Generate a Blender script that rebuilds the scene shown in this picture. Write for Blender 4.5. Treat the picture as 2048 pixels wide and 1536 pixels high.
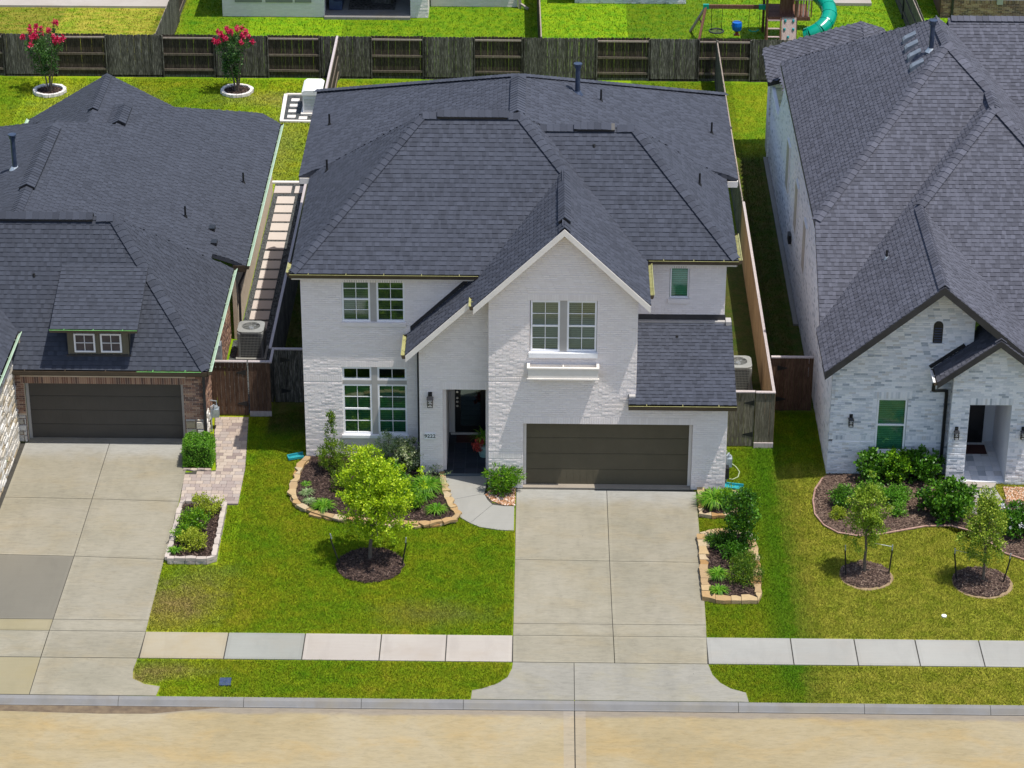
import bpy, math, random, colorsys
import numpy as np
from mathutils import Vector, Matrix, noise as mnoise
random.seed(7)
rng = np.random.default_rng(7)
R = math.radians
scene = bpy.context.scene
for o in list(bpy.data.objects):
    bpy.data.objects.remove(o)
COL = scene.collection

# ------------------------------------------------------------------ camera
CAM = Vector((0.5103, -68.4132, 38.5751))
cam = bpy.data.cameras.new('camera')
co = bpy.data.objects.new('camera', cam); COL.objects.link(co)
PITCH, YAW, ROLL = 0.474846, 0.0122403, -0.0036664
fwd = Vector((-math.sin(YAW)*math.cos(PITCH), math.cos(YAW)*math.cos(PITCH), -math.sin(PITCH)))
rgt = Vector((math.cos(YAW), math.sin(YAW), 0)); dwn = fwd.cross(rgt)
r2 = rgt*math.cos(ROLL) + dwn*math.sin(ROLL); d2 = -rgt*math.sin(ROLL) + dwn*math.cos(ROLL)
co.matrix_world = Matrix(((r2.x, -d2.x, -fwd.x, CAM.x), (r2.y, -d2.y, -fwd.y, CAM.y), (r2.z, -d2.z, -fwd.z, CAM.z), (0, 0, 0, 1)))
cam.sensor_width = 36; cam.lens = 36*5388.7/2048; cam.clip_start = 1; cam.clip_end = 2000
scene.camera = co
scene.render.resolution_x = 1024; scene.render.resolution_y = 768

# ------------------------------------------------------------------ light
SUN_DIR = Vector((-0.305, 0.135, -1)).normalized()      # the way the light travels
world = bpy.data.worlds.new('World'); scene.world = world; world.use_nodes = True
wn = world.node_tree; bg = wn.nodes['Background']
sky = wn.nodes.new('ShaderNodeTexSky'); sky.sky_type = 'NISHITA'; sky.sun_disc = False
elev = math.asin(-SUN_DIR.z); az = math.atan2(-SUN_DIR.x, -SUN_DIR.y)
sky.sun_elevation = elev; sky.sun_rotation = az
sky.dust_density = 1.5; sky.altitude = 50
wn.links.new(sky.outputs[0], bg.inputs[0]); bg.inputs[1].default_value = 0.15
sl = bpy.data.lights.new('sun', 'SUN'); sl.energy = 4.2; sl.angle = R(0.5); sl.color = (1, 0.955, 0.88)
so = bpy.data.objects.new('sun', sl); COL.objects.link(so)
so.rotation_euler = SUN_DIR.to_track_quat('-Z', 'Y').to_euler()
scene.view_settings.view_transform = 'Standard'; scene.view_settings.look = 'None'
scene.view_settings.exposure = 0.28; scene.view_settings.gamma = 1
try: scene.view_settings.use_curve_mapping = False
except Exception: pass

# ------------------------------------------------------------------ materials
def mk(name):
    m = bpy.data.materials.new(name); m.use_nodes = True
    nt = m.node_tree; nt.nodes.clear()
    out = nt.nodes.new('ShaderNodeOutputMaterial'); p = nt.nodes.new('ShaderNodeBsdfPrincipled')
    nt.links.new(p.outputs[0], out.inputs[0])
    return m, nt, p, out
def nd(nt, t, **k):
    n = nt.nodes.new(t)
    for a, v in k.items():
        if a.startswith('i_'):
            s = a[2:]; n.inputs[int(s) if s.isdigit() else s.replace('_', ' ')].default_value = v
        else: setattr(n, a, v)
    return n
def mth(nt, op, a, b=None, c=None, clamp=False):
    n = nt.nodes.new('ShaderNodeMath'); n.operation = op; n.use_clamp = clamp
    for i, v in enumerate((a, b, c)):
        if v is None: continue
        if isinstance(v, (int, float)): n.inputs[i].default_value = v
        else: nt.links.new(v, n.inputs[i])
    return n.outputs[0]
def ramp(nt, fac, stops, interp='LINEAR'):
    n = nt.nodes.new('ShaderNodeValToRGB'); n.color_ramp.interpolation = interp
    e = n.color_ramp.elements
    while len(e) > 1: e.remove(e[-1])
    for i, (p, c) in enumerate(stops):
        el = e[0] if i == 0 else e.new(p)
        el.position = p; el.color = tuple(c[:3]) + (1,)
    nt.links.new(fac, n.inputs[0]); return n.outputs[0]
def mixc(nt, fac, a, b, mode='MIX'):
    n = nt.nodes.new('ShaderNodeMix'); n.data_type = 'RGBA'; n.blend_type = mode
    for s, v in ((0, fac), (6, a), (7, b)):
        if isinstance(v, (int, float)): n.inputs[s].default_value = v
        elif isinstance(v, (tuple, list)): n.inputs[s].default_value = tuple(v[:3]) + (1,)
        else: nt.links.new(v, n.inputs[s])
    return n.outputs[2]
def pos(nt, scale=(1, 1, 1)):
    g = nt.nodes.new('ShaderNodeNewGeometry')
    if scale == (1, 1, 1): return g.outputs['Position']
    mp = nt.nodes.new('ShaderNodeMapping'); mp.inputs['Scale'].default_value = scale
    nt.links.new(g.outputs['Position'], mp.inputs[0]); return mp.outputs[0]
def noise(nt, vec, scale, detail=4, rough=.55, dist=0):
    n = nd(nt, 'ShaderNodeTexNoise'); n.inputs['Scale'].default_value = scale; n.inputs['Detail'].default_value = detail
    n.inputs['Roughness'].default_value = rough; n.inputs['Distortion'].default_value = dist
    nt.links.new(vec, n.inputs['Vector']); return n.outputs['Fac']
def rnd(nt):
    a = nd(nt, 'ShaderNodeAttribute', attribute_name='rnd'); o = nd(nt, 'ShaderNodeObjectInfo')
    return mth(nt, 'FRACT', mth(nt, 'ADD', a.outputs['Fac'], o.outputs['Random']))
def bump(nt, p, h, strength, dist=.01):
    b = nd(nt, 'ShaderNodeBump'); b.inputs['Strength'].default_value = strength; b.inputs['Distance'].default_value = dist
    nt.links.new(h, b.inputs['Height']); nt.links.new(b.outputs[0], p.inputs['Normal'])
def var_mat(name, cols, scale=3, rough=.8, r=.0, bmp=0, bs=60, metal=0, spec=.4, sc=(1, 1, 1), lo=.32, hi=.68, fine=0.0, fs=40, transl=None, det=5):
    """colour from world-space noise, varied piece by piece, with fine grain and relief"""
    m, nt, p, out = mk(name)
    v = pos(nt, sc); n = noise(nt, v, scale, det)
    st = [(lo + (hi-lo)*i/max(1, len(cols)-1), c) for i, c in enumerate(cols)]
    c = ramp(nt, n, st)
    if r:
        f = mth(nt, 'MULTIPLY_ADD', rnd(nt), r, 1-r/2)
        c = mixc(nt, 1.0, c, nd_comb(nt, f), 'MULTIPLY')
    if fine:
        f = mth(nt, 'MULTIPLY_ADD', noise(nt, v, fs, 3, .7), fine*2, 1-fine)
        c = mixc(nt, 1.0, c, nd_comb(nt, f), 'MULTIPLY')
    nt.links.new(c, p.inputs['Base Color'])
    p.inputs['Roughness'].default_value = rough; p.inputs['Metallic'].default_value = metal
    p.inputs['Specular IOR Level'].default_value = spec
    if bmp: bump(nt, p, noise(nt, v, bs, 4, .6), bmp)
    if transl:
        t = nd(nt, 'ShaderNodeBsdfTranslucent'); nt.links.new(c, t.inputs[0])
        mx = nd(nt, 'ShaderNodeMixShader'); mx.inputs[0].default_value = transl
        nt.links.new(p.outputs[0], mx.inputs[1]); nt.links.new(t.outputs[0], mx.inputs[2]); nt.links.new(mx.outputs[0], out.inputs[0])
    return m
def nd_comb(nt, f):
    n = nd(nt, 'ShaderNodeCombineColor')
    for i in range(3): nt.links.new(f, n.inputs[i])
    return n.outputs[0]
def pal_mat(name, stops, rough=.85, bmp=.3, bs=80, fine=.12, fs=30, spec=.3, big=0.0, interp='CONSTANT', dirt=None):
    """each piece picks its colour from a palette"""
    m, nt, p, out = mk(name); v = pos(nt)
    c = ramp(nt, rnd(nt), stops, interp)
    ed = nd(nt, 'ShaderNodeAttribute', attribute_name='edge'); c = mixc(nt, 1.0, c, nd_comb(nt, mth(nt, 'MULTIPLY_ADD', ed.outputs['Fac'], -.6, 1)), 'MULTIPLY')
    f = mth(nt, 'MULTIPLY_ADD', noise(nt, v, fs, 4, .7), fine*2, 1-fine)
    if big: f = mth(nt, 'MULTIPLY', f, mth(nt, 'MULTIPLY_ADD', noise(nt, v, .6, 3), big*2, 1-big))
    c = mixc(nt, 1.0, c, nd_comb(nt, f), 'MULTIPLY')
    nt.links.new(c, p.inputs['Base Color']); p.inputs['Roughness'].default_value = rough
    p.inputs['Specular IOR Level'].default_value = spec
    if bmp: bump(nt, p, noise(nt, v, bs, 4, .6), bmp)
    return m

def shingle_mat(name, base, vary):
    b = base
    def k(f, t=(0, 0, 0)): return (b[0]*f+t[0], b[1]*f+t[1], b[2]*f+t[2])
    st = [(0, k(1-vary)), (.22, k(1-vary*.45)), (.45, k(1)), (.68, k(1.06)), (.84, k(1+vary*.5)), (.95, k(1+vary*.75))]
    return pal_mat(name, st, rough=.9, bmp=.5, bs=120, fine=.22, fs=70, spec=.25, big=.1, interp='CONSTANT')
M = {}
M['shingle_a'] = shingle_mat('shingle_slate_blue', (.052, .058, .077), .20)
M['shingle_b'] = shingle_mat('shingle_grey_violet', (.086, .089, .112), .24)
M['shingle_c'] = shingle_mat('shingle_dark_slate', (.047, .053, .070), .19)
M['deck_a'] = var_mat('roof_deck', [(.035, .038, .05), (.05, .055, .07)], 2)
M['white_brick'] = pal_mat('painted_brick', [(0, (.76, .70, .675)), (.25, (.79, .73, .705)), (.6, (.81, .75, .725)), (.85, (.775, .715, .69))], rough=.7, bmp=.4, bs=90, fine=.06, fs=20, big=.05)
M['white_mortar'] = var_mat('painted_mortar', [(.71, .655, .63), (.76, .70, .675)], 4, rough=.85, bmp=.4)
M['grey_brick'] = pal_mat('grey_brick', [(0, (.66, .67, .70)), (.3, (.78, .78, .80)), (.5, (.58, .60, .63)), (.62, (.80, .79, .80)), (.86, (.40, .43, .47)), (.92, (.62, .60, .59))], rough=.85, bmp=.4, fine=.15)
M['grey_mortar'] = var_mat('pale_mortar', [(.72, .72, .75), (.78, .78, .8)], 5, bmp=.3)
M['brown_brick'] = pal_mat('brown_brick', [(0, (.22, .12, .085)), (.25, (.31, .18, .125)), (.45, (.14, .085, .07)), (.65, (.38, .24, .165)), (.85, (.26, .16, .12))], bmp=.4, fine=.2)
M['tan_mortar'] = var_mat('tan_mortar', [(.55, .45, .34), (.62, .52, .40)], 5, bmp=.3)
M['lime_stone'] = pal_mat('rough_limestone', [(0, (.45, .41, .34)), (.3, (.55, .52, .47)), (.55, (.38, .31, .21)), (.75, (.60, .58, .54))], bmp=1, bs=22, fine=.15)
M['trim'] = var_mat('cream_trim_paint', [(.66, .62, .57), (.72, .68, .63)], 3, rough=.5)
M['frame_white'] = var_mat('white_vinyl', [(.78, .78, .80), (.84, .84, .85)], 3, rough=.35)
M['mullion'] = var_mat('grey_trim_paint', [(.36, .34, .32), (.40, .38, .36)], 3, rough=.6)
M['fascia_dark'] = var_mat('dark_fascia_paint', [(.022, .022, .025), (.035, .034, .038)], 3, rough=.5)
M['gutter'] = var_mat('bronze_gutter', [(.06, .045, .03), (.085, .062, .042)], 3, rough=.4)
M['gutter_lip'] = var_mat('gutter_lip_yellow', [(.27, .26, .10), (.37, .36, .16)], 5, rough=.5)
M['gutter_lip_g'] = var_mat('gutter_lip_green', [(.33, .46, .32), (.42, .55, .42)], 5, rough=.5)
M['gutter_lip_gd'] = var_mat('gutter_lip_deep_green', [(.12, .36, .10), (.2, .5, .16)], 5, rough=.5)
M['garage'] = var_mat('taupe_garage_paint', [(.078, .066, .041), (.092, .078, .049)], 1.5, rough=.6, bmp=.25, bs=50, fine=.12, fs=60)
M['garage_l'] = var_mat('charcoal_garage_paint', [(.055, .050, .043), (.065, .059, .051)], 1.5, rough=.6, bmp=.25, bs=50, fine=.12, fs=60)
M['olive'] = var_mat('olive_siding', [(.12, .11, .075), (.14, .125, .09)], 3, rough=.6)
M['black'] = var_mat('black_metal', [(.012, .012, .013), (.02, .02, .022)], 5, rough=.4)
M['black_door'] = var_mat('black_door_paint', [(.008, .008, .010), (.013, .013, .015)], 3, rough=.35)
M['vent_blue'] = var_mat('vent_pipe_paint', [(.03, .045, .08), (.06, .08, .13)], 6, rough=.4, metal=.3)
M['galv'] = var_mat('galvanised_metal', [(.33, .38, .42), (.5, .55, .6)], 8, rough=.4, metal=.5)
M['vent_grey'] = var_mat('grey_vent_metal', [(.11, .13, .16), (.17, .195, .23)], 6, rough=.45)
M['white_plastic'] = var_mat('white_enamel', [(.78, .79, .8), (.84, .85, .86)], 3, rough=.4)
M['silver'] = var_mat('silver_metal', [(.5, .5, .5), (.65, .65, .65)], 6, rough=.3, metal=.9)
M['ac_grey'] = var_mat('ac_casing', [(.23, .235, .225), (.28, .285, .27)], 4, rough=.5)
M['ac_dark'] = var_mat('ac_coil', [(.05, .055, .055), (.09, .095, .09)], 20, rough=.6)
M['slat'] = var_mat('blind_slat', [(.42, .39, .36), (.48, .45, .41)], 3, rough=.6)
M['slat_dark'] = var_mat('blind_slat_dark', [(.14, .15, .12), (.19, .19, .16)], 3, rough=.6)
M['room'] = var_mat('dark_room', [(.01, .01, .011), (.016, .016, .016)], 3, rough=.9)
M['slate_tile'] = pal_mat('slate_tile', [(0, (.018, .024, .034)), (.4, (.025, .032, .045)), (.7, (.03, .036, .05))], rough=.5, bmp=.3, fine=.2, fs=10)
M['grout'] = var_mat('tile_grout', [(.08, .1, .12), (.1, .12, .14)], 4)
def glass_mat(name, tint, g=.1):
    m, nt, p, out = mk(name); nt.nodes.remove(p)
    t = nd(nt, 'ShaderNodeBsdfTransparent'); t.inputs[0].default_value = tint + (1,)
    gl = nd(nt, 'ShaderNodeBsdfGlossy'); gl.inputs['Roughness'].default_value = .04; gl.inputs[0].default_value = (.8, 1, .92, 1)
    fr = nd(nt, 'ShaderNodeFresnel'); fr.inputs[0].default_value = 1.5
    f = mth(nt, 'ADD', fr.outputs[0], g)
    mx = nd(nt, 'ShaderNodeMixShader'); nt.links.new(f, mx.inputs[0]); nt.links.new(t.outputs[0], mx.inputs[1]); nt.links.new(gl.outputs[0], mx.inputs[2])
    nt.links.new(mx.outputs[0], out.inputs[0]); return m
M['glass'] = glass_mat('window_glass', (.55, .68, .62))
M['glass_green'] = glass_mat('green_window_glass', (.20, .62, .46))
M['glass_teal'] = glass_mat('teal_window_glass', (.22, .74, .64))
M['slat_white'] = var_mat('white_blind_slat', [(.6, .6, .58), (.68, .68, .66)], 3, rough=.6)

def concrete(name, cols, stain=None, st_amt=.5, r=.10, cs=.35, dark=.0, gain=(.575, .55, .47)):
    cols = [tuple(a*b for a, b in zip(c, gain)) for c in cols]; stain = tuple(a*b for a, b in zip(stain, gain)) if stain else None
    m, nt, p, out = mk(name); v = pos(nt)
    n = noise(nt, v, cs, 6, .6, .6); c = ramp(nt, n, [(.3 + .4*i/max(1, len(cols)-1), x) for i, x in enumerate(cols)])
    if stain:
        s = ramp(nt, noise(nt, pos(nt, (1, 1.7, 1)), .55, 5, .65, .4), [(.48, (0, 0, 0)), (.72, (st_amt,)*3)])
        c = mixc(nt, nd_sep(nt, s), c, stain)
    if name == 'street_concrete':
        g = nd(nt, 'ShaderNodeSeparateXYZ'); nt.links.new(v, g.inputs[0])
        u = nd(nt, 'ShaderNodeMapRange'); u.interpolation_type = 'SMOOTHSTEP'; nt.links.new(mth(nt, 'ADD', g.outputs[1], mth(nt, 'MULTIPLY_ADD', noise(nt, pos(nt, (.5, 1, 1)), 1.5, 4, .6), .5, -.25)), u.inputs[0]); u.inputs[1].default_value = -11.62; u.inputs[2].default_value = -11.42
        c = mixc(nt, mth(nt, 'MULTIPLY', u.outputs[0], .75), c, (.20, .175, .15))
        c = mixc(nt, mth(nt, 'MULTIPLY', mth(nt, 'LESS_THAN', mth(nt, 'ABSOLUTE', mth(nt, 'SUBTRACT', g.outputs[0], 1.43)), .28), .45), c, (.30, .265, .22))
    else:
        wx = ramp(nt, noise(nt, pos(nt, (1.3, .35, 1)), 1.1, 5, .65, .3), [(.5, (0, 0, 0)), (.75, (.35,)*3)]); c = mixc(nt, nd_sep(nt, wx), c, tuple(q*.72 for q in cols[0]))
    if name == 'driveway_concrete':
        g = nd(nt, 'ShaderNodeSeparateXYZ'); nt.links.new(v, g.inputs[0])
        yy = mth(nt, 'ADD', g.outputs[1], mth(nt, 'MULTIPLY', mth(nt, 'LESS_THAN', g.outputs[0], -8.0), -2.5))
        yy = mth(nt, 'ADD', yy, mth(nt, 'MULTIPLY_ADD', noise(nt, v, 1.2, 5, .6), 1.2, -.6))
        u = nd(nt, 'ShaderNodeMapRange'); u.interpolation_type = 'SMOOTHSTEP'; nt.links.new(yy, u.inputs[0]); u.inputs[1].default_value = -1.3; u.inputs[2].default_value = -.2
        c = mixc(nt, mth(nt, 'MULTIPLY', u.outputs[0], .7), c, (.315, .315, .30))
    if name in ('street_concrete', 'driveway_concrete', 'apron_concrete'):
        gr = ramp(nt, noise(nt, pos(nt, (1, 3.5, 1)), 3.2, 6, .75, .8), [(.35, (.86,)*3), (.5, (1,)*3), (.68, (1.1,)*3)]); c = mixc(nt, 1.0, c, gr, 'MULTIPLY')
    # drag marks across the slab, speckle and small dark spots
    dr = mth(nt, 'MULTIPLY_ADD', noise(nt, pos(nt, (.8, 9, 1)), 1.6, 4, .6), .12, .94)
    sp = mth(nt, 'MULTIPLY_ADD', noise(nt, v, 55, 3, .8), .16, .92)
    f = mth(nt, 'MULTIPLY', dr, sp)
    f = mth(nt, 'MULTIPLY', f, mth(nt, 'MULTIPLY_ADD', rnd(nt), r, 1-r/2))
    vo = nd(nt, 'ShaderNodeTexVoronoi'); vo.inputs['Scale'].default_value = 1.7; nt.links.new(v, vo.inputs['Vector'])
    spot = mth(nt, 'LESS_THAN', vo.outputs['Distance'], .024)
    sel = nd(nt, 'ShaderNodeSeparateColor'); nt.links.new(vo.outputs['Color'], sel.inputs[0])
    spot = mth(nt, 'MULTIPLY', spot, mth(nt, 'GREATER_THAN', sel.outputs[0], .55))
    f = mth(nt, 'MULTIPLY', f, mth(nt, 'MULTIPLY_ADD', spot, -.7, 1))
    c = mixc(nt, 1.0, c, nd_comb(nt, f), 'MULTIPLY')
    nt.links.new(c, p.inputs['Base Color']); p.inputs['Roughness'].default_value = .85; p.inputs['Specular IOR Level'].default_value = .25
    bump(nt, p, noise(nt, v, 90, 3, .6), .12, .004)
    return m
def nd_sep(nt, c):
    s = nd(nt, 'ShaderNodeSeparateColor'); nt.links.new(c, s.inputs[0]); return s.outputs[0]
M['drive'] = concrete('driveway_concrete', [(.38, .365, .315), (.44, .42, .37), (.48, .46, .42)], (.46, .38, .24), .35)
M['drive_dark'] = concrete('driveway_concrete_grey', [(.27, .262, .245), (.30, .29, .27)], None)
M['drive_tan'] = concrete('driveway_concrete_tan', [(.42, .385, .27), (.47, .43, .32)], (.44, .37, .2), .4)
M['apron'] = concrete('apron_concrete', [(.36, .355, .33), (.42, .41, .385)], (.42, .38, .24), .5, gain=(.62, .60, .54))
M['walk_pink'] = concrete('sidewalk_pale', [(.54, .50, .48), (.60, .57, .55)], (.5, .43, .36), .4, gain=(.63, .605, .55))
M['walk_grey'] = concrete('sidewalk_grey', [(.42, .43, .43), (.49, .50, .50)], (.5, .46, .42), .3, gain=(.63, .605, .55))
M['walk_tan'] = concrete('sidewalk_tan', [(.45, .40, .30), (.50, .46, .37)], (.46, .36, .2), .5, gain=(.63, .605, .55))
M['walk_blue'] = concrete('sidewalk_bluish', [(.36, .38, .37), (.42, .44, .43)], (.38, .34, .28), .25, gain=(.63, .605, .55))
M['street'] = concrete('street_concrete', [(.34, .30, .20), (.40, .36, .26), (.43, .41, .35)], (.46, .35, .17), .6, cs=.28, gain=(.76, .69, .555))
M['kerb'] = concrete('kerb_concrete', [(.27, .275, .28), (.33, .335, .34), (.30, .285, .26)], (.38, .33, .2), .4, cs=.7, gain=(.62, .60, .58))
M['joint'] = var_mat('joint_filler', [(.035, .033, .028), (.06, .055, .045)], 6)
M['dirt'] = var_mat('bare_dirt', [(.10, .06, .035), (.17, .11, .06)], 8, bmp=.6, bs=30)
M['mulch'] = var_mat('mulch_bed', [(.022, .012, .010), (.055, .032, .024), (.09, .055, .042)], 14, bmp=1.2, bs=40, fine=.4, fs=60)
M['mulch_b'] = var_mat('mulch_bed_pale', [(.06, .035, .025), (.11, .07, .05), (.17, .115, .085)], 9, bmp=1.2, bs=40, fine=.4, fs=60)
M['chip'] = pal_mat('mulch_chips', [(0, (.02, .011, .01)), (.35, (.045, .026, .02)), (.65, (.08, .05, .038)), (.88, (.14, .095, .075))], bmp=0)
M['chip_b'] = pal_mat('mulch_chips_pale', [(0, (.045, .026, .02)), (.35, (.09, .055, .04)), (.65, (.15, .10, .075)), (.88, (.22, .16, .12))], bmp=0)
M['pebble_dark'] = pal_mat('black_pebbles', [(0, (.03, .033, .036)), (.5, (.06, .065, .07)), (.9, (.16, .17, .17))], bmp=0)
M['pebble_tan'] = pal_mat('river_pebbles', [(0, (.42, .20, .09)), (.3, (.55, .34, .2)), (.55, (.66, .52, .42)), (.75, (.30, .13, .06)), (.9, (.7, .62, .55))], bmp=0)
M['flagstone'] = pal_mat('tan_flagstone', [(0, (.36, .235, .11)), (.25, (.40, .29, .155)), (.5, (.31, .18, .07)), (.62, (.41, .32, .20)), (.85, (.34, .235, .125))], bmp=.8, bs=25, fine=.25, fs=9)
M['block_pink'] = pal_mat('pale_edging_block', [(0, (.40, .345, .30)), (.4, (.45, .39, .34)), (.7, (.37, .32, .29))], bmp=.5, fine=.12, fs=20)
M['paver'] = pal_mat('mixed_paver', [(0, (.36, .29, .24)), (.25, (.30, .245, .22)), (.5, (.41, .34, .28)), (.75, (.33, .28, .25)), (.9, (.24, .19, .17))], bmp=.4, fine=.12, fs=16)
M['step_slab'] = pal_mat('stepping_slab', [(0, (.46, .40, .36)), (.5, (.49, .435, .39))], bmp=.3, fine=.06)
M['white_stone'] = pal_mat('white_edging_stone', [(0, (.62, .58, .54)), (.5, (.68, .64, .60))], bmp=.4, fine=.1)
def wood(name, a, b, c, r=.5):
    m, nt, p, out = mk(name); v = pos(nt, (14, 14, 1.6))
    n = noise(nt, v, 2.2, 6, .7, .4); col = ramp(nt, n, [(.3, a), (.5, b), (.72, c)])
    f = mth(nt, 'MULTIPLY_ADD', rnd(nt), r, 1-r/2); col = mixc(nt, 1.0, col, nd_comb(nt, f), 'MULTIPLY')
    nt.links.new(col, p.inputs['Base Color']); p.inputs['Roughness'].default_value = .85; p.inputs['Specular IOR Level'].default_value = .2
    bump(nt, p, n, .6); return m
M['fence_old'] = wood('weathered_fence_wood', (.024, .023, .019), (.075, .071, .058), (.27, .255, .22), .7)
M['fence_bay'] = wood('shaded_bay_wood', (.016, .013, .010), (.046, .036, .027), (.12, .098, .076), .5)  # boards of the recessed bays, their shadow put into a darker colour
M['rail_dark'] = wood('shaded_rail', (.07, .055, .042), (.13, .105, .08), (.22, .185, .15), .3)  # lower rails: shade put into the wood colour
M['fence_rail'] = wood('sunlit_rail', (.22, .17, .14), (.33, .27, .23), (.42, .36, .32), .2)  # top rail: sunlight put into the wood colour
M['fence_brown'] = wood('stained_fence_wood', (.05, .026, .016), (.10, .058, .038), (.16, .105, .07), .4)
M['fence_green'] = wood('mossy_fence_wood', (.055, .050, .034), (.12, .11, .08), (.22, .21, .16), .4)
M['fence_tan'] = wood('tan_fence_wood', (.28, .17, .085), (.40, .26, .14), (.50, .36, .22), .35)
M['cap_wood'] = wood('fence_cap_wood', (.30, .25, .24), (.42, .37, .36), (.5, .45, .44), .15)
M['play_wood'] = wood('play_cedar', (.08, .035, .022), (.15, .07, .045), (.22, .12, .09), .3)
M['play_pale'] = wood('play_pale_wood', (.3, .2, .18), (.42, .32, .3), (.5, .4, .38), .2)
M['slide'] = var_mat('green_slide_plastic', [(.0, .24, .16), (.0, .29, .20)], 2, rough=.22, spec=.6)
M['blue_plastic'] = var_mat('blue_plastic', [(.0, .09, .42), (.0, .12, .5)], 3, rough=.3)
M['teal_plastic'] = var_mat('teal_splash_plastic', [(.02, .25, .30), (.03, .32, .36)], 3, rough=.4)
M['red_plastic'] = var_mat('red_plastic', [(.22, .02, .015), (.28, .03, .02)], 3, rough=.4)
M['rope'] = var_mat('yellow_rope', [(.5, .42, .1), (.6, .5, .15)], 3)
M['bark'] = var_mat('bark', [(.08, .06, .045), (.16, .13, .10)], 30, bmp=.6)
M['hose'] = var_mat('pale_hose', [(.36, .42, .24), (.42, .48, .3)], 3, rough=.5)
M['pot'] = var_mat('teal_glazed_pot', [(.25, .42, .40), (.32, .5, .47)], 4, rough=.3)
M['soil'] = var_mat('soil', [(.02, .013, .01), (.04, .028, .02)], 20)
M['led'] = var_mat('blue_cover', [(.03, .05, .10), (.05, .07, .14)], 9, rough=.5)
M['mat_brown'] = var_mat('door_mat', [(.05, .02, .018), (.09, .035, .03)], 20)
M['patio_rug'] = var_mat('patio_rug', [(.02, .018, .016), (.09, .085, .08)], 9, lo=.45, hi=.55)

# foliage: every leaf takes its own tint
def leaf(name, cols, tr=.35, rough=.5):
    m, nt, p, out = mk(name); n = len(cols)
    c = ramp(nt, rnd(nt), [(i/max(1, n-1), x) for i, x in enumerate(cols)])
    nt.links.new(c, p.inputs['Base Color']); p.inputs['Roughness'].default_value = rough; p.inputs['Specular IOR Level'].default_value = .35
    t = nd(nt, 'ShaderNodeBsdfTranslucent'); nt.links.new(c, t.inputs[0])
    mx = nd(nt, 'ShaderNodeMixShader'); mx.inputs[0].default_value = tr
    nt.links.new(p.outputs[0], mx.inputs[1]); nt.links.new(t.outputs[0], mx.inputs[2]); nt.links.new(mx.outputs[0], out.inputs[0])
    return m
M['lf_lime'] = leaf('lime_leaves', [(.16, .30, .006), (.42, .58, .012), (.70, .82, .05)], .32)
M['lf_oak'] = leaf('oak_leaves', [(.08, .17, .010), (.22, .34, .02), (.42, .50, .06)], .3)
M['lf_dark'] = leaf('dark_leaves', [(.018, .07, .004), (.055, .17, .008), (.13, .30, .02)], .25, .4)
M['lf_mid'] = leaf('mid_leaves', [(.045, .14, .004), (.12, .29, .008), (.26, .46, .02)], .28, .45)
M['lf_yew'] = leaf('yew_leaves', [(.03, .08, .004), (.10, .20, .008), (.25, .34, .02)], .35)
M['lf_hedge'] = leaf('hedge_leaves', [(.05, .16, .010), (.13, .34, .02), (.28, .52, .06)], .4, .4)
M['lf_yellow'] = leaf('yellow_leaves', [(.16, .26, .012), (.34, .42, .03), (.50, .55, .06)], .45)
M['lf_blade'] = leaf('blade_leaves', [(.05, .18, .006), (.13, .33, .012), (.28, .46, .045)], .38)
M['lf_pale'] = leaf('pale_blades', [(.12, .22, .06), (.28, .38, .16), (.45, .52, .3)], .35)
M['lf_vari'] = leaf('variegated_leaves', [(.06, .13, .02), (.2, .28, .08), (.55, .56, .36)], .3)
M['lf_myrtle'] = leaf('myrtle_leaves', [(.02, .07, .015), (.05, .13, .025), (.1, .2, .045)], .35)
M['fl_pink'] = leaf('pink_blooms', [(.42, .008, .05), (.62, .015, .09), (.7, .06, .16)], .3)
M['fl_coral'] = leaf('coral_blooms', [(.5, .06, .05), (.6, .14, .1)], .3)
M['fl_white'] = leaf('white_blooms', [(.7, .7, .72), (.8, .8, .84)], .3)

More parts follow.
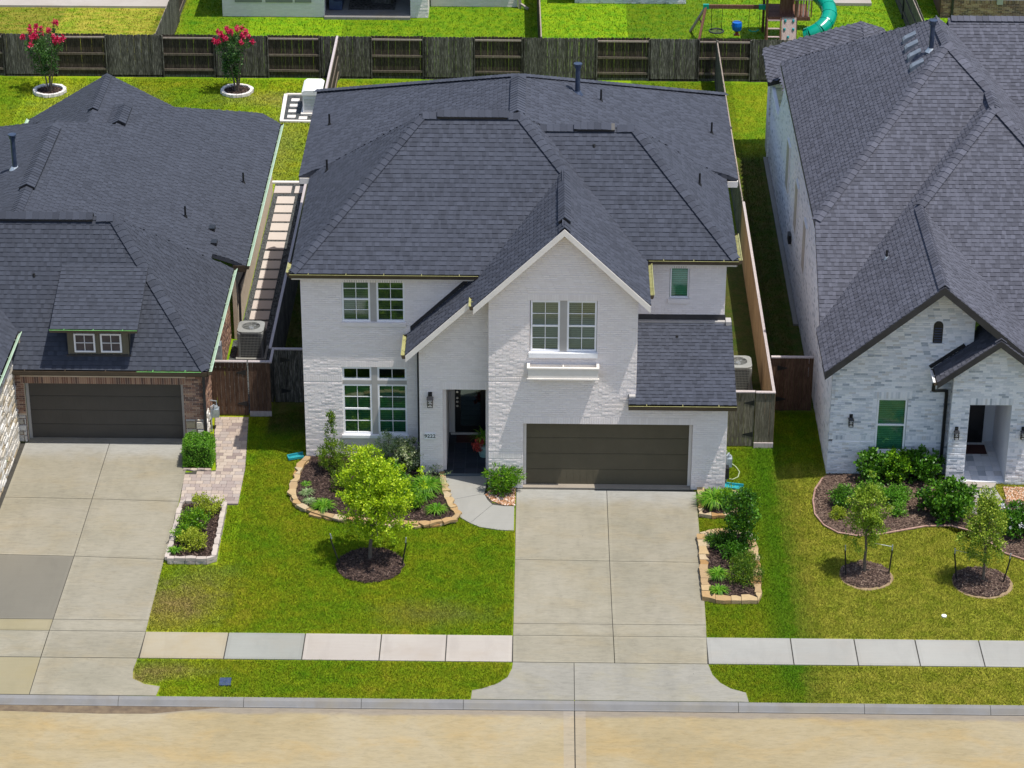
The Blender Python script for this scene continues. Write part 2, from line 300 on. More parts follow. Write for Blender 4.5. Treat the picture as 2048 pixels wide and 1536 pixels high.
def lawn_mat():
    m, nt, p, out = mk('lawn_grass'); v = pos(nt)
    g = nd(nt, 'ShaderNodeSeparateXYZ'); nt.links.new(v, g.inputs[0]); X, Y = g.outputs[0], g.outputs[1]
    big = noise(nt, v, .35, 5, .6, .4); mid = noise(nt, v, 2.2, 5, .65, .3); fin = noise(nt, v, 26, 4, .75)
    t = mth(nt, 'ADD', mth(nt, 'MULTIPLY', big, .55), mth(nt, 'MULTIPLY', mid, .45))
    c = ramp(nt, t, [(.30, (.075, .195, .002)), (.44, (.135, .225, .003)), (.57, (.205, .245, .006)), (.70, (.31, .285, .022))])
    def band(v_, a, b, w):      # soft window a..b
        u = nd(nt, 'ShaderNodeMapRange'); u.interpolation_type = 'SMOOTHSTEP'; nt.links.new(v_, u.inputs[0]); u.inputs[1].default_value = a-w; u.inputs[2].default_value = a+w
        d = nd(nt, 'ShaderNodeMapRange'); d.interpolation_type = 'SMOOTHSTEP'; nt.links.new(v_, d.inputs[0]); d.inputs[1].default_value = b-w; d.inputs[2].default_value = b+w
        return mth(nt, 'MULTIPLY', u.outputs[0], mth(nt, 'SUBTRACT', 1, d.outputs[0]))
    wob = mth(nt, 'MULTIPLY_ADD', mid, .5, -.25); Xw = mth(nt, 'ADD', X, wob)
    # the neighbour's drier lawn on the right, mown to a straight edge
    dry = mth(nt, 'MULTIPLY', band(Xw, 7.35, 40, .10), band(Y, -20, 1.5, .5))
    c = mixc(nt, mth(nt, 'MULTIPLY', dry, .75), c, ramp(nt, mid, [(.35, (.20, .215, .016)), (.6, (.32, .30, .040))]))
    lush = mth(nt, 'MULTIPLY', band(Xw, 6.7, 7.5, .55), band(Y, -11, 4, 1.5))
    c = mixc(nt, mth(nt, 'MULTIPLY', lush, .8), c, (.060, .185, .002))
    # lush back gardens beyond the fence
    bk = mth(nt, 'MULTIPLY', band(X, -15, 40, .3), band(Y, 33, 60, .4))
    c = mixc(nt, mth(nt, 'MULTIPLY', bk, 1.0), c, ramp(nt, mid, [(.3, (.065, .195, .002)), (.62, (.175, .265, .004))]))
    bl = mth(nt, 'MULTIPLY', band(X, -60, -15, .3), band(Y, 34, 60, .6))
    c = mixc(nt, mth(nt, 'MULTIPLY', bl, .95), c, ramp(nt, noise(nt, pos(nt, (1, 2.5, 1)), 1.3, 4, .6), [(.35, (.11, .18, .003)), (.6, (.27, .235, .03))]))
    sp = mth(nt, 'MULTIPLY', band(Xw, 7.75, 9.5, .15), band(Y, 5, 25.5, .6)); sp2 = mth(nt, 'MULTIPLY', band(X, -7.8, -6.4, .1), band(Y, 3.2, 16, .6)); sp3 = mth(nt, 'MULTIPLY', band(X, 5.8, 7.45, .1), band(Y, 3.5, 16, .6))  # side yards: sparse dark grass and dirt, with shade painted into the colour
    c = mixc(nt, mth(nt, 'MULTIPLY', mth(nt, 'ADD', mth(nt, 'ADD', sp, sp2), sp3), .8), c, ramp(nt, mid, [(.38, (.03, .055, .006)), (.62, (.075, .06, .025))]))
    # brown patches where the turf is thin
    for (x, y, rx, ry, a) in ((-9.3, -6.6, 1.5, 1.4, .75), (-10.1, -10.3, .9, .5, .8), (-9.4, -9.8, 1.7, .5, .6), (-2.3, -6.9, 1.8, .8, .35), (-17, 30, 3, 3, .35), (-9.5, 26, 1.4, 5, .35), (-8.6, -5.2, 1.2, 1, .3), (-10, 31, 3, 1, .4)):
        dx = mth(nt, 'MULTIPLY', mth(nt, 'SUBTRACT', X, x), 1/rx); dy = mth(nt, 'MULTIPLY', mth(nt, 'SUBTRACT', Y, y), 1/ry)
        d = mth(nt, 'SQRT', mth(nt, 'ADD', mth(nt, 'MULTIPLY', dx, dx), mth(nt, 'MULTIPLY', dy, dy)))
        d = mth(nt, 'ADD', d, mth(nt, 'MULTIPLY_ADD', mid, 1.6, -.8))
        k = mth(nt, 'MULTIPLY', mth(nt, 'SUBTRACT', 1.1, d, clamp=True), a*1.2, clamp=True)
        c = mixc(nt, k, c, ramp(nt, fin, [(.35, (.16, .115, .035)), (.65, (.30, .225, .085))]))
    f = mth(nt, 'MULTIPLY_ADD', mth(nt, 'SUBTRACT', noise(nt, v, 17, 5, .85), .5), 2.6, 1.0); f = mth(nt, 'MAXIMUM', f, .25)
    f = mth(nt, 'MULTIPLY', f, mth(nt, 'MULTIPLY_ADD', rnd(nt), .9, .55))
    c = mixc(nt, 1.0, c, nd_comb(nt, f), 'MULTIPLY')
    nt.links.new(c, p.inputs['Base Color']); p.inputs['Roughness'].default_value = .8; p.inputs['Specular IOR Level'].default_value = .15
    bump(nt, p, noise(nt, v, 30, 4, .8), 1.0, .03)
    return m
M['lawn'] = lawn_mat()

# ------------------------------------------------------------------ mesh helpers
class MB:
    def __init__(s): s.v = []; s.f = []; s.r = []
    e = None
    def add(s, vs, fs, r=None, edge=None):
        if edge is not None:
            s.e = s.e or []; s.e.extend([0]*(len(s.f)-len(s.e))); s.e.extend(edge)
        b = len(s.v); s.v.extend(tuple(map(float, p)) for p in vs); s.f.extend([tuple(b+i for i in f) for f in fs])
        s.r.extend([random.random() if r is None else r]*len(fs)); return s
    def quad(s, a, b, c, d, r=None): return s.add((a, b, c, d), ((0, 1, 2, 3),), r)
    def box(s, x0, x1, y0, y1, z0, z1, r=None):
        if x0 > x1: x0, x1 = x1, x0
        if y0 > y1: y0, y1 = y1, y0
        if z0 > z1: z0, z1 = z1, z0
        v = [(x, y, z) for z in (z0, z1) for y in (y0, y1) for x in (x0, x1)]
        return s.add(v, ((0, 2, 3, 1), (4, 5, 7, 6), (0, 1, 5, 4), (2, 6, 7, 3), (0, 4, 6, 2), (1, 3, 7, 5)), r)
    def beam(s, p, q, w, h=None, r=None, up=(0, 0, 1)):
        h = h or w; p = Vector(p); q = Vector(q); d = (q-p).normalized(); u = Vector(up)
        if abs(d.dot(u)) > .98: u = Vector((0, 1, 0))
        a = d.cross(u).normalized()*w/2; b = a.cross(d).normalized()*h/2
        v = [p-a-b, p+a-b, p+a+b, p-a+b, q-a-b, q+a-b, q+a+b, q-a+b]
        return s.add(v, ((0, 1, 2, 3), (7, 6, 5, 4), (0, 4, 5, 1), (1, 5, 6, 2), (2, 6, 7, 3), (3, 7, 4, 0)), r)
    def tube(s, pts, rad, n=8, r=None, cap=True):
        pts = [Vector(p) for p in pts]; rad = rad if isinstance(rad, (list, tuple)) else [rad]*len(pts)
        rings = []; prev = None
        for i, p in enumerate(pts):
            d = (pts[min(i+1, len(pts)-1)]-pts[max(i-1, 0)]).normalized()
            if prev is None:
                u = Vector((1, 0, 0)) if abs(d.x) < .9 else Vector((0, 1, 0))
            else: u = prev
            a = (u - d*u.dot(d)).normalized(); prev = a; b = d.cross(a)
            rings.append([p + (a*math.cos(t)+b*math.sin(t))*rad[i] for t in [2*math.pi*k/n for k in range(n)]])
        v = [x for q in rings for x in q]; f = []
        for i in range(len(pts)-1):
            for k in range(n): f.append((i*n+k, i*n+(k+1) % n, (i+1)*n+(k+1) % n, (i+1)*n+k))
        if cap: f.append(tuple(range(n))[::-1]); f.append(tuple((len(pts)-1)*n+k for k in range(n)))
        return s.add(v, f, r)
    def cyl(s, x, y, z0, z1, r0, r1=None, n=12, r=None): return s.tube([(x, y, z0), (x, y, z1)], [r0, r0 if r1 is None else r1], n, r)
    def prism(s, poly, z0, z1, r=None):
        n = len(poly); A = sum(poly[i][0]*poly[(i+1) % n][1]-poly[(i+1) % n][0]*poly[i][1] for i in range(n))
        if A < 0: poly = poly[::-1]
        v = [(x, y, z0) for x, y in poly]+[(x, y, z1) for x, y in poly]
        f = [tuple(range(n, 2*n)), tuple(range(n))[::-1]]+[(i, (i+1) % n, n+(i+1) % n, n+i) for i in range(n)]
        return s.add(v, f, r)

OFF = {}
def world_off(o): return OFF.get(o.name, Vector((0, 0, 0)))
def mesh_from(mb, name, mat, off=Vector((0, 0, 0)), smooth=False):
    me = bpy.data.meshes.new(name)
    V = np.array(mb.v, dtype=np.float64).reshape(-1, 3) - np.array(off)
    me.from_pydata(V.tolist(), [], mb.f)
    a = me.attributes.new('rnd', 'FLOAT', 'FACE'); a.data.foreach_set('value', np.array(mb.r, dtype=np.float32))
    if mb.e:
        q = mb.e+[0]*(len(mb.f)-len(mb.e)); a = me.attributes.new('edge', 'FLOAT', 'FACE'); a.data.foreach_set('value', np.array(q, dtype=np.float32))
    me.materials.append(mat)
    if smooth: me.polygons.foreach_set('use_smooth', [True]*len(me.polygons))
    me.update(); return me
def part(name, mb, mat, parent=None, smooth=False, kind=None, **props):
    """one mesh object built in world coordinates; parent is an Empty or a part"""
    off = world_off(parent) if parent else Vector((0, 0, 0))
    if isinstance(mat, str): mat = M[mat]
    o = bpy.data.objects.new(name, mesh_from(mb, name, mat, off, smooth)); COL.objects.link(o)
    if parent: o.parent = parent; OFF[o.name] = off
    if kind: o['kind'] = kind
    for k, v in props.items(): o[k] = v
    return o
def thing(name, label, cat, loc, group=None):
    o = bpy.data.objects.new(name, None); COL.objects.link(o); o.location = loc; o.empty_display_size = .2
    OFF[o.name] = Vector(loc); o['label'] = label; o['category'] = cat
    if group: o['group'] = group
    return o
def single(name, mb, mat, label, cat, group=None, smooth=False, loc=None):
    loc = Vector(loc) if loc is not None else Vector(np.mean(np.array(mb.v), axis=0))
    if isinstance(mat, str): mat = M[mat]
    o = bpy.data.objects.new(name, mesh_from(mb, name, mat, loc, smooth)); COL.objects.link(o); o.location = loc
    OFF[o.name] = loc; o['label'] = label; o['category'] = cat
    if group: o['group'] = group
    return o
def struct(name, mb, mat, parent=None):
    o = part(name, mb, mat, parent)
    if parent is None: o['kind'] = 'structure'; OFF[o.name] = Vector((0, 0, 0))
    return o
def inst(name, me, mat4, parent):
    """a piece that shares its mesh with the others of its kind"""
    o = bpy.data.objects.new(name, me); COL.objects.link(o); o.parent = parent
    m = mat4.copy(); m.translation = m.translation - world_off(parent); o.matrix_basis = m
    return o

def clip_rows(poly, b0, b1):
    """2-D polygon [(a,b)], strip b0..b1 -> trapezoids [(aL0,aR0,aL1,aR1)]"""
    def cross(b):
        xs = []
        n = len(poly)
        for i in range(n):
            (a1, c1), (a2, c2) = poly[i], poly[(i+1) % n]
            if (c1 <= b) != (c2 <= b): xs.append(a1+(b-c1)*(a2-a1)/(c2-c1))
        return sorted(xs)
    e = (b1-b0)*.02; lo, hi = cross(b0+e), cross(b1-e)
    if not lo and not hi: return []
    if len(lo) != len(hi):
        m = cross((b0+b1)/2); lo = hi = m
    return [(lo[i], lo[i+1], hi[i], hi[i+1]) for i in range(0, len(lo)-1, 2)]

ROOFCAND = {}
def roof_plane(roof, key, pts, mat_deck, expo=.143, thick=.14, seed=0):
    """deck polygon plus overlapping shingles laid course by course"""
    P = [Vector(p) for p in pts]
    n = Vector((0, 0, 0))
    for i in range(len(P)): n += P[i].cross(P[(i+1) % len(P)])
    n.normalize()
    if n.z < 0: n = -n; P = P[::-1]
    h = Vector((0, 0, 1)).cross(n).normalized(); u = n.cross(h)
    if u.z < 0: u = -u; h = -h
    o = min(P, key=lambda p: p.dot(u)); o = o.copy()
    poly = [((p-o).dot(h), (p-o).dot(u)) for p in P]
    P = [o+h*a+u*b for a, b in poly]
    dk = MB(); k = len(P)
    dk.add([tuple(p) for p in P]+[(p.x, p.y, p.z-thick) for p in P], [tuple(range(k)), tuple(range(k, 2*k))[::-1]]+[(i, k+i, k+(i+1) % k, (i+1) % k) for i in range(k)])
    part('roof_deck', dk, mat_deck, roof)
    mb, cands = ROOFCAND[key]
    b = 0; bm = max(q[1] for q in poly)
    while b < bm:
        b1 = min(b+expo, bm)
        for (l0, r0, l1, r1) in clip_rows(poly, b, b1):
            w = max(r0-l0, r1-l1); L = min(l0, l1); Rr = max(r0, r1)
            a = L - random.random()*.3; tooth = random.random() < .5
            while a < Rr:
                tooth = not tooth; wd = random.choice((.11, .14, .17, .20) if tooth else (.08, .10, .13)); a2 = a+wd
                x0, x1 = max(a, l0), min(a2, r0); y0, y1 = max(a, l1), min(a2, r1)
                if x1 > x0+.01 or y1 > y0+.01:
                    x0, x1 = min(x0, x1), max(x0, x1); y0, y1 = min(y0, y1), max(y0, y1)
                    if a >= max(l0, l1) and a2 <= min(r0, r1) and b1-b > expo*.98:
                        cands.append((o+h*a+u*b, h, u, n, wd, tooth))
                    else: shingle_into(mb, o, h, u, n, x0, x1, y0, y1, b, b1, tooth)
                a = a2
        b += expo
    return n
def shingle_into(mb, o, h, u, n, x0, x1, y0, y1, b, b1, tooth=True, r=None):
    t = (.020 if tooth else .011) + random.random()*.004; g = .001
    if r is None: r = .3+.7*random.random() if tooth else .55*random.random()
    v = [o+h*(x0+g)+u*b+n*t, o+h*(x1-g)+u*b+n*t, o+h*(y1-g)+u*(b1+.01)+n*.003, o+h*(y0+g)+u*(b1+.01)+n*.003, o+h*(x0+g)+u*b, o+h*(x1-g)+u*b]
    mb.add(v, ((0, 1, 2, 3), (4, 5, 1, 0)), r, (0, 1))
def flush_roof(roof, key, mat, nsel=300, expo=.143):
    mb, cands = ROOFCAND[key]
    cands.sort(key=lambda c: (c[0]-CAM).length)
    meshes = {}
    for (p, h, u, n, wd, th) in cands[:nsel]:
        if (wd, th) not in meshes:
            m = MB(); g = .001; t = .022 if th else .012
            v = [(g, 0, t), (wd-g, 0, t), (wd-g, expo+.01, .003), (g, expo+.01, .003), (g, 0, 0), (wd-g, 0, 0)]
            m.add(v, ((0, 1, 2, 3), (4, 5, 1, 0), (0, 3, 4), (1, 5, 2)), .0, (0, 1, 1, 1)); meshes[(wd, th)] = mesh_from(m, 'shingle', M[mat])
        m4 = Matrix(((h.x, u.x, n.x, p.x), (h.y, u.y, n.y, p.y), (h.z, u.z, n.z, p.z), (0, 0, 0, 1)))
        inst('shingle', meshes[(wd, th)], m4, roof)
    for (p, h, u, n, wd, th) in cands[nsel:]: shingle_into(mb, p, h, u, n, 0, wd, 0, wd, 0, expo, th)
    part('shingle_field', mb, mat, roof, kind='stuff')
CAPM = {}
def caps(roof, p, q, mat, droop=(.9, .9), w=.17, lift=.035, step=.2):
    """bent cap shingles overlapping along a ridge or hip, laid from p (low) to q (high)"""
    p, q = Vector(p), Vector(q); d = (q-p); L = d.length; d.normalize()
    a = Vector((d.y, -d.x, 0)).normalized(); n = a.cross(d)
    if n.z < 0: n = -n; a = -a
    key = (mat, droop, w)
    if key not in CAPM:
        m = MB(); l = step*1.5
        def pr(x, z0): return [(x, -w, z0-w*droop[0]), (x, 0, z0), (x, w, z0-w*droop[1])]
        v = pr(0, .028)+pr(l, .004)+pr(0, .004)
        m.add(v, ((0, 1, 4, 3), (1, 2, 5, 4), (6, 7, 1, 0), (7, 8, 2, 1)), 0.0); CAPM[key] = mesh_from(m, 'cap_shingle', M[mat])
    me = CAPM[key]; k = int(L/step)
    for i in range(k):
        c = p+d*(i*step)+n*lift
        inst('cap_shingle', me, Matrix(((d.x, -a.x, n.x, c.x), (d.y, -a.y, n.y, c.y), (d.z, -a.z, n.z, c.z), (0, 0, 0, 1))), roof)

BRK = {}
def wall(house, p0, p1, poly, holes, brick_mat, mortar_mat, name='wall', key=None, bricks=True, course=.0677, bl=.203, depth=.12, relief=.006, smooth_rows=(), rects=()):
    """a wall from p0 to p1 (x,y); poly in (u,z); holes (u0,u1,z0,z1); bricks face left-hand... the outward side is right of p0->p1 turned -90"""
    p0 = Vector((p0[0], p0[1], 0)); p1 = Vector((p1[0], p1[1], 0)); h = (p1-p0).normalized(); out = Vector((h.y, -h.x, 0))
    zmin = min(z for _, z in poly); zmax = max(z for _, z in poly)
    bk = MB(); zs = sorted(set([zmin, zmax]+[z for _, z in poly]+[z for q in holes for z in q[2:]]))
    zz = []
    for a, b in zip(zs, zs[1:]):
        k = max(1, int((b-a)/.5)); zz += [a+(b-a)*i/k for i in range(k)]
    zz.append(zs[-1])
    def P(u, z, o=0): v = p0+h*u+out*o; return (v.x, v.y, z)
    for a, b in zip(zz, zz[1:]):
        if b-a < 1e-4: continue
        for tr in clip_rows(poly, a, b):
            segs = [tr]
            for (u0, u1, z0, z1) in holes:
                if z0 < (a+b)/2 < z1:
                    ns = []
                    for (l0, r0, l1, r1) in segs:
                        if u1 <= min(l0, l1) or u0 >= max(r0, r1): ns.append((l0, r0, l1, r1)); continue
                        if u0 > max(l0, l1): ns.append((l0, u0, l1, u0))
                        if u1 < min(r0, r1): ns.append((u1, r0, u1, r1))
                    segs = ns
            for (l0, r0, l1, r1) in segs:
                bk.quad(P(l0, a), P(r0, a), P(r1, b), P(l1, b), .5); bk.quad(P(r0, a, -depth), P(l0, a, -depth), P(l1, b, -depth), P(r1, b, -depth), .5)
    for (u0, u1, z0, z1) in holes:
        for (A, B) in (((u0, z0), (u0, z1)), ((u0, z1), (u1, z1)), ((u1, z1), (u1, z0)), ((u1, z0), (u0, z0))):
            bk.quad(P(*A), P(*B), P(*B, -depth), P(*A, -depth), .5)
    # end faces
    n = len(poly)
    for i in range(n):
        A, B = poly[i], poly[(i+1) % n]; bk.quad(P(*A), P(*B), P(*B, -depth), P(*A, -depth), .5)
    w = part(name, bk, mortar_mat, house)
    if not bricks: return w
    mb, cands = BRK.setdefault(key, (MB(), []))
    g = .010; z = zmin; row = 0
    while z < zmax:
        z1 = z+course
        pcs = clip_rows(poly, z, min(z1, zmax))
        for (l0, r0, l1, r1) in pcs:
            L, Rr = max(l0, l1), min(r0, r1); a = L - (bl/2 if row % 2 else 0)
            while a < Rr:
                u0, u1 = max(a, L), min(a+bl, Rr); a += bl
                sp = [(u0, u1)]
                for (h0, h1, hz0, hz1) in holes:
                    if z1 > hz0+.02 and z < hz1-.02:
                        sp = [q for (s0, s1) in sp for q in ((s0, min(s1, h0)), (max(s0, h1), s1)) if q[1] > q[0]]
                for (rx0, rx1, rz0, rz1) in rects:
                    if z1 > rz0+.01 and z < rz1-.01:
                        sp = [q for (s0, s1) in sp for q in ((s0, min(s1, rx0)), (max(s0, rx1), s1)) if q[1] > q[0]]
                for (s0, s1) in sp:
                    if s1-s0 < .03 or z1 > zmax: continue
                    rel = .004+random.random()**1.5*relief*1.6
                    if s1-s0 > bl*.99: cands.append((p0+h*(s0+g/2)+Vector((0, 0, z+g/2)), h, out, w, rel))
                    else: brick_into(mb, p0+h*(s0+g/2)+Vector((0, 0, z+g/2)), h, out, s1-s0-g, course-g, rel)
        z = z1; row += 1
    # soldier and rowlock bands: upright bricks
    for (rx0, rx1, rz0, rz1) in rects:
        u = rx0
        while u < rx1-.02:
            wd = min(.0677, rx1-u); brick_into(mb, p0+h*(u+g/2)+Vector((0, 0, rz0+g/2)), h, out, wd-g, rz1-rz0-g, .006+random.random()*.003); u += .0677
    return w
def brick_into(mb, p, h, out, l, ht, rel, r=None):
    z = Vector((0, 0, ht)); t1, t2 = rel+random.uniform(-.0015, .0015), rel+random.uniform(-.0015, .0015)
    v = [p, p+h*l, p+h*l+z, p+z]; f = [p+out*t1, p+h*l+out*t2, p+h*l+z+out*t2, p+z+out*t1]
    mb.add(v+f, ((4, 5, 6, 7), (0, 1, 5, 4), (1, 2, 6, 5), (2, 3, 7, 6), (3, 0, 4, 7)), r)
def flush_bricks(house, key, mat, nsel=300, course=.0677, bl=.203, owner=None):
    mb, cands = BRK[key]; g = .010
    cands.sort(key=lambda c: (c[0]-CAM).length)
    m = MB(); brick_into(m, Vector((0, 0, 0)), Vector((1, 0, 0)), Vector((0, -1, 0)), bl-g, course-g, .012, 0.0); me = mesh_from(m, 'brick', M[mat])
    for (p, h, out, w, rel) in cands[:nsel]:
        s = rel/.012
        inst('brick', me, Matrix(((h.x, -out.x*s, 0, p.x), (h.y, -out.y*s, 0, p.y), (0, 0, 1, p.z), (0, 0, 0, 1))), w)
    for (p, h, out, w, rel) in cands[nsel:]: brick_into(mb, p, h, out, bl-g, course-g, rel)
    part('brick_field', mb, mat, house, kind='stuff')

def window(house, x0, x1, z0, z1, y, glass='glass', slats='slat', grid=(2, 2), hung=True, recess=.07, sill=None, fr=.055):
    """front-facing window: frame, sashes, glazing bars, panes and slatted blind"""
    f = MB(); yy = y+recess
    f.box(x0, x1, yy-.03, yy+.05, z0, z0+fr); f.box(x0, x1, yy-.03, yy+.05, z1-fr, z1); f.box(x0, x0+fr, yy-.03, yy+.05, z0+fr, z1-fr); f.box(x1-fr, x1, yy-.03, yy+.05, z0+fr, z1-fr)
    w = part('window', f, 'frame_white', house)
    zm = (z0+z1)/2
    if hung:
        s = MB(); s.box(x0+fr, x1-fr, yy-.022, yy+.02, zm-.025, zm+.025); part('sash_rail', s, 'frame_white', w)
    zones = [(z0+fr, zm-.025), (zm+.025, z1-fr)] if hung else [(z0+fr, z1-fr)]
    b = MB()
    for (a, c) in zones:
        pn = MB(); pn.quad((x0+fr, yy+.01, a), (x1-fr, yy+.01, a), (x1-fr, yy+.01, c), (x0+fr, yy+.01, c)); part('pane', pn, glass, w)
        for i in range(1, grid[0]): xx = x0+fr+(x1-x0-2*fr)*i/grid[0]; b.box(xx-.009, xx+.009, yy-.008, yy+.006, a, c)
        for i in range(1, grid[1]): zz = a+(c-a)*i/grid[1]; b.box(x0+fr, x1-fr, yy-.009, yy+.005, zz-.009, zz+.009)
    if b.v: part('glazing_bar', b, 'frame_white', w)
    s = MB(); zz = z0+fr+.02
    while zz < z1-fr:
        s.quad((x0+fr, yy+.06, zz), (x1-fr, yy+.06, zz), (x1-fr, yy+.085, zz+.04), (x0+fr, yy+.085, zz+.04)); zz += .062
    if slats: part('blind', s, slats, w)
    k = MB(); k.quad((x0, yy+.22, z0), (x1, yy+.22, z0), (x1, yy+.22, z1), (x0, yy+.22, z1)); part('room_back', k, 'room', w)
    return w
def gutter(house, p, q, out, lip, name='gutter', h=.12, w=.12):
    """open K-style gutter: dark outside, pale lip and inside seen from above"""
    p, q, out = Vector(p), Vector(q), Vector(out); up = Vector((0, 0, 1))
    g = MB(); A, B = p-up*h, q-up*h
    g.quad(A+out*w*.8, B+out*w*.8, q+out*w, p+out*w); g.quad(A, A+out*w*.8, B+out*w*.8, B); g.quad(A, p, p+out*w, A+out*w*.8); g.quad(B, B+out*w*.8, q+out*w, q); g.quad(A, B, q, p)
    o = part(name, g, 'gutter', house)
    l = MB(); l.quad(p+out*(w-.012)+up*.004, q+out*(w-.012)+up*.004, q+out*(w+.012)+up*.004, p+out*(w+.012)+up*.004)
    l.quad(A+out*.02+up*.05, B+out*.02+up*.05, q+out*(w-.01)-up*.02, p+out*(w-.01)-up*.02)
    d = (q-p).normalized(); L = (q-p).length; k = int(L/1.2)
    part('gutter_lip', l, lip, o)
    hg = MB()
    for i in range(k+1):
        c = p+d*(L*(i+.5)/(k+1)); hg.beam(c+up*.006, c+out*w+up*.006, .016, .008)
    part('gutter_hanger', hg, lip, o)
    return o
def ray_plane(px, p0, n): pass

# ------------------------------------------------------------------ ground, street, paving
b = MB(); b.quad((-400, -400, -.32), (400, -400, -.32), (400, 400, -.32), (-400, 400, -.32)); struct('ground', b, 'dirt')
b = MB()
for x in range(-44, 44, 4):
    b.quad((x, -11.0, -.012), (x+4, -11.0, -.012), (x+4, 90, -.012), (x, 90, -.012))
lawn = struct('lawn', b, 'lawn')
b = MB(); b.quad((-44, -34, -.165), (44, -34, -.165), (44, -11.0, -.165), (-44, -11.0, -.165)); street = struct('street', b, 'joint')
JX = 1.43
def slab(poly, z, mat, parent, inset=.009, th=.12, r=None, name='slab'):
    n = len(poly); A = sum(poly[i][0]*poly[(i+1) % n][1]-poly[(i+1) % n][0]*poly[i][1] for i in range(n))
    if A < 0: poly = poly[::-1]
    q = []
    for i in range(n):
        p0, p1, p2 = Vector(poly[i-1]), Vector(poly[i]), Vector(poly[(i+1) % n])
        d1 = (p1-p0).normalized(); d2 = (p2-p1).normalized(); n1 = Vector((-d1.y, d1.x)); n2 = Vector((-d2.y, d2.x))
        m = n1+n2; m = m/max(.3, m.dot(n1)) if m.length > .01 else n1
        q.append(tuple(p1+m*inset))
    mb = MB(); c = (sum(p[0] for p in q)/n, sum(p[1] for p in q)/n)
    if n == 4 and mat != 'street':
        base = random.random(); ins = []
        for p in q:
            d = Vector((c[0]-p[0], c[1]-p[1])); k = .085
            ins.append((p[0]+math.copysign(min(k, abs(d.x)*.4), d.x), p[1]+math.copysign(min(k, abs(d.y)*.4), d.y)))
        mb.prism(q, z-th, z-.0035, (base+.35) % 1); mb.prism(ins, z-.02, z, base)
        for i in range(4): mb.quad((*q[i], z-.0010), (*q[(i+1) % 4], z-.0010), (*ins[(i+1) % 4], z-.0010), (*ins[i], z-.0010), (base+.45+.1*random.random()) % 1)
    else: mb.prism(q, z-th, z, r)
    return part(name, mb, mat, parent)
for (x0, x1) in ((-44, -14.9), (-14.9, JX), (JX, 17.5), (17.5, 44)):
    slab([(x0, -34), (x1, -34), (x1, -11.27), (x0, -11.27)], -.13, 'street', street, inset=.014)
kb = MB()
kerb = None
def kerb_seg(x0, x1, z0=-.0, mat='kerb', parent=None):
    k = MB(); zt = z0
    pr = [(-11.0, zt), (-11.10, zt), (-11.14, zt-.012), (-11.235, -.115), (-11.26, -.128), (-11.26, -.25), (-11.0, -.25)]
    n = len(pr); v = [(x0+.006, y, z) for y, z in pr]+[(x1-.006, y, z) for y, z in pr]
    k.add(v, [tuple(range(n)), tuple(range(n, 2*n))[::-1]]+[(i, n+i, n+(i+1) % n, (i+1) % n) for i in range(n)], random.random())
    return part('kerb_section', k, mat, parent)
k = MB(); k.box(-44, 44, -11.24, -11.01, -.3, -.14); kerb = struct('kerb', k, 'joint')
kx = [-44, -30, -20, -14.4, -10.2, -7, -4, -1.4, JX, 5.6, 8.8, 12, 20, 30, 44]
for a, c in zip(kx, kx[1:]): kerb_seg(a, c, 0, 'kerb', kerb)
# dirt washed into the gutter line
g = MB()
pp = [(-14.5, -11.28), (-14.5, -11.5), (-12.6, -11.55), (-10.6, -11.62), (-9.3, -11.6), (-8.5, -11.45), (-7.6, -11.3), (-7.6, -11.28)]
g.add([(x, y, -.1255) for x, y in pp], [tuple(range(len(pp)))]); struct('wet_gutter_stain', g, var_mat('damp_silt', [(.10, .07, .045), (.17, .125, .075)], 5, fine=.2))

SWT, SWB = -7.96, -9.25
SL = {}
b = MB(); b.box(-44, 44, SWB+.01, SWT-.01, -.1, -.006); walk = struct('sidewalk', b, 'joint')
xs = [-9.93, -7.72, -5.68, -3.66, -1.93, -.18]
for (a, c, m) in zip(xs, xs[1:], ('walk_tan', 'walk_blue', 'walk_pink', 'walk_pink', 'walk_pink')): slab([(a, SWB), (c, SWB), (c, SWT), (a, SWT)], .012, m, walk, .016)
xs = [4.93, 7.16, 8.84, 10.45, 12.13, 13.85, 15.6, 17.4, 19.2, 21, 22.8, 24.6, 26.4, 28.2, 30, 32, 34, 36, 38, 40, 42, 44]
for a, c in zip([-44, -42, -40, -38, -36, -34, -32, -30, -28, -26, -24, -22, -20, -18.2], [-42, -40, -38, -36, -34, -32, -30, -28, -26, -24, -22, -20, -18.2, -16.6]): slab([(a, SWB), (c, SWB), (c, SWT), (a, SWT)], .012, 'walk_grey', walk, .016)
for a, c in zip(xs, xs[1:]): slab([(a, SWB), (c, SWB), (c, SWT), (a, SWT)], .012, 'walk_grey', walk, .016)
# main driveway
b = MB(); b.prism([(0, -.02), (4.98, -.02), (4.95, -8), (4.88, -9.3), (4.88, -10.95), (-.14, -10.95), (-.14, -9.3), (-.2, 0)], -.06, -.006); drive = struct('driveway', b, 'joint')
XC = 2.44
L0, R0 = (-.19, -.08), (5.04, -.15); L1, R1 = (-.18, -4.05), (5.02, -4.12); L2, R2 = (-.18, -7.38), (4.97, -7.36); L3, R3 = (-.18, SWT), (4.95, SWT); L4, R4 = (-.17, SWB), (4.91, SWB)
LS = [L0, L1, L2, L3, L4]; RS = [R0, R1, R2, R3, R4]; CS = [(2.44, -.1), (2.45, -4.1), (2.47, -7.37), (2.48, SWT), (2.49, SWB)]
for i in range(4):
    slab([LS[i+1], CS[i+1], CS[i], LS[i]], .014, 'drive', drive, .009); slab([CS[i+1], RS[i+1], RS[i], CS[i]], .014, 'drive', drive, .009)
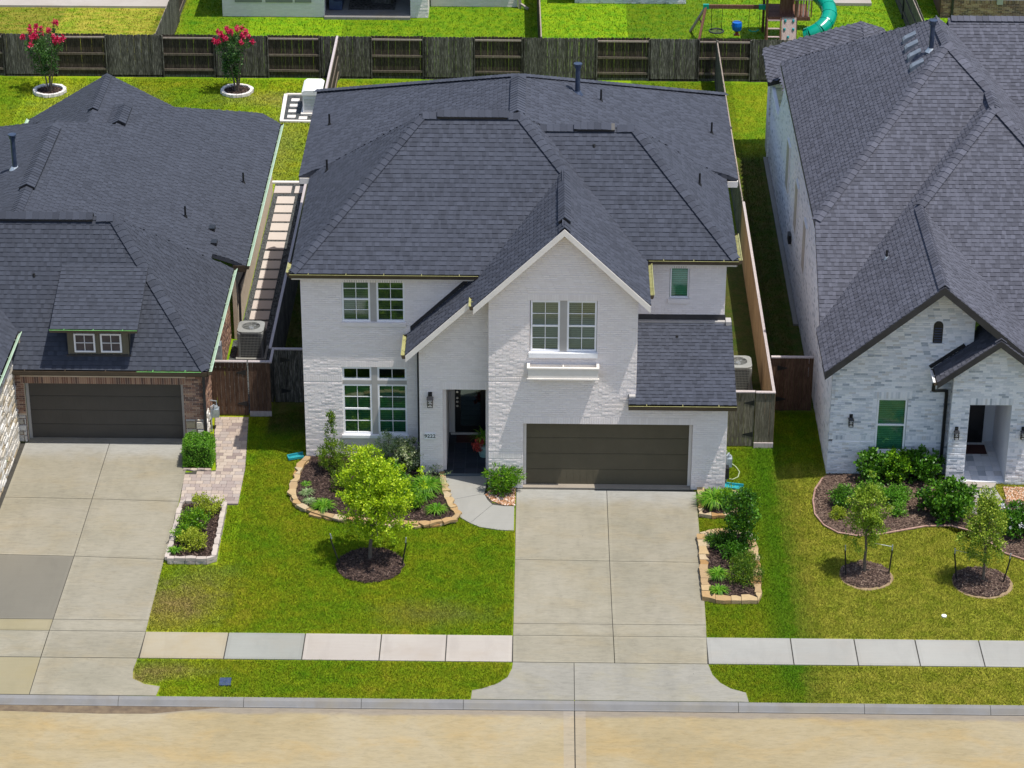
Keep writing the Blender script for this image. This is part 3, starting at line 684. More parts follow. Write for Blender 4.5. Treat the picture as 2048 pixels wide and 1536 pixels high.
slab([(-.17, SWB), (-.19, -9.55), (-.30, -9.95), (-.55, -10.25), (-.95, -10.5), (-1.2, -10.58), (-1.22, -10.99), (1.43, -10.99), (1.43, SWB)], .008, 'apron', drive, .009)
slab([(1.43, SWB), (1.43, -10.99), (5.88, -10.99), (5.83, -10.56), (5.45, -10.38), (5.2, -10.12), (5.02, -9.75), (4.93, SWB)], .008, 'apron', drive, .009)
# left driveway
b = MB(); b.prism([(-15.1, 2.5), (-9.96, 2.5), (-10.0, -11), (-17, -11), (-17, -3)], -.06, -.006); dl = struct('neighbour_driveway', b, 'joint')
ld = [(-9.95, 2.48), (-9.9, -1.0), (-9.91, -4.25), (-9.92, -7.4), (-9.92, SWT), (-9.95, SWB)]
lc = [(-12.42, 2.48), (-12.43, -.9), (-12.44, -4.12), (-12.48, -7.4), (-12.49, SWT), (-12.5, SWB)]
ll = [(-14.95, 2.48), (-14.98, -.85), (-15.0, -4.05), (-15.02, -7.4), (-15.03, SWT), (-15.05, SWB)]
for i in range(5):
    slab([lc[i+1], ld[i+1], ld[i], lc[i]], .014, 'drive', dl, .010)
    slab([ll[i+1], lc[i+1], lc[i], ll[i]], .014, ('drive', 'drive', 'drive_dark', 'drive_tan', 'drive')[i], dl, .010)
slab([lc[5], (-12.5, -10.99), (-9.25, -10.99), (-9.2, -10.55), (-9.62, -10.45), (-9.95, -10.2), (-10.0, -9.8), (-9.96, SWB)], .008, 'drive', dl, .010)
slab([ll[5], lc[5], (-12.5, -10.99), (-16.5, -10.99), (-16.2, -10.4), (-15.4, -9.9)], .008, 'drive_tan', dl, .010)
# front walk
b = MB(); b.prism([(-2.243, 0.522), (-2.135, -0.893), (-1.705, -1.776), (-1.050, -2.301), (-0.254, -2.426), (-0.272, -1.088), (-0.867, -0.868), (-1.038, -0.286), (-1.013, 0.547)], -.05, -.006); fw = struct('front_walk', b, 'joint')
slab([(-2.292, 0.642), (-2.214, -0.309), (-2.125, -0.776), (-1.109, -0.376), (-1.074, 0.008), (-1.030, 0.667)], .016, 'walk_grey', fw, .007)
slab([(-2.125, -0.776), (-1.993, -1.266), (-1.762, -1.777), (-1.482, -2.084), (-0.864, -1.013), (-1.014, -0.725), (-1.109, -0.376)], .016, 'walk_grey', fw, .007)
slab([(-1.482, -2.084), (-1.192, -2.304), (-0.622, -2.461), (-0.225, -2.481), (-0.229, -1.088), (-0.531, -1.093), (-0.864, -1.013)], .016, 'walk_grey', fw, .007)

# ------------------------------------------------------------------ the white brick house in the middle
H = thing('brick_house', 'white painted brick two-storey house with a steep front gable and slate-blue shingle roof', 'house', (0, 0, 0))
S1, S2, SB = .944, .97, .486
def zF1(x, y): return 6.14+S1*(y-1.46)
def zGL(x, y): return 8.38-S1*(1.115-x)
def zGR(x, y): return 8.38-S1*(x-1.115)
def zL1(x, y): return 6.14+S1*(x+6.70)
def zF2(x, y): return 6.14+S2*(y-2.62)
def zR1(x, y): return 6.14+S2*(6.17-x)
def zB1(x, y): return 9.6-S1*(y-5.13)
def zB2(x, y): return 9.05-S2*(y-5.62)
def zBL(x, y): return 6.14+SB*(x+7.05)
def zBR(x, y): return 6.14+SB*(6.53-x)
def up(fn, pts, dz=0): return [(x, y, fn(x, y)+dz) for x, y in pts]
# fascia, soffits and rake boards form the roof's own mesh
f = MB()
def eave_board(mb, p, q, h=.17, t=.03):
    p, q = Vector(p), Vector(q); mb.beam(p-Vector((0, 0, h/2+.012)), q-Vector((0, 0, h/2+.012)), t, h)
eave_board(f, (-6.70, 1.475, 6.13), (-1.3, 1.475, 6.13)); eave_board(f, (-6.685, 1.46, 6.13), (-6.685, 8.7, 6.13))
eave_board(f, (3.5, 2.635, 6.13), (6.17, 2.635, 6.13)); eave_board(f, (6.155, 2.62, 6.13), (6.155, 8.6, 6.13))
eave_board(f, (-7.035, 8.55, 6.13), (-7.035, 15.9, 6.13)); eave_board(f, (6.515, 8.55, 6.13), (6.515, 15.9, 6.13)); eave_board(f, (-7.05, 15.885, 6.13), (6.53, 15.885, 6.13))
f.box(-7.03, -6.7, 8.50, 8.53, 5.93, 6.12); f.box(6.2, 6.51, 8.50, 8.53, 5.93, 6.12)
f.box(-7.03, -6.45, 8.54, 15.9, 5.93, 5.96); f.box(5.87, 6.5, 8.54, 15.9, 5.93, 5.96)
f.box(-6.68, -6.45, 1.5, 8.5, 5.93, 5.96); f.box(5.87, 6.15, 2.64, 8.5, 5.93, 5.96); f.box(-6.68, -1.3, 1.49, 1.72, 5.93, 5.96); f.box(3.3, 6.15, 2.65, 2.95, 5.93, 5.96)
roof = part('roof', f, 'trim', H)
def rake(parent, p, q, mat='trim', h=.20, t=.03, dz=0, name='rake_board'):
    p, q = Vector(p), Vector(q); m = MB(); z = Vector((0, 0, 1)); y = Vector((0, 1, 0))
    a, b_ = p+z*(-.015+dz), q+z*(-.015+dz); c, d = b_-z*h, a-z*h
    v = [a, b_, c, d]+[w+y*t for w in (a, b_, c, d)]
    m.add(v, ((0, 1, 2, 3), (7, 6, 5, 4), (0, 4, 5, 1), (2, 6, 7, 3), (1, 5, 6, 2), (0, 3, 7, 4))); return part(name, m, mat, parent)
ROOFCAND['a'] = (MB(), [])
ms = 'deck_a'
roof_plane(roof, 'a', up(zF1, [(-6.70, 1.46), (-1.26, 1.46), (1.115, 3.83), (-.18, 5.13), (-3.03, 5.13)]), M[ms])
roof_plane(roof, 'a', up(zL1, [(-6.70, 1.46), (-3.03, 5.13), (-6.70, 8.8)]), M[ms])
roof_plane(roof, 'a', up(zB1, [(-6.70, 8.8), (-3.03, 5.13), (-.18, 5.13), (3.5, 8.8)]), M[ms])
roof_plane(roof, 'a', up(zF2, [(3.49, 2.62), (6.17, 2.62), (3.17, 5.62), (.35, 5.62)]), M[ms])
roof_plane(roof, 'a', up(zR1, [(6.17, 2.62), (6.17, 8.62), (3.17, 5.62)]), M[ms])
roof_plane(roof, 'a', up(zB2, [(6.17, 8.62), (3.17, 5.62), (.35, 5.62), (-2.0, 8.62)]), M[ms])
roof_plane(roof, 'a', up(zGL, [(1.115, -.35), (-1.42, -.35), (-1.42, .3), (-3.38, .3), (-3.38, 1.70), (-1.30, 1.70), (1.115, 3.83)]), M[ms])
roof_plane(roof, 'a', up(zGR, [(1.115, -.35), (3.55, -.35), (3.55, 2.62), (.35, 5.70), (-.18, 5.13), (1.115, 3.83)]), M[ms])
roof_plane(roof, 'a', up(zBL, [(-7.05, 8.55), (-7.05, 15.9), (-.27, 8.85), (-.27, 5.32), (-3, 6.71), (-6.55, 8.55)]), M[ms])
roof_plane(roof, 'a', up(zBR, [(6.53, 8.62), (6.53, 15.9), (-.27, 8.85), (-.27, 5.28), (.35, 5.62), (3.1, 7.03), (6.2, 8.62)]), M[ms])
sr = 3.46/7.3
roof_plane(roof, 'a', [(-7.05, 15.9, 6.14), (6.53, 15.9, 6.14), (-.27, 8.85, 9.44)], M[ms])
# low roof over the garage wing
SLG = (4.06-2.99)/(2.93+.42)
def zLG(x, y): return 2.99+SLG*(y+.42)
roof_plane(roof, 'a', up(zLG, [(3.0, -.42), (6.08, -.42), (6.08, -.02), (3.0, -.02)]), M[ms], thick=.1)
roof_plane(roof, 'a', up(zLG, [(3.215, -.02), (6.08, -.02), (6.08, 2.93), (3.215, 2.93)]), M[ms], thick=.1)
C_ = 'shingle_a'
caps(roof, (-6.66, 1.50, 6.16), (-3.03, 5.13, 9.6), C_, (.45, .45)); caps(roof, (1.115, 3.83, 8.38), (-.18, 5.13, 9.6), C_, (.45, .45))
caps(roof, (-.18, 5.13, 9.62), (-.98, 5.13, 9.62), C_); caps(roof, (-3.03, 5.13, 9.62), (-2.6, 5.13, 9.62), C_)
caps(roof, (1.115, -.33, 8.40), (1.115, .25, 8.40), C_); caps(roof, (1.115, 3.0, 8.40), (1.115, 3.83, 8.40), C_)
caps(roof, (6.13, 2.66, 6.17), (3.17, 5.62, 9.05), C_, (.45, .45)); caps(roof, (3.17, 5.62, 9.07), (2.6, 5.62, 9.07), C_); caps(roof, (.4, 5.62, 9.07), (1.4, 5.62, 9.07), C_)
caps(roof, (6.53, 15.9, 6.16), (-.27, 8.85, 9.44), C_, (.3, .3)); caps(roof, (-7.05, 15.9, 6.16), (-.27, 8.85, 9.44), C_, (.3, .3))
def ridge_vent(parent, p, q, w=.17, mat=C_, droop=.9, lift=.05):
    p, q = Vector(p), Vector(q); d = (q-p).normalized(); a = Vector((d.y, -d.x, 0)); L = (q-p).length
    b_ = MB(); z = Vector((0, 0, 1))
    pr = [a*-w+z*(lift-w*droop), a*-w+z*(lift-w*droop-.05), z*(lift-.05), a*w+z*(lift-w*droop-.05), a*w+z*(lift-w*droop), z*lift]
    v = [p+k for k in pr]+[q+k for k in pr]; n = 6
    b_.add(v, [tuple(range(n)), tuple(range(n, 2*n))[::-1]]+[(i, n+i, n+(i+1) % n, (i+1) % n) for i in range(n)])
    o = part('ridge_vent', b_, 'black', parent)
    caps(parent, p+z*(lift), q+z*(lift), mat, (droop, droop), w+.01, .008)
    return o
ridge_vent(roof, (-2.6, 5.13, 9.64), (-.55, 5.13, 9.64), droop=.85, lift=.08); ridge_vent(roof, (1.4, 5.62, 9.09), (2.6, 5.62, 9.09), droop=.85, lift=.08)
ridge_vent(roof, (-.27, 5.6, 9.47), (-.27, 8.6, 9.47), droop=.5, lift=.07, w=.22); ridge_vent(roof, (1.115, .25, 8.42), (1.115, 3.0, 8.42), droop=.85, lift=.06)
rake(roof, (1.115, -.38, zGL(1.115, 0)+.03), (-1.42, -.38, zGL(-1.42, 0)+.0)); rake(roof, (1.115, -.38, zGR(1.115, 0)+.03), (3.55, -.38, zGR(3.55, 0)))
rake(roof, (-1.10, .27, zGL(-1.10, 0)), (-3.38, .27, zGL(-3.38, 0)))
s = MB()   # sloping soffits behind the rakes
for (xa, xb, fn, y0, y1) in ((1.115, -1.42, zGL, -.35, 0), (1.115, 3.55, zGR, -.35, 0), (-1.0, -3.38, zGL, .3, .75)):
    s.quad((xa, y0, fn(xa, 0)-.19), (xb, y0, fn(xb, 0)-.19), (xb, y1, fn(xb, 0)-.19), (xa, y1, fn(xa, 0)-.19))
part('soffit', s, 'trim', roof)
s = MB(); s.box(3.0, 6.08, -.40, -.37, 2.80, 2.965); s.box(6.05, 6.075, -.39, 2.9, 2.80, 2.965); s.box(3.0, 6.07, -.39, 0, 2.80, 2.82); part('soffit', s, 'gutter', roof)
s = MB(); s.add([(6.06, -.4, 2.96), (6.06, 2.93, 4.03), (6.06, 2.93, 3.8), (6.06, -.4, 2.8)], ((0, 1, 2, 3),)); s.box(3.0, 3.2, -.02, .0, 2.85, 3.12); part('fascia', s, 'trim', roof)
# dark strips and flashing where roofs die into walls
s = MB(); s.box(3.22, 5.90, 2.92, 2.945, 4.06, 4.24); part('flashing', s, 'fascia_dark', roof); s = MB(); s.add([(-3.3, 1.69, zGL(-3.3, 0)+.02), (-1.3, 1.69, zGL(-1.3, 0)+.02), (-1.3, 1.69, zGL(-1.3, 0)+.17), (-3.3, 1.69, zGL(-3.3, 0)+.17)], ((0, 1, 2, 3),)); part('flashing', s, 'fascia_dark', roof)
s = MB(); s.box(3.215, 6.02, 2.80, 2.92, 4.02, 4.075); part('flashing', s, 'mullion', roof); s = MB(); s.box(5.9, 6.06, 2.7, 3.0, 4.0, 4.12); part('flashing', s, 'mullion', roof); s = MB(); s.box(3.02, 3.2, -.18, -.03, 3.06, 3.13); part('flashing', s, 'mullion', roof)
flush_roof(roof, 'a', 'shingle_a')
gutter(roof, (-6.72, 1.46, 6.15), (-1.32, 1.46, 6.15), (0, -1, 0), 'gutter_lip'); gutter(roof, (-6.70, 1.5, 6.15), (-6.70, 2.2, 6.15), (-1, 0, 0), 'gutter_lip')
gutter(roof, (3.58, 2.62, 6.15), (6.19, 2.62, 6.15), (0, -1, 0), 'gutter_lip'); gutter(roof, (6.17, 2.6, 6.15), (6.17, 4.5, 6.15), (1, 0, 0), 'gutter_lip')
gutter(roof, (3.55, .3, 6.10), (3.55, 2.45, 6.10), (1, 0, 0), 'gutter_lip'); gutter(roof, (3.0, -.42, 3.0), (6.08, -.42, 3.0), (0, -1, 0), 'gutter_lip')
gutter(roof, (-3.38, .3, zGL(-3.38, 0)), (-3.38, 1.65, zGL(-3.38, 0)), (-1, 0, 0), 'gutter_lip'); gutter(roof, (-1.42, -.3, zGL(-1.42, 0)), (-1.42, .28, zGL(-1.42, 0)), (-1, 0, 0), 'gutter_lip')
def pipe_on(parent, p, h, r=.036, flange=True, mat='black', cap=False, name='vent_pipe', fm=None):
    m = MB(); m.cyl(p[0], p[1], p[2]-.1, p[2]+h*.92, r*.9, n=10)
    if cap: m.cyl(p[0], p[1], p[2]+h-.12, p[2]+h-.03, r*1.25, n=12); m.cyl(p[0], p[1], p[2]+h-.02, p[2]+h+.02, r*1.6, n=12)
    o = part(name, m, mat, parent, smooth=False)
    if flange:
        f_ = MB(); f_.cyl(p[0], p[1], p[2]-.05, p[2]+.07, r*2.2, r*1.2, n=12); part('flashing_boot', f_, fm or mat, o)
    return o
for (px, py, pl) in ((659, 250, 'L'), (654, 342, 'l'), (1202, 202, 'R'), (1423, 267, 'R'), (1399, 370, 'r')):
    P_ = {(659, 250): (-6.350, 12.037, 6.480), (654, 342): (-6.098, 7.687, 6.709),
          (1202, 202): (2.278, 9.894, 8.206), (1423, 267): (5.854, 11.608, 6.469), (1399, 370): (5.176, 5.906, 7.104)}[(px, py)]
    pipe_on(roof, P_, .42)
pipe_on(roof, (1.543, 9.635, 8.564), .95, .085, cap=True, mat='vent_blue')
for P_ in ((1.992, 5.169, 8.612), (4.458, 2.226, 3.835)):
    m = MB(); m.cyl(P_[0], P_[1], P_[2]-.02, P_[2]+.07, .05, .035, n=8); part('exhaust_stub', m, 'black', roof)

# walls
wk = dict(brick_mat='white_brick', mortar_mat='white_mortar')
w1 = wall(H, (-6.45, 1.72), (-1.0, 1.72), [(0, 0), (3.45, 0), (3.45, 2.95), (5.45, 2.95), (5.45, 6.05), (0, 6.05)],
     [(1.18, 3.0, 4.49, 5.93), (1.13, 3.02, .76, 3.03)], name='front_wall', key='m', rects=[(1.1, 3.08, 3.03, 3.23), (0, 1.13, 2.56, 2.76), (0, 5.4, 5.75, 5.95)], **wk)
w2 = wall(H, (-3.02, .75), (-1.0, .75), [(0, .0), (2.02, .0), (2.02, 6.1), (0, 4.27)], [(.68, 1.97, 0, 2.82)], name='entry_wall', key='m', rects=[(.6, 2.02, 2.82, 3.06)], **wk)
ap = 2.115
w3 = wall(H, (-1.0, 0), (5.87, 0), [(0, 0), (6.87, 0), (6.87, 2.86), (4.22, 2.86), (4.22, zGR(3.22, 0)-.2), (ap, 8.18), (0, zGL(-1.0, 0)-.2)],
     [(1.0, 5.88, 0, 2.13), (1.17, 3.07, 4.39, 6.05)], name='gable_wall', key='m', rects=[(1.0, 5.9, 2.13, 2.35), (.0, .95, .98, 1.18), (1.1, 3.14, 6.05, 6.25), (0, 1.1, 3.5, 3.62)], **wk)
w4 = wall(H, (3.2, 2.95), (5.87, 2.95), [(0, 3.9), (2.67, 3.9), (2.67, 6.05), (0, 6.05)], [(1.03, 1.60, 4.74, 6.0)], name='upper_wall', key='m', rects=[(0, 2.67, 5.72, 5.92)], **wk)
# plain side and back walls (seen end-on or not at all)
b = MB()
b.box(-6.45, -6.33, 1.845, 15.6, 0, 6.05); b.box(5.75, 5.87, 3.08, 15.6, 0, 6.05); b.box(5.75, 5.87, .125, 3.07, 0, 2.9); b.box(-6.45, 5.87, 15.605, 15.72, 0, 6.05)
b.box(-3.02, -2.90, .875, 1.715, 0, 4.2); b.box(-1.0, -.88, .13, 5, 0, 6.2); b.box(3.10, 3.22, .13, 2.94, 2.2, 6.2)
b.add([(5.87, .0, 2.85), (5.87, 2.95, 2.85), (5.87, 2.95, 3.95)], ((0, 1, 2),))
part('side_wall', b, 'white_mortar', H)
b = MB(); b.box(-6.32, 5.74, 3.1, 15.5, 5.90, 5.925); part('ceiling_board', b, 'trim', H)
# windows and their surrounds
def mull(parent, x0, x1, z0, z1, y, mat='mullion'):
    m = MB(); m.box(x0, x1, y+.03, y+.12, z0, z1); return part('mullion', m, mat, parent)
window(H, -5.27, -4.45, 4.49, 5.90, 1.72, 'glass', 'slat'); window(H, -4.27, -3.45, 4.49, 5.90, 1.72, 'glass', 'slat_dark'); mull(H, -4.45, -4.27, 4.49, 5.93, 1.72)
window(H, -5.32, -4.46, .80, 2.45, 1.72, 'glass_green', 'slat', grid=(2, 2)); window(H, -4.29, -3.43, .80, 2.45, 1.72, 'glass_green', 'slat')
window(H, -5.32, -4.46, 2.58, 3.01, 1.72, 'glass_green', None, grid=(2, 1), hung=False); window(H, -4.29, -3.43, 2.58, 3.01, 1.72, 'glass_green', None, grid=(2, 1), hung=False)
mull(H, -4.46, -4.29, .80, 3.01, 1.72); mull(H, -5.32, -4.46, 2.45, 2.58, 1.725); mull(H, -4.29, -3.43, 2.45, 2.58, 1.725)
m = MB(); m.box(-5.36, -3.39, 1.66, 1.78, .70, .795); part('window_sill', m, 'frame_white', H)
m = MB(); m.box(-5.29, -3.42, 1.68, 1.78, 4.36, 4.485); part('window_sill', m, 'white_mortar', H)
window(H, .19, 1.02, 4.44, 6.03, 0, 'glass', 'slat', grid=(2, 2)); window(H, 1.22, 2.06, 4.44, 6.03, 0, 'glass', 'slat', grid=(2, 2)); mull(H, 1.02, 1.22, 4.40, 6.05, 0)
m = MB(); m.box(.14, 2.10, -.07, .10, 4.28, 4.43); part('window_sill', m, 'frame_white', H)
window(H, 4.245, 4.795, 4.76, 5.98, 2.95, 'glass_teal', 'slat_white', grid=(1, 1), hung=False, fr=.04)
m = MB(); m.box(4.19, 4.85, 2.89, 3.0, 4.62, 4.755); part('window_sill', m, 'white_mortar', H)
# flower box on brackets
m = MB(); x0, x1 = .13, 2.12
m.box(x0, x1, -.33, -.30, 3.76, 4.06); m.box(x0, x1, -.04, -.01, 3.76, 4.06); m.box(x0, x0+.03, -.30, -.04, 3.76, 4.06); m.box(x1-.03, x1, -.30, -.04, 3.76, 4.06); m.box(x0, x1, -.30, -.04, 3.76, 3.79)
m.box(1.11, 1.14, -.30, -.04, 3.79, 4.05); m.box(x0-.03, x1+.03, -.36, -.28, 4.06, 4.10); m.box(x0-.03, x0+.05, -.28, -.01, 4.06, 4.10); m.box(x1-.05, x1+.03, -.28, -.01, 4.06, 4.10); m.box(x0-.03, x1+.03, -.36, -.30, 3.72, 3.76)
fb = part('window_box', m, 'trim', H)
for x in (.24, 1.06, 1.94):
    m = MB(); m.box(x, x+.08, -.28, -.01, 3.66, 3.755); m.box(x, x+.08, -.10, -.01, 3.56, 3.66); part('bracket', m, 'trim', fb)
# garage door of four hinged sections
def garage_door(house, x0, x1, z1, y, mat, fr='trim'):
    f = MB(); f.box(x0, x0+.09, y-.07, y, 0, z1); f.box(x1-.09, x1, y-.07, y, 0, z1); f.box(x0, x1, y-.07, y, z1-.05, z1)
    g_ = part('garage_door', f, fr, house)
    n = 4; hh = (z1-.06)/n
    for i in range(n):
        p = MB(); a = i*hh+.02
        p.box(x0+.09, x1-.09, y-.03, y+.02, a, a+hh-.010)
        k = 24
        for j in range(k):
            xx = x0+.12+(x1-x0-.24)*j/k; p.box(xx, xx+(x1-x0-.24)/k-.02, y-.034, y-.030, a+.03, a+hh-.04)
        part('door_section', p, mat, g_)
    p = MB(); p.box(x0+.09, x1-.09, y+.03, y+.05, 0, z1); part('door_seal', p, 'black', g_)
    return g_
garage_door(H, 0, 4.88, 2.13, .24, 'garage')
m = MB(); m.box(.0, 4.88, -.02, .24, -.04, .035); part('garage_sill', m, concrete('sill_concrete', [(.50, .45, .42), (.56, .52, .49)]), H)
# porch: tiled floor, door, house number, lantern
m = MB(); m.box(-2.42, -1.0, .66, 3.3, -.05, .088); part('porch_floor', m, 'grout', H)
pf = bpy.context.scene.objects['porch_floor']
tx = np.linspace(-2.41, -1.01, 5); ty = np.linspace(.67, 3.2, 9)
for i in range(4):
    for j in range(8):
        t = MB(); t.box(tx[i]+.006, tx[i+1]-.006, ty[j]+.006, ty[j+1]-.006, .08, .102); part('floor_tile', t, 'slate_tile', pf)
m = MB(); m.box(-2.36, -2.25, .875, 3.2, .0, 2.82); m.box(-1.1, -1.0, .875, 3.2, 0, 2.82); m.box(-3.0, 0, 3.2, 3.3, 0, 3.0); m.box(-3.0, -.9, .88, 3.3, 2.83, 2.9); part('porch_wall', m, 'white_mortar', H)
m = MB(); m.box(-2.19, -2.08, 3.12, 3.22, .1, 2.5); m.box(-1.12, -1.03, 3.12, 3.22, .1, 2.5); m.box(-2.19, -1.03, 3.12, 3.22, 2.40, 2.5); m.box(-2.2, -1.0, 3.05, 3.2, .1, .16)
fd = part('front_door', m, 'trim', H)
m = MB(); x0, x1 = -2.07, -1.13
m.box(x0, x0+.17, 3.10, 3.15, .16, 2.4); m.box(x1-.17, x1, 3.10, 3.15, .16, 2.4); m.box(x0+.17, x1-.17, 3.10, 3.15, .16, .40); m.box(x0+.17, x1-.17, 3.10, 3.15, 2.22, 2.4); part('door_leaf', m, 'black_door', fd)
m = MB(); m.quad((x0+.17, 3.12, .40), (x1-.17, 3.12, .40), (x1-.17, 3.12, 2.22), (x0+.17, 3.12, 2.22)); part('pane', m, glass_mat('dark_door_glass', (.1, .12, .12), .12), fd)
m = MB(); m.quad((x0, 3.16, .2), (x1, 3.16, .2), (x1, 3.16, 2.4), (x0, 3.16, 2.4)); part('door_back', m, 'room', fd)
for z in (1.55, 1.35, 1.22, 1.08):
    m = MB(); m.tube([(-2.0, 3.09, z), (-2.0, 3.04, z)], .035, 10); part('door_hardware', m, 'silver', fd)
m = MB(); m.box(-2.02, -1.38, 2.55, 3.0, .103, .118); single('door_mat', m, 'mat_brown', 'dark brown mat lying at the black front door of the white house', 'doormat')
m = MB(); m.box(-2.88, -2.56, .715, .745, 1.20, 1.40); sg = part('number_plaque', m, 'frame_white', H)
def text(s, size, p, mat, parent, rz=0, name='lettering', ext=.004):
    cu = bpy.data.curves.new('t', 'FONT'); cu.body = s; cu.size = size; cu.extrude = ext; cu.align_x = 'CENTER'; cu.align_y = 'CENTER'; cu.resolution_u = 3
    to = bpy.data.objects.new('t', cu); COL.objects.link(to); dg = bpy.context.evaluated_depsgraph_get()
    me = bpy.data.meshes.new_from_object(to.evaluated_get(dg)); bpy.data.objects.remove(to)
    me.transform(Matrix.Translation(Vector(p)-world_off(parent)) @ Matrix.Rotation(rz, 4, 'Z') @ Matrix.Rotation(R(90), 4, 'X')); me.materials.clear(); me.materials.append(M[mat])
    o = bpy.data.objects.new(name, me); COL.objects.link(o); o.parent = parent; return o
text('9222', .165, (-2.72, .708, 1.30), 'black', sg, name='house_number')
def lantern(x, y, z, label, parent=None, sc=1., group=None):
    L = thing('wall_lantern', label, 'lantern', (x, y, z), group)
    m = MB(); m.box(x-.07*sc, x+.07*sc, y-.03, y, z+.08*sc, z+.30*sc); m.beam((x, y-.02, z+.26*sc), (x, y-.15*sc, z+.24*sc), .03*sc); part('bracket', m, 'black', L)
    m = MB(); m.add([(x+sx*a, y-.15*sc+sy*a, zz) for (a, zz) in ((.12*sc, z+.10*sc), (.05*sc, z+.2*sc)) for sx, sy in ((-1, -1), (1, -1), (1, 1), (-1, 1))], ((0, 1, 5, 4), (1, 2, 6, 5), (2, 3, 7, 6), (3, 0, 4, 7), (4, 5, 6, 7), (3, 2, 1, 0))); part('lamp_hood', m, 'black', L)
    m = MB(); c = .085*sc; yc = y-.15*sc
    for sx, sy in ((-1, -1), (1, -1), (1, 1), (-1, 1)): m.box(x+sx*c-.008, x+sx*c+.008, yc+sy*c-.008, yc+sy*c+.008, z-.22*sc, z+.1*sc)
    for zz in (-.22, -.10): 
        m.box(x-c, x+c, yc-c-.008, yc-c+.008, z+zz*sc, z+zz*sc+.014); m.box(x-c, x+c, yc+c-.008, yc+c+.008, z+zz*sc, z+zz*sc+.014); m.box(x-c-.008, x-c+.008, yc-c, yc+c, z+zz*sc, z+zz*sc+.014); m.box(x+c-.008, x+c+.008, yc-c, yc+c, z+zz*sc, z+zz*sc+.014)
    part('lamp_cage', m, 'black', L)
    m = MB(); m.cyl(x, yc, z-.2*sc, z+.02*sc, .03*sc, n=8); part('bulb_sleeve', m, 'trim', L)
    return L
P_ = (-2.704, 2.501); lantern(P_[0], .735, P_[1], 'black open-cage wall lantern left of the entry of the white house', sc=.82)
def downspout(parent, pts, w=.075, mat='gutter', name='downspout'):
    m = MB()
    for a, b_ in zip(pts, pts[1:]): m.beam(a, b_, w, w*.8)
    return part(name, m, mat, parent)
downspout(H, [(-3.08, 1.66, 4.0), (-3.08, 1.66, .1)], mat='fascia_dark')
flush_bricks(H, 'm', 'white_brick')
# planter by the door
PT = thing('potted_plant', 'teal glazed pot of red flowers and green spikes beside the front door', 'potted plant', (-1.17, 1.75, .1))
m = MB(); m.tube([(-1.17, 1.75, .10), (-1.17, 1.75, .25), (-1.17, 1.75, .42), (-1.17, 1.75, .50)], [.13, .17, .20, .21], 16); part('pot', m, 'pot', PT, smooth=False)

# ------------------------------------------------------------------ the dark-roofed house on the left
N = thing('brick_house', 'brown brick single-storey house on the left with a window dormer over its charcoal garage door', 'house', (-12, 6, 0))
SF, SG = 1.217, .5
def nF(x, y): return 2.6+SF*(y-2.2)
def nR(x, y): return 2.6+SF*(-9.32-x)
def nG(x, y): return 2.6+SG*(-8.95-x)
f = MB()
eave_board(f, (-17, 2.215, 2.59), (-9.32, 2.215, 2.59)); eave_board(f, (-9.335, 2.2, 2.59), (-9.335, 9.4, 2.59)); eave_board(f, (-8.965, 9.6, 2.59), (-8.965, 21.85, 2.59)); f.box(-9.35, -8.97, 9.58, 9.61, 2.4, 2.62)
f.box(-9.6, -9.33, 2.2, 9.5, 2.40, 2.42); f.box(-9.35, -8.96, 9.6, 21.85, 2.40, 2.42); f.box(-16, -9.33, 2.21, 2.55, 2.40, 2.42)
nroof = part('roof', f, 'gutter', N)
ROOFCAND['n'] = (MB(), [])
roof_plane(nroof, 'n', up(nF, [(-20, 2.2), (-9.32, 2.2), (-12.30, 5.18), (-20, 5.18)]), M[ms])
roof_plane(nroof, 'n', up(nR, [(-9.32, 2.2), (-9.32, 9.4), (-12.30, 5.18)]), M[ms])
roof_plane(nroof, 'n', [(-9.32, 9.4, 2.6), (-12.30, 5.18, 6.23), (-20, 5.18, 6.23), (-20, 9.4, 2.6)], M[ms])
roof_plane(nroof, 'n', up(nG, [(-8.95, 9.6), (-8.95, 21.85), (-9.6, 22.0), (-13.72, 17.56), (-13.74, 15.6), (-15.45, 13.8), (-15.45, 5.3), (-10.2, 5.3), (-10.0, 9.4), (-9.4, 9.6)]), M[ms])
roof_plane(nroof, 'n', up(lambda x, y: 5.85-SG*(-15.45-x), [(-15.45, 5.2), (-15.45, 13.8), (-20, 18.35), (-20, 5.2)]), M[ms])
roof_plane(nroof, 'n', up(lambda x, y: 5.85-SG*(y-13.8), [(-15.45, 13.8), (-13.74, 15.55), (-13.74, 17.6), (-18.5, 17.6), (-18.5, 16.9)]), M[ms])
roof_plane(nroof, 'n', up(lambda x, y: 4.99-SG*(-13.73-x), [(-13.73, 15.5), (-13.73, 17.56), (-16, 19.8), (-17, 14.5)]), M[ms])
roof_plane(nroof, 'n', up(lambda x, y: 5.0-.75*(-14.8-x), [(-14.8, 15.3), (-14.8, 20.4), (-18.0, 22.1), (-18.0, 17.0)]), M[ms])
roof_plane(nroof, 'n', up(lambda x, y: 5.0-.5*(x+14.8), [(-14.8, 15.3), (-14.8, 20.4), (-12.35, 20.2), (-12.6, 18.9), (-13.7, 17.7), (-13.7, 15.9)]), M[ms])
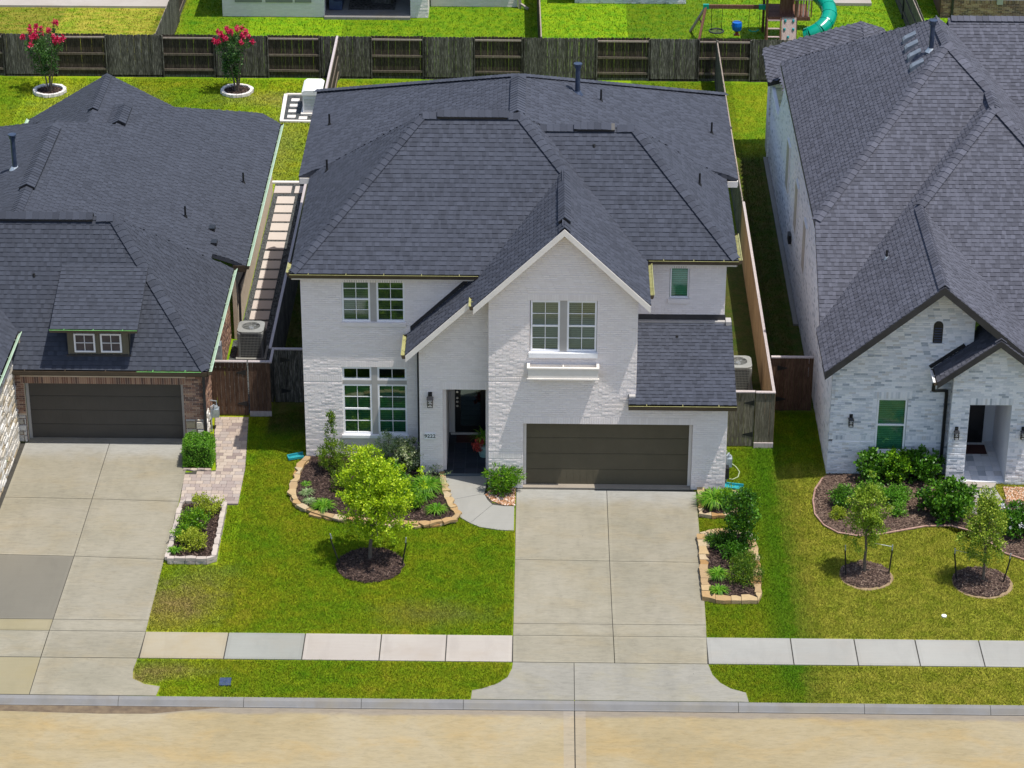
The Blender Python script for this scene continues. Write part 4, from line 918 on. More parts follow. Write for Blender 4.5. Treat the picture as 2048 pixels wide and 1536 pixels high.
# forward wing on the far left
def nW(x, y): return 3.5+.95*(-14.98-x)
roof_plane(nroof, 'n', up(nW, [(-14.98, -4), (-14.98, 2.94), (-20, 6.86), (-20, -4)]), M[ms])
C_ = 'shingle_c'
caps(nroof, (-9.36, 2.24, 2.63), (-12.30, 5.18, 6.22), C_, (.5, .5)); caps(nroof, (-12.30, 5.18, 6.25), (-12.9, 5.18, 6.25), C_); caps(nroof, (-15.8, 5.18, 6.25), (-16.6, 5.18, 6.25), C_)
caps(nroof, (-15.45, 5.9, 5.87), (-15.45, 8.2, 5.87), C_, (.5, .5), w=.19); pass
caps(nroof, (-14.8, 17, 5.02), (-14.8, 20.4, 5.02), C_, (.5, .5), w=.18)
ridge_vent(nroof, (-12.9, 5.18, 6.27), (-15.8, 5.18, 6.27), mat=C_, lift=.07); ridge_vent(nroof, (-15.45, 8.2, 5.89), (-15.45, 13.2, 5.89), mat=C_, droop=.5, lift=.07, w=.24)
ridge_vent(nroof, (-13.73, 15.7, 5.03), (-13.73, 17.4, 5.03), mat=C_, droop=.5, lift=.07, w=.22)
# dormer
x0, x1 = -13.45, -11.64; yf = 2.5
m = MB(); m.box(x0, x1, yf, yf+.1, 2.7, 4.12); m.add([(x0, yf, 2.9), (x0, 4.2, 5.03), (x0, yf, 4.12)], ((0, 1, 2),)); m.add([(x1, yf, 2.9), (x1, 4.2, 5.03), (x1, yf, 4.12)], ((0, 1, 2),))
dm = part('dormer', m, 'olive', N)
m = MB()
for i in range(9):
    xx = x0+.03+(x1-x0-.06)*i/8; m.box(xx-.018, xx+.018, yf-.018, yf, 2.96, 4.12)
part('batten', m, 'olive', dm)
m = MB(); m.box(x0-.05, x1+.05, yf-.04, yf+.03, 2.84, 2.98); part('dormer_base', m, 'fascia_dark', dm)
for xa in (-13.25, -12.47):
    m = MB(); m.box(xa, xa+.62, yf-.05, yf-.0, 3.06, 3.11); m.box(xa, xa+.62, yf-.05, yf, 3.62, 3.67); m.box(xa, xa+.05, yf-.05, yf, 3.11, 3.62); m.box(xa+.57, xa+.62, yf-.05, yf, 3.11, 3.62); m.box(xa+.30, xa+.32, yf-.04, yf-.02, 3.11, 3.62); m.box(xa+.05, xa+.57, yf-.04, yf-.02, 3.355, 3.375)
    wo = part('dormer_window', m, 'frame_white', N); m = MB(); m.quad((xa+.05, yf-.02, 3.11), (xa+.57, yf-.02, 3.11), (xa+.57, yf-.02, 3.62), (xa+.05, yf-.02, 3.62)); part('pane', m, var_mat('screened_pane', [(.06, .05, .055), (.09, .075, .08)], 4, rough=.2), wo)
def nD(x, y): return 3.97+.525*(y-2.12)
roof_plane(nroof, 'n', up(nD, [(-13.87, 2.12), (-11.30, 2.12), (-11.20, 4.25), (-13.76, 4.25)]), M[ms], thick=.10)
gutter(nroof, (-13.87, 2.12, 3.98), (-11.30, 2.12, 3.98), (0, -1, 0), 'gutter_lip_gd', h=.09, w=.08)
gutter(nroof, (-16.5, 2.2, 2.61), (-9.34, 2.2, 2.61), (0, -1, 0), 'gutter'); gutter(nroof, (-9.32, 2.15, 2.61), (-9.32, 9.4, 2.61), (1, 0, 0), 'gutter_lip_g'); gutter(nroof, (-8.95, 9.6, 2.61), (-8.95, 21.8, 2.61), (1, 0, 0), 'gutter_lip_g')
gutter(nroof, (-9.5, 2.19, 2.622), (-11.4, 2.19, 2.622), (0, -1, 0), 'gutter_lip_gd'); gutter(nroof, (-14.98, -4, 3.5), (-14.98, 2.9, 3.5), (1, 0, 0), 'gutter_lip_g'); gutter(nroof, (-18.0, 16.5, 2.62), (-18, 22.1, 2.62), (-1, 0, 0), 'gutter_lip_g')
flush_roof(nroof, 'n', 'shingle_c')
for P_ in ((-9.623, 15.588, 2.936), (-11.006, 11.119, 3.628)): pipe_on(nroof, P_, .42)
for P_ in ((-10.171, 11.125, 3.211), (-10.004, 10.175, 3.127)):
    m = MB(); m.box(P_[0]-.09, P_[0]+.1, P_[1]-.16, P_[1]+.16, P_[2]-.05, P_[2]+.09); part('roof_vent', m, 'black', nroof)
pipe_on(nroof, (-16.299, 10.741, 5.426), 1.15, .085, cap=True, mat='vent_blue', fm='galv')
P_ = (-14.583, 4.008, 4.800); m = MB(); m.cyl(P_[0], P_[1], P_[2]-.02, P_[2]+.08, .05, .035, n=8); part('exhaust_stub', m, 'black', nroof)
bk = dict(brick_mat='brown_brick', mortar_mat='tan_mortar')
wall(N, (-15.25, 2.55), (-9.53, 2.55), [(0, 0), (5.72, 0), (5.72, 2.5), (0, 2.5)], [(.39, 5.12, 0, 1.97)], name='garage_wall', key='n', rects=[(.3, 5.2, 1.97, 2.19), (5.12, 5.72, 0, .82), (0, .39, 0, .9)], **bk)
wall(N, (-9.53, 2.55), (-9.53, 9.6), [(0, 0), (7.05, 0), (7.05, 2.5), (0, 2.5)], [], name='side_wall', key='n', **bk)
wall(N, (-9.3, 9.62), (-9.3, 21.6), [(0, 0), (11.98, 0), (11.98, 2.5), (0, 2.5)], [], name='side_wall', key='n2', bricks=False, **bk)
b = MB(); b.box(-18, -9.31, 21.62, 21.7, 0, 2.5); b.box(-15.1, -14.9, 2.7, 3, 2.4, 3.4); b.box(-16, -9.65, 2.8, 9, 2.42, 2.44); part('back_wall', b, 'tan_mortar', N)
flush_bricks(N, 'n', 'brown_brick')
# stone base blocks either side of the garage, and the stone wall of the wing
def stones(parent, p0, p1, z0, z1, rows, wl, mat='lime_stone', rel=.05, nm='stone', side=1):
    p0, p1 = Vector((p0[0], p0[1], 0)), Vector((p1[0], p1[1], 0)); h = (p1-p0).normalized(); L = (p1-p0).length; out = Vector((h.y, -h.x, 0))
    z = z0; i = 0
    while z < z1-.03:
        ht = min(random.uniform(*rows), z1-z); u = 0
        while u < L-.02:
            w = min(random.uniform(*wl), L-u)
            if L-u-w < .06: w = L-u
            m = MB(); g = .008; t = rel*random.uniform(.5, 1.4); e = .018
            a, b_, c, d = p0+h*(u+g), p0+h*(u+w-g), z+g, z+ht-g; zz = Vector((0, 0, 1))
            v = [a+zz*c, b_+zz*c, b_+zz*d, a+zz*d]+[q+out*(t+random.uniform(-.012, .012)) for q in (a+h*e+zz*(c+e), b_-h*e+zz*(c+e), b_-h*e+zz*(d-e), a+h*e+zz*(d-e))]
            m.add(v, ((4, 5, 6, 7), (0, 1, 5, 4), (1, 2, 6, 5), (2, 3, 7, 6), (3, 0, 4, 7))); part(nm, m, mat, parent); u += w
        z += ht
nw = bpy.data.objects['garage_wall']
stones(nw, (-10.11, 2.545), (-9.55, 2.545), 0, .82, (.15, .28), (.2, .5)); stones(nw, (-15.2, 2.545), (-14.88, 2.545), 0, .9, (.15, .28), (.2, .4))
stones(nw, (-9.525, 2.56), (-9.525, 3.3), 0, .82, (.15, .28), (.2, .5))
b = MB(); b.box(-15.4, -15.12, -5, 2.5, 0, 3.35); ww = part('wing_wall', b, 'tan_mortar', N)
stones(ww, (-15.12, -1.7), (-15.12, 2.45), 0, 3.3, (.10, .2), (.2, .6), rel=.035)
garage_door(N, -14.86, -10.13, 1.97, 2.8, 'garage_l', fr='mullion')
m = MB(); m.box(-14.86, -10.13, 2.5, 2.82, -.04, .03); part('garage_sill', m, 'apron', N)
downspout(N, [(-9.5, 2.5, 2.3), (-9.5, 2.49, .1)], mat='fascia_dark'); downspout(N, [(-8.99, 9.66, 2.4), (-9.2, 9.72, 1.9), (-9.22, 9.72, .2)], mat='fascia_dark')

# ------------------------------------------------------------------ the grey brick house on the right
Q = thing('brick_house', 'grey-white mottled brick house on the right with black fascia gables and arched attic vent', 'house', (13, 6, 0))
EX, EY, EZ = 8.7, 6.05, 5.87; SL_, SFr = .85, .6935
def qL(x, y): return EZ+SL_*(x-EX)
def qF(x, y): return EZ+SFr*(y-EY)
GS = .8439; gx, gz, gl, glz = 11.806, 6.47, 8.597, 3.762
def qG(x, y): return glz+GS*(x-gl)
def qGr(x, y): return gz-GS*(x-gx)
hx, hy, hz = 13.091, 11.431, 9.602
Bx, By, Bz = 11.806, 5.93, 6.47; Tx, Ty, Tz = 14.269, 8.735, 8.548
SF2 = (Tz-Bz)/(Ty-By)
def qF2(x, y): return Bz+SF2*(y-By)
f = MB(); eave_board(f, (EX+.015, EY, EZ-.01), (EX+.015, 19.8, EZ-.01)); f.box(EX, 8.95, EY, 19.8, EZ-.2, EZ-.18); f.beam((EX+.02, EY, EZ-.1), (EX+.02, 2.6, qF(0, 2.6)-.1), .03, .17)
qroof = part('roof', f, 'fascia_dark', Q)
ROOFCAND['q'] = (MB(), [])
md = M['deck_a']
roof_plane(qroof, 'q', [(EX, EY, EZ), (EX, 19.75, EZ), (13.04, 13.95, qL(13.04, 0)), (hx, hy, hz)], md)
def qB(x, y): return 9.56-SFr*(y-13.95)
roof_plane(qroof, 'q', [(EX, 19.75, EZ), (13.04, 13.95, 9.56), (17, 19.75, EZ)], md)
yv = lambda x: EY+(qG(x, 0)-EZ)/SFr
yv = lambda x: EY+(qG(x, 0)-EZ)/SFr
XT = Tx; YH = hy-(XT-hx)*SL_/SFr
def qR(x, y): return hz-SL_*(x-hx)
roof_plane(qroof, 'q', up(qF, [(EX, EY), (hx, hy), (XT, YH), (XT, yv(XT)), (EX, yv(EX))]), md)
roof_plane(qroof, 'q', up(qG, [(gl, .2), (gx, .2), (Bx, By), (Tx, Ty), (XT, yv(XT)), (gl, yv(gl))]), md)
roof_plane(qroof, 'q', up(qGr, [(gx, .2), (16, .2), (15.5, By+(qGr(15.5, 0)-Bz)/SF2), (Bx, By)]), md)
DX = 5.0; YE = Ty-SL_*DX/SF2
roof_plane(qroof, 'q', up(qF2, [(Bx, By), (Tx, Ty), (Tx+DX, YE), (Tx+DX, 1.6), (15.56, 1.6)]), md)
roof_plane(qroof, 'q', up(qR, [(13.04, 13.95), (hx, hy), (XT, YH), (Tx, Ty), (Tx+DX, YE), (Tx+DX, 13.95)]), md)
roof_plane(qroof, 'q', up(lambda x, y: 9.3+.55*(y-14.2), [(13.6, 8.9), (13.5, 14.4), (22, 14.4), (22, 8.9)]), md)
roof_plane(qroof, 'q', up(lambda x, y: 9.3-.7*(y-14.4), [(13.5, 14.4), (22, 14.4), (22, 20), (13.5, 20)]), md)
C_ = 'shingle_b'
caps(qroof, (EX+.04, EY+.05, EZ+.03), (hx, hy, hz), C_, (.35, .35), w=.17); caps(qroof, (XT, YH, qR(XT, 0)+.02), (hx, hy, hz), C_, (.35, .35), w=.17); caps(qroof, (Tx, Ty, Tz+.04), (XT, YH, qR(XT, 0)+.04), C_, (.6, .6), w=.17); caps(qroof, (Tx+3, Ty-SL_*3/SF2, Tz-3*SL_+.02), (Tx, Ty, Tz+.02), C_, (.35, .35), w=.17)
caps(qroof, (Bx, By, Bz+.02), (Tx, Ty, Tz+.02), C_, (.35, .35), w=.17); caps(qroof, (gx, .22, gz+.02), (gx, By, gz+.02), C_, (.8, .8)); caps(qroof, (13.6, 14.4, 9.44), (17, 14.4, 9.44), C_, (.6, .6), w=.19)
caps(qroof, (13.09, 11.43, 9.62), (13.04, 13.95, 9.58), C_, (.7, .7), w=.17); pass
# rear wing: a shallow roof rising away from the side garden
roof_plane(qroof, 'q', [(8.74, 24.95, 3.16), (8.62, 26.6, 3.86), (12.25, 26.6, 4.95), (12.3, 24.95, 4.3)], md)
roof_plane(qroof, 'q', [(12.25, 26.6, 4.95), (13.1, 26.6, 4.63), (13.6, 24.95, 3.9), (12.3, 24.95, 4.3)], md)
roof_plane(qroof, 'q', [(9.1, 19.7, 4.05), (9.1, 24.95, 3.75), (12.3, 24.95, 4.35), (12.3, 19.7, 5.0)], md)
# small porch gable
pgx, pgz, PS = 13.513, 4.847, .774
def qP(x, y): return pgz-PS*abs(x-pgx)
roof_plane(qroof, 'q', up(qP, [(11.806, .1), (pgx, .1), (pgx, 2.2), (12.6, 1.06), (11.806, 1.06)]), md, thick=.1)
roof_plane(qroof, 'q', up(qP, [(pgx, .1), (15.22, .1), (15.22, 2.2), (pgx, 2.2)]), md, thick=.1)
caps(qroof, (pgx, .12, pgz+.02), (pgx, 1.3, pgz+.02), C_, (.75, .75))
flush_roof(qroof, 'q', 'shingle_b')
rake(qroof, (gl, .17, glz+.02), (gx, .17, gz+.02), 'fascia_dark', h=.24); rake(qroof, (gx, .17, gz+.02), (15.2, .17, qGr(15.2, 0)+.02), 'fascia_dark', h=.24)
rake(qroof, (11.806, .07, qP(11.806, 0)+.02), (pgx, .07, pgz+.02), 'fascia_dark', h=.20); rake(qroof, (pgx, .07, pgz+.02), (15.2, .07, qP(15.2, 0)+.02), 'fascia_dark', h=.20)
rake(qroof, (8.76, 24.93, 3.17), (9.6, 24.93, 3.40), 'fascia_dark', h=.16)
s = MB(); s.quad((gl, .2, glz-.2), (gx, .2, gz-.2), (gx, 1.05, gz-.2), (gl, 1.05, glz-.2)); s.quad((gx, .2, gz-.2), (15.2, .2, qGr(15.2, 0)-.2), (15.2, 1.05, qGr(15.2, 0)-.2), (gx, 1.05, gz-.2)); part('soffit', s, 'fascia_dark', qroof)
s = MB(); s.beam((11.7, 1.03, qP(11.806, 0)+.03), (12.65, 1.03, qP(12.65, 0)+.10), .05, .1); part('flashing', s, 'black', qroof)
gutter(qroof, (11.80, .1, qP(11.806, 0)), (11.80, .95, qP(11.806, 0)), (-1, 0, 0), 'frame_white', h=.1, w=.1)
qk = dict(brick_mat='grey_brick', mortar_mat='grey_mortar')
def gw(x): return min(qG(x, 0), qGr(x, 0))-.16
wall(Q, (8.92, 1.05), (12.9, 1.05), [(0, 0), (3.98, 0), (3.98, gw(12.9)), (gx-8.92, gw(gx)), (0, gw(8.92))], [(1.345, 2.24, .72, 2.50)], name='front_wall', key='q',
     rects=[(1.25, 2.34, 2.50, 2.72), (0, 1.345, 1.14, 1.28), (2.24, 3.5, 1.14, 1.28)], relief=.008, **qk)
wall(Q, (12.33, .49), (16.6, .49), [(0, 0), (4.27, 0), (4.27, 2.3), (pgx-12.33, pgz-.14), (0, qP(12.33, 0)-.14)], [(.53, 1.74, 0, 2.61)], name='porch_wall', key='q', rects=[(.48, 1.8, 2.61, 2.83), (0, .53, 1.06, 1.18), (1.74, 4.2, 1.06, 1.18)], relief=.008, **qk)
M['lightened_brick'] = pal_mat('lightened_side_brick', [(0, (.76, .77, .80)), (.4, (.81, .81, .83)), (.8, (.66, .68, .72)), (.93, (.45, .47, .5))], bmp=.4, fine=.12)  # side wall copy of the grey brick, lightened to offset its dim light
wall(Q, (8.92, 25.2), (8.92, 1.05), [(0, 0), (24.15, 0), (24.15, 3.6), (22.0, 3.9), (19.2, 5.7), (6.0, 5.7), (3.0, 2.9), (0, 2.9)], [], name='side_wall', key='qs', relief=.004, **qk)
wall(Q, (8.86, 25.4), (13.0, 25.4), [(0, 0), (4, 0), (4, 3.7), (0.4, 3.1), (0, 2.95)], [], name='rear_wing_wall', key='q', relief=.006, **qk)
b = MB(); b.box(8.88, 8.95, 25.53, 26.45, 0, 3.2); b.box(8.96, 13, 26.4, 26.45, 0, 3.6); part('back_wall', b, 'grey_mortar', Q)
flush_bricks(Q, 'q', 'grey_brick'); 
mb_, cd_ = BRK['qs']
for (p, h, out, w, rel) in cd_: brick_into(mb_, p, h, out, .193, .0577, rel)
part('brick_field', mb_, 'lightened_brick', bpy.data.objects['side_wall.002'] if 'side_wall.002' in bpy.data.objects else Q, kind='stuff')
# slanted bricks under the rakes
m = MB(); 
for (fx0, fx1, fn, yy) in ((9.0, gx-.02, lambda x: qG(x, 0)-.24, 1.045), (gx+.02, 13.1, lambda x: qGr(x, 0)-.24, 1.045), (12.36, pgx-.02, lambda x: qP(x, 0)-.2, .485), (pgx+.02, 15.0, lambda x: qP(x, 0)-.2, .485)):
    x = fx0
    while x < fx1:
        z = fn(x); dz = fn(x+.05)-z; m.add([(x, yy-.022, z-.17), (x+.05, yy-.022, z-.17+dz), (x+.05, yy-.022, z+dz), (x, yy-.022, z), (x, yy, z-.17), (x+.05, yy, z-.17+dz), (x+.05, yy, z+dz), (x, yy, z)], ((0, 1, 2, 3), (4, 5, 1, 0), (5, 6, 2, 1), (7, 4, 0, 3))); x += .066
part('rake_brick', m, 'grey_brick', Q, kind='stuff')
window(Q, 10.275, 11.15, .74, 2.49, 1.05, glass_mat('bright_green_glass', (.34, .74, .56)), 'slat_white', grid=(1, 1), recess=.06)
m = MB(); m.box(10.2, 11.23, .98, 1.12, .66, .735); part('window_sill', m, 'grey_mortar', Q)
m = MB(); xa, za, zb = 11.72, 4.33, 4.88; ring = [(xa, za), (xa+.27, za)]+[(xa+.135+.135*math.cos(t), zb+.135*math.sin(t)) for t in np.linspace(0, math.pi, 9)]
n = len(ring); m.add([(x, 1.02, z) for x, z in ring]+[(x, 1.05, z) for x, z in ring], [tuple(range(n))]+[(i, i+n, (i+1) % n+n, (i+1) % n) for i in range(n)]); av = part('attic_vent', m, 'black', Q)
for i in range(6):
    k = MB(); k.box(xa+.03, xa+.24, 1.005, 1.02, za+.05+i*.08, za+.075+i*.08); part('louvre', k, 'led', av)
m = MB(); m.box(xa-.06, xa+.33, .99, 1.06, za-.07, za-.01); part('vent_sill', m, 'grey_mortar', Q)
# porch
m = MB(); m.box(12.88, 14.1, .52, 3.6, -.05, .06); po = part('porch_floor', m, 'grey_mortar', Q)
for i in range(5):
    for j in range(9):
        t = MB(); t.box(12.9+i*.235, 12.9+i*.235+.225, .58+j*.3, .58+j*.3+.285, .05, .072); part('floor_brick', t, 'grey_brick', po)
m = MB(); m.box(12.78, 12.86, .62, 3.6, 0, 2.62); m.box(14.07, 14.15, .62, 3.6, 0, 2.62); m.box(12.8, 14.1, 3.0, 3.1, 0, 2.7); m.box(12.8, 14.1, .62, 3.1, 2.63, 2.7); part('porch_inner_wall', m, 'grey_brick', Q)
m = MB(); m.box(12.9, 13.75, 2.92, 3.0, .07, 2.35); part('front_door', m, 'black_door', Q)
m = MB(); m.box(13.05, 13.8, 2.2, 2.75, .073, .09); single('door_mat', m, 'mat_brown', 'purplish brown mat on the brick porch floor of the grey house', 'doormat')
for (pz, yy, lb) in (((9.531, 1.790), 1.03, 'black lantern on the grey brick wall left of the green-blinded window'), ((12.529, 1.705), .47, 'black lantern on the grey brick wall just left of the recessed porch'), ((14.447, 1.726), .47, 'black lantern at the right edge, beyond the recessed porch')): lantern(pz[0], yy, pz[1], lb, sc=.68, group='lanterns on the grey brick house')
downspout(Q, [(11.75, .35, 3.35), (11.75, .42, 3.1), (12.22, .92, 2.85), (12.24, .98, 2.7), (12.24, .98, .12)], mat='black', w=.09)
for P_ in ((12.230, 13.888, 8.870), (12.208, 13.147, 8.852), (12.206, 12.328, 8.851), (12.185, 11.477, 8.832)):
    x, y, z = P_; m = MB(); a = .85
    pt = lambda dx, dy, h: (x+dx, y+dy, z+dx*a+h)
    m.add([pt(-.2, -.15, 0), pt(.2, -.15, 0), pt(.2, -.15, .07), pt(-.14, -.15, .17), pt(-.2, -.15, .15)]+[pt(-.2, .15, 0), pt(.2, .15, 0), pt(.2, .15, .07), pt(-.14, .15, .17), pt(-.2, .15, .15)], ((0, 1, 2, 3, 4), (9, 8, 7, 6, 5), (0, 4, 9, 5), (4, 3, 8, 9), (3, 2, 7, 8), (2, 1, 6, 7)))
    v_ = part('box_vent', m, 'vent_grey', qroof)
pipe_on(qroof, (12.660, 11.881, 9.236), .97, .085, cap=True, mat='vent_blue', fm='galv'); pipe_on(qroof, (10.674, 4.235, 5.510), .3, .04, mat='black', fm='galv')
# tall narrow side windows with pale sills
for yy, zz in ((16.8, 2.2), (13.2, 2.2), (10.0, 2.2)):
    m = MB(); m.box(8.86, 8.92, yy, yy+.9, zz, zz+1.7); w_ = part('side_window', m, 'frame_white', Q)
    m = MB(); m.quad((8.855, yy+.06, zz+.06), (8.855, yy+.84, zz+.06), (8.855, yy+.84, zz+1.64), (8.855, yy+.06, zz+1.64)); part('pane', m, 'mullion', w_)
m = MB(); m.box(8.80, 8.90, 14.8, 15.2, 1.2, 1.5); part('dryer_vent', m, 'black', Q)
b = MB(); b.box(8.74, 8.9, 11, 25.3, -.02, .05); struct('side_footing', b, 'walk_grey')

# ------------------------------------------------------------------ fences: every picket a board of its own
PICK = {}
def picket(mat, w, h, ear=True):
    k = (mat, w, round(h, 2))
    if k not in PICK:
        e = .03 if ear else .0; t = .009
        pts = [(-w/2, 0), (w/2, 0), (w/2, h-e), (w/2-e, h), (-w/2+e, h), (-w/2, h-e)]
        m = MB(); m.add([(x, -t, z) for x, z in pts]+[(x, t, z) for x, z in pts], [tuple(range(6)), tuple(range(6, 12))[::-1]]+[(i, i+6, (i+1) % 6+6, (i+1) % 6) for i in range(6)], 0.0)
        PICK[k] = mesh_from(m, 'picket', M[mat])
    return PICK[k]
def fence(label, segs, mat='fence_old', h=1.80, w=.141, gap=.0025, rail='fence_rail', post='fence_old', cat='fence', name='wood_fence', cap=None, group=None, z0=.03, skirt=None):
    """segs: (p0, p1, style); 'f' shows its boards towards the right-hand side, 'r' its rails"""
    c = Vector((segs[0][0][0], segs[0][0][1], 0)); T = thing(name, label, cat, c, group)
    for (p0, p1, st) in segs:
        p0, p1 = Vector((*p0, 0)), Vector((*p1, 0)); d = (p1-p0); L = d.length; d.normalize(); out = Vector((d.y, -d.x, 0)); s = 1 if st == 'f' else -1
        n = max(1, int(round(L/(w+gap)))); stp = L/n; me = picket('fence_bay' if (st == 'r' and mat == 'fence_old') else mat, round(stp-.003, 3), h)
        for i in range(n):
            q = p0+d*(stp*(i+.5))+out*(.036*s)+Vector((0, 0, z0+random.uniform(-.012, .012)))
            a = random.uniform(-.006, .006)
            m4 = Matrix(((d.x, -out.x, 0, q.x), (d.y, -out.y, 0, q.y), (a, 0, 1, q.z), (0, 0, 0, 1)))
            inst('picket', me, m4, T)
        for z in (.28, .95, 1.66):
            r = MB(); yy = out*(-.008*s); a, b_ = p0+yy+Vector((0, 0, z*h/1.8+z0)), p1+yy+Vector((0, 0, z*h/1.8+z0+random.uniform(-.01, .01))); r.beam(a, b_, .038, .085 if z < 1 else .06); part('rail', r, rail if (z > 1 or rail != 'fence_rail') else 'rail_dark', T)  # top rail takes the sunlit colour, lower rails the shaded one
        if cap: r = MB(); r.beam(p0+Vector((0, 0, h+z0+.02)), p1+Vector((0, 0, h+z0+.02)), .085, .035); part('cap_board', r, cap, T)
        r = MB(); r.beam(p0+out*(.03*s if not skirt else .05)+Vector((0, 0, .04 if not skirt else .10)), p1+out*(.03*s if not skirt else .05)+Vector((0, 0, .04 if not skirt else .10)), .03, .10 if not skirt else .16); part('kick_board', r, skirt or mat, T)
        r = MB(); r.box(p0.x-.045, p0.x+.045, p0.y-.045, p0.y+.045, 0, h-.02); part('post', r, post, T)
    r = MB(); r.box(p1.x-.045, p1.x+.045, p1.y-.045, p1.y+.045, 0, h-.02); part('post', r, post, T)
    return T
FY = 33.35
bx = [-23.4, (-21.142, -0.089)[0], (-19.064, -0.071)[0], (-17.008, -0.054)[0], (-14.772, -0.035)[0], (-12.678, -0.017)[0], (-10.565, 0.001)[0], (-8.453, 0.019)[0], (-6.423, 0.037)[0], (-4.313, 0.055)[0], (-2.306, 0.072)[0], (-0.359, 0.088)[0], (2.589, 0.113)[0], (4.713, 0.132)[0], (6.656, 0.148)[0], (8.757, 0.166)[0], (10.958, 0.185)[0]]
sty = 'rfrfrfrfrfrfrfrfrf'
segs = []
for i, (a, c) in enumerate(zip(bx, bx[1:])):
    yy = FY - (.25 if a > 4 else 0)*0
    if sty[i] == 'r' or True: segs.append(((a, FY), (c, FY), 'rfrfrfrfrfrfrfrfrf'[i]))
fence('long weathered grey-brown board fence closing the three back gardens, alternate bays showing rails', segs, h=1.76)
fence('weathered board fence between the left house and the white house, running back from the gates', [((-7.80, 5.3), (-7.77, 14), 'f'), ((-7.77, 14), (-7.76, 24), 'f'), ((-7.76, 24), (-7.74, 33.2), 'r')], mat='fence_old', h=1.78, cap='cap_wood')
fence('weathered rear stretch of the board fence right of the white house', [((7.38, 33.2), (7.38, 24), 'f'), ((7.38, 24), (7.40, 17), 'f')], h=1.78)
fence('tan-faced front stretch of the board fence between the white and the grey brick houses', [((7.40, 16.9), (7.41, 9.5), 'f'), ((7.41, 9.5), (7.42, 2.70), 'f')], mat='fence_tan', h=1.78, cap='cap_wood', rail='fence_tan', post='fence_tan')
def gate_panel(name, label, x0, x1, y, mat, cat='gate', h=1.80, cap='cap_wood', hinge=None, skirt=None):
    T = thing(name, label, cat, ((x0+x1)/2, y, 0)); n = int(round((x1-x0)/.143)); st = (x1-x0)/n; me = picket(mat, round(st-.007, 3), h)
    for i in range(n):
        q = Vector((x0+st*(i+.5), y, .03+random.uniform(-.01, .01))); inst('picket', me, Matrix.Translation(q), T)
    r = MB(); r.box(x0, x1, y-.05, y+.06, h+.035, h+.07); part('cap_board', r, cap, T)
    r = MB(); r.box(x0, x1, y+.02, y+.06, .3, .4); r.box(x0, x1, y+.02, y+.06, 1.5, 1.6); part('rail', r, mat, T)
    if skirt: r = MB(); r.box(x0, x1, y-.06, y-.012, .0, .17); part('kick_board', r, skirt, T)
    if hinge is not None:
        for z in (.42, 1.48):
            s = 1 if hinge < (x0+x1)/2 else -1
            r = MB(); r.add([(hinge, y-.02, z-.09), (hinge, y-.02, z+.09), (hinge+s*.30, y-.02, z+.015), (hinge+s*.30, y-.02, z-.015), (hinge, y-.012, z-.09), (hinge, y-.012, z+.09), (hinge+s*.30, y-.012, z+.015), (hinge+s*.30, y-.012, z-.015)], ((0, 3, 2, 1), (0, 4, 7, 3), (1, 2, 6, 5))); part('strap_hinge', r, 'black', T)
    return T
gate_panel('garden_gate', 'brown board gate with daylight gaps beside the charcoal garage, over the paver path', -9.50, -8.42, 4.34, 'fence_brown', hinge=-8.45)
gate_panel('fence_panel', 'short brown fence panel just right of the gapped gate, on a pale base board', -8.38, -7.72, 4.34, 'fence_brown', cat='fence', skirt='cap_wood')
gate_panel('garden_gate', 'dark shaded board gate against the left wall of the white house', -7.70, -6.50, 5.22, 'fence_old', hinge=-7.5)
T = gate_panel('garden_gate', 'mossy grey board gate against the right wall of the white house', 5.95, 6.86, 2.66, 'fence_green', hinge=6.84)
gate_panel('fence_panel', 'short mossy fence panel with pale base board, right of the mossy gate', 6.88, 7.46, 2.63, 'fence_green', cat='fence', skirt='cap_wood')
gate_panel('garden_gate', 'dark red-brown board gate between the tan fence and the grey brick house', 7.50, 8.80, 4.98, 'fence_brown', hinge=7.7)
r = MB(); r.box(-7.74, -7.66, 4.3, 5.3, 1.82, 1.86); part('cap_board', r, 'cap_wood', bpy.data.objects['fence_panel'])
# neighbours' fences beyond
fence('weathered fence running away between the two gardens behind the left house', [((-15.05, 33.5), (-15.0, 40), 'f'), ((-15.0, 40), (-14.98, 47), 'r')], h=1.78, group='fences beyond the back fence')
fence('dark fence running away between the white-brick patio house and the playset garden', [((.38, 33.5), (.25, 40), 'r'), ((.25, 40), (.15, 47), 'r')], h=1.78, group='fences beyond the back fence')
fence('mossy fence between the playset garden and the brown brick house', [((15.9, 34.5), (15.75, 41), 'f'), ((15.75, 41), (15.6, 47), 'f')], mat='fence_green', h=1.78, group='fences beyond the back fence')

# ------------------------------------------------------------------ houses beyond the back fence
W = thing('brick_house', 'pale brick house behind the back fence with a shaded covered patio', 'house', (-7, 44, 0))
wk2 = dict(brick_mat='white_brick', mortar_mat='white_mortar')
wall(W, (-13.2, 40.62), (-8.85, 40.62), [(0, 0), (4.35, 0), (4.35, 2.7), (0, 2.7)], [(.55, 1.7, .78, 2.2), (1.85, 3.0, .78, 2.2), (3.1, 3.8, .78, 2.2)], name='rear_wall', key='w', **wk2)
wall(W, (-8.85, 44.2), (-5.2, 44.2), [(0, 0), (3.65, 0), (3.65, 2.7), (0, 2.7)], [], name='patio_wall', key='w', bricks=False, **wk2)
wall(W, (-5.2, 40.62), (-4.45, 40.62), [(0, 0), (.75, 0), (.75, 2.7), (0, 2.7)], [], name='patio_pillar', key='w', **wk2)
wall(W, (-4.4, 42.1), (-.66, 42.1), [(0, 0), (3.74, 0), (3.74, 2.7), (0, 2.7)], [], name='rear_wall', key='w', **wk2)
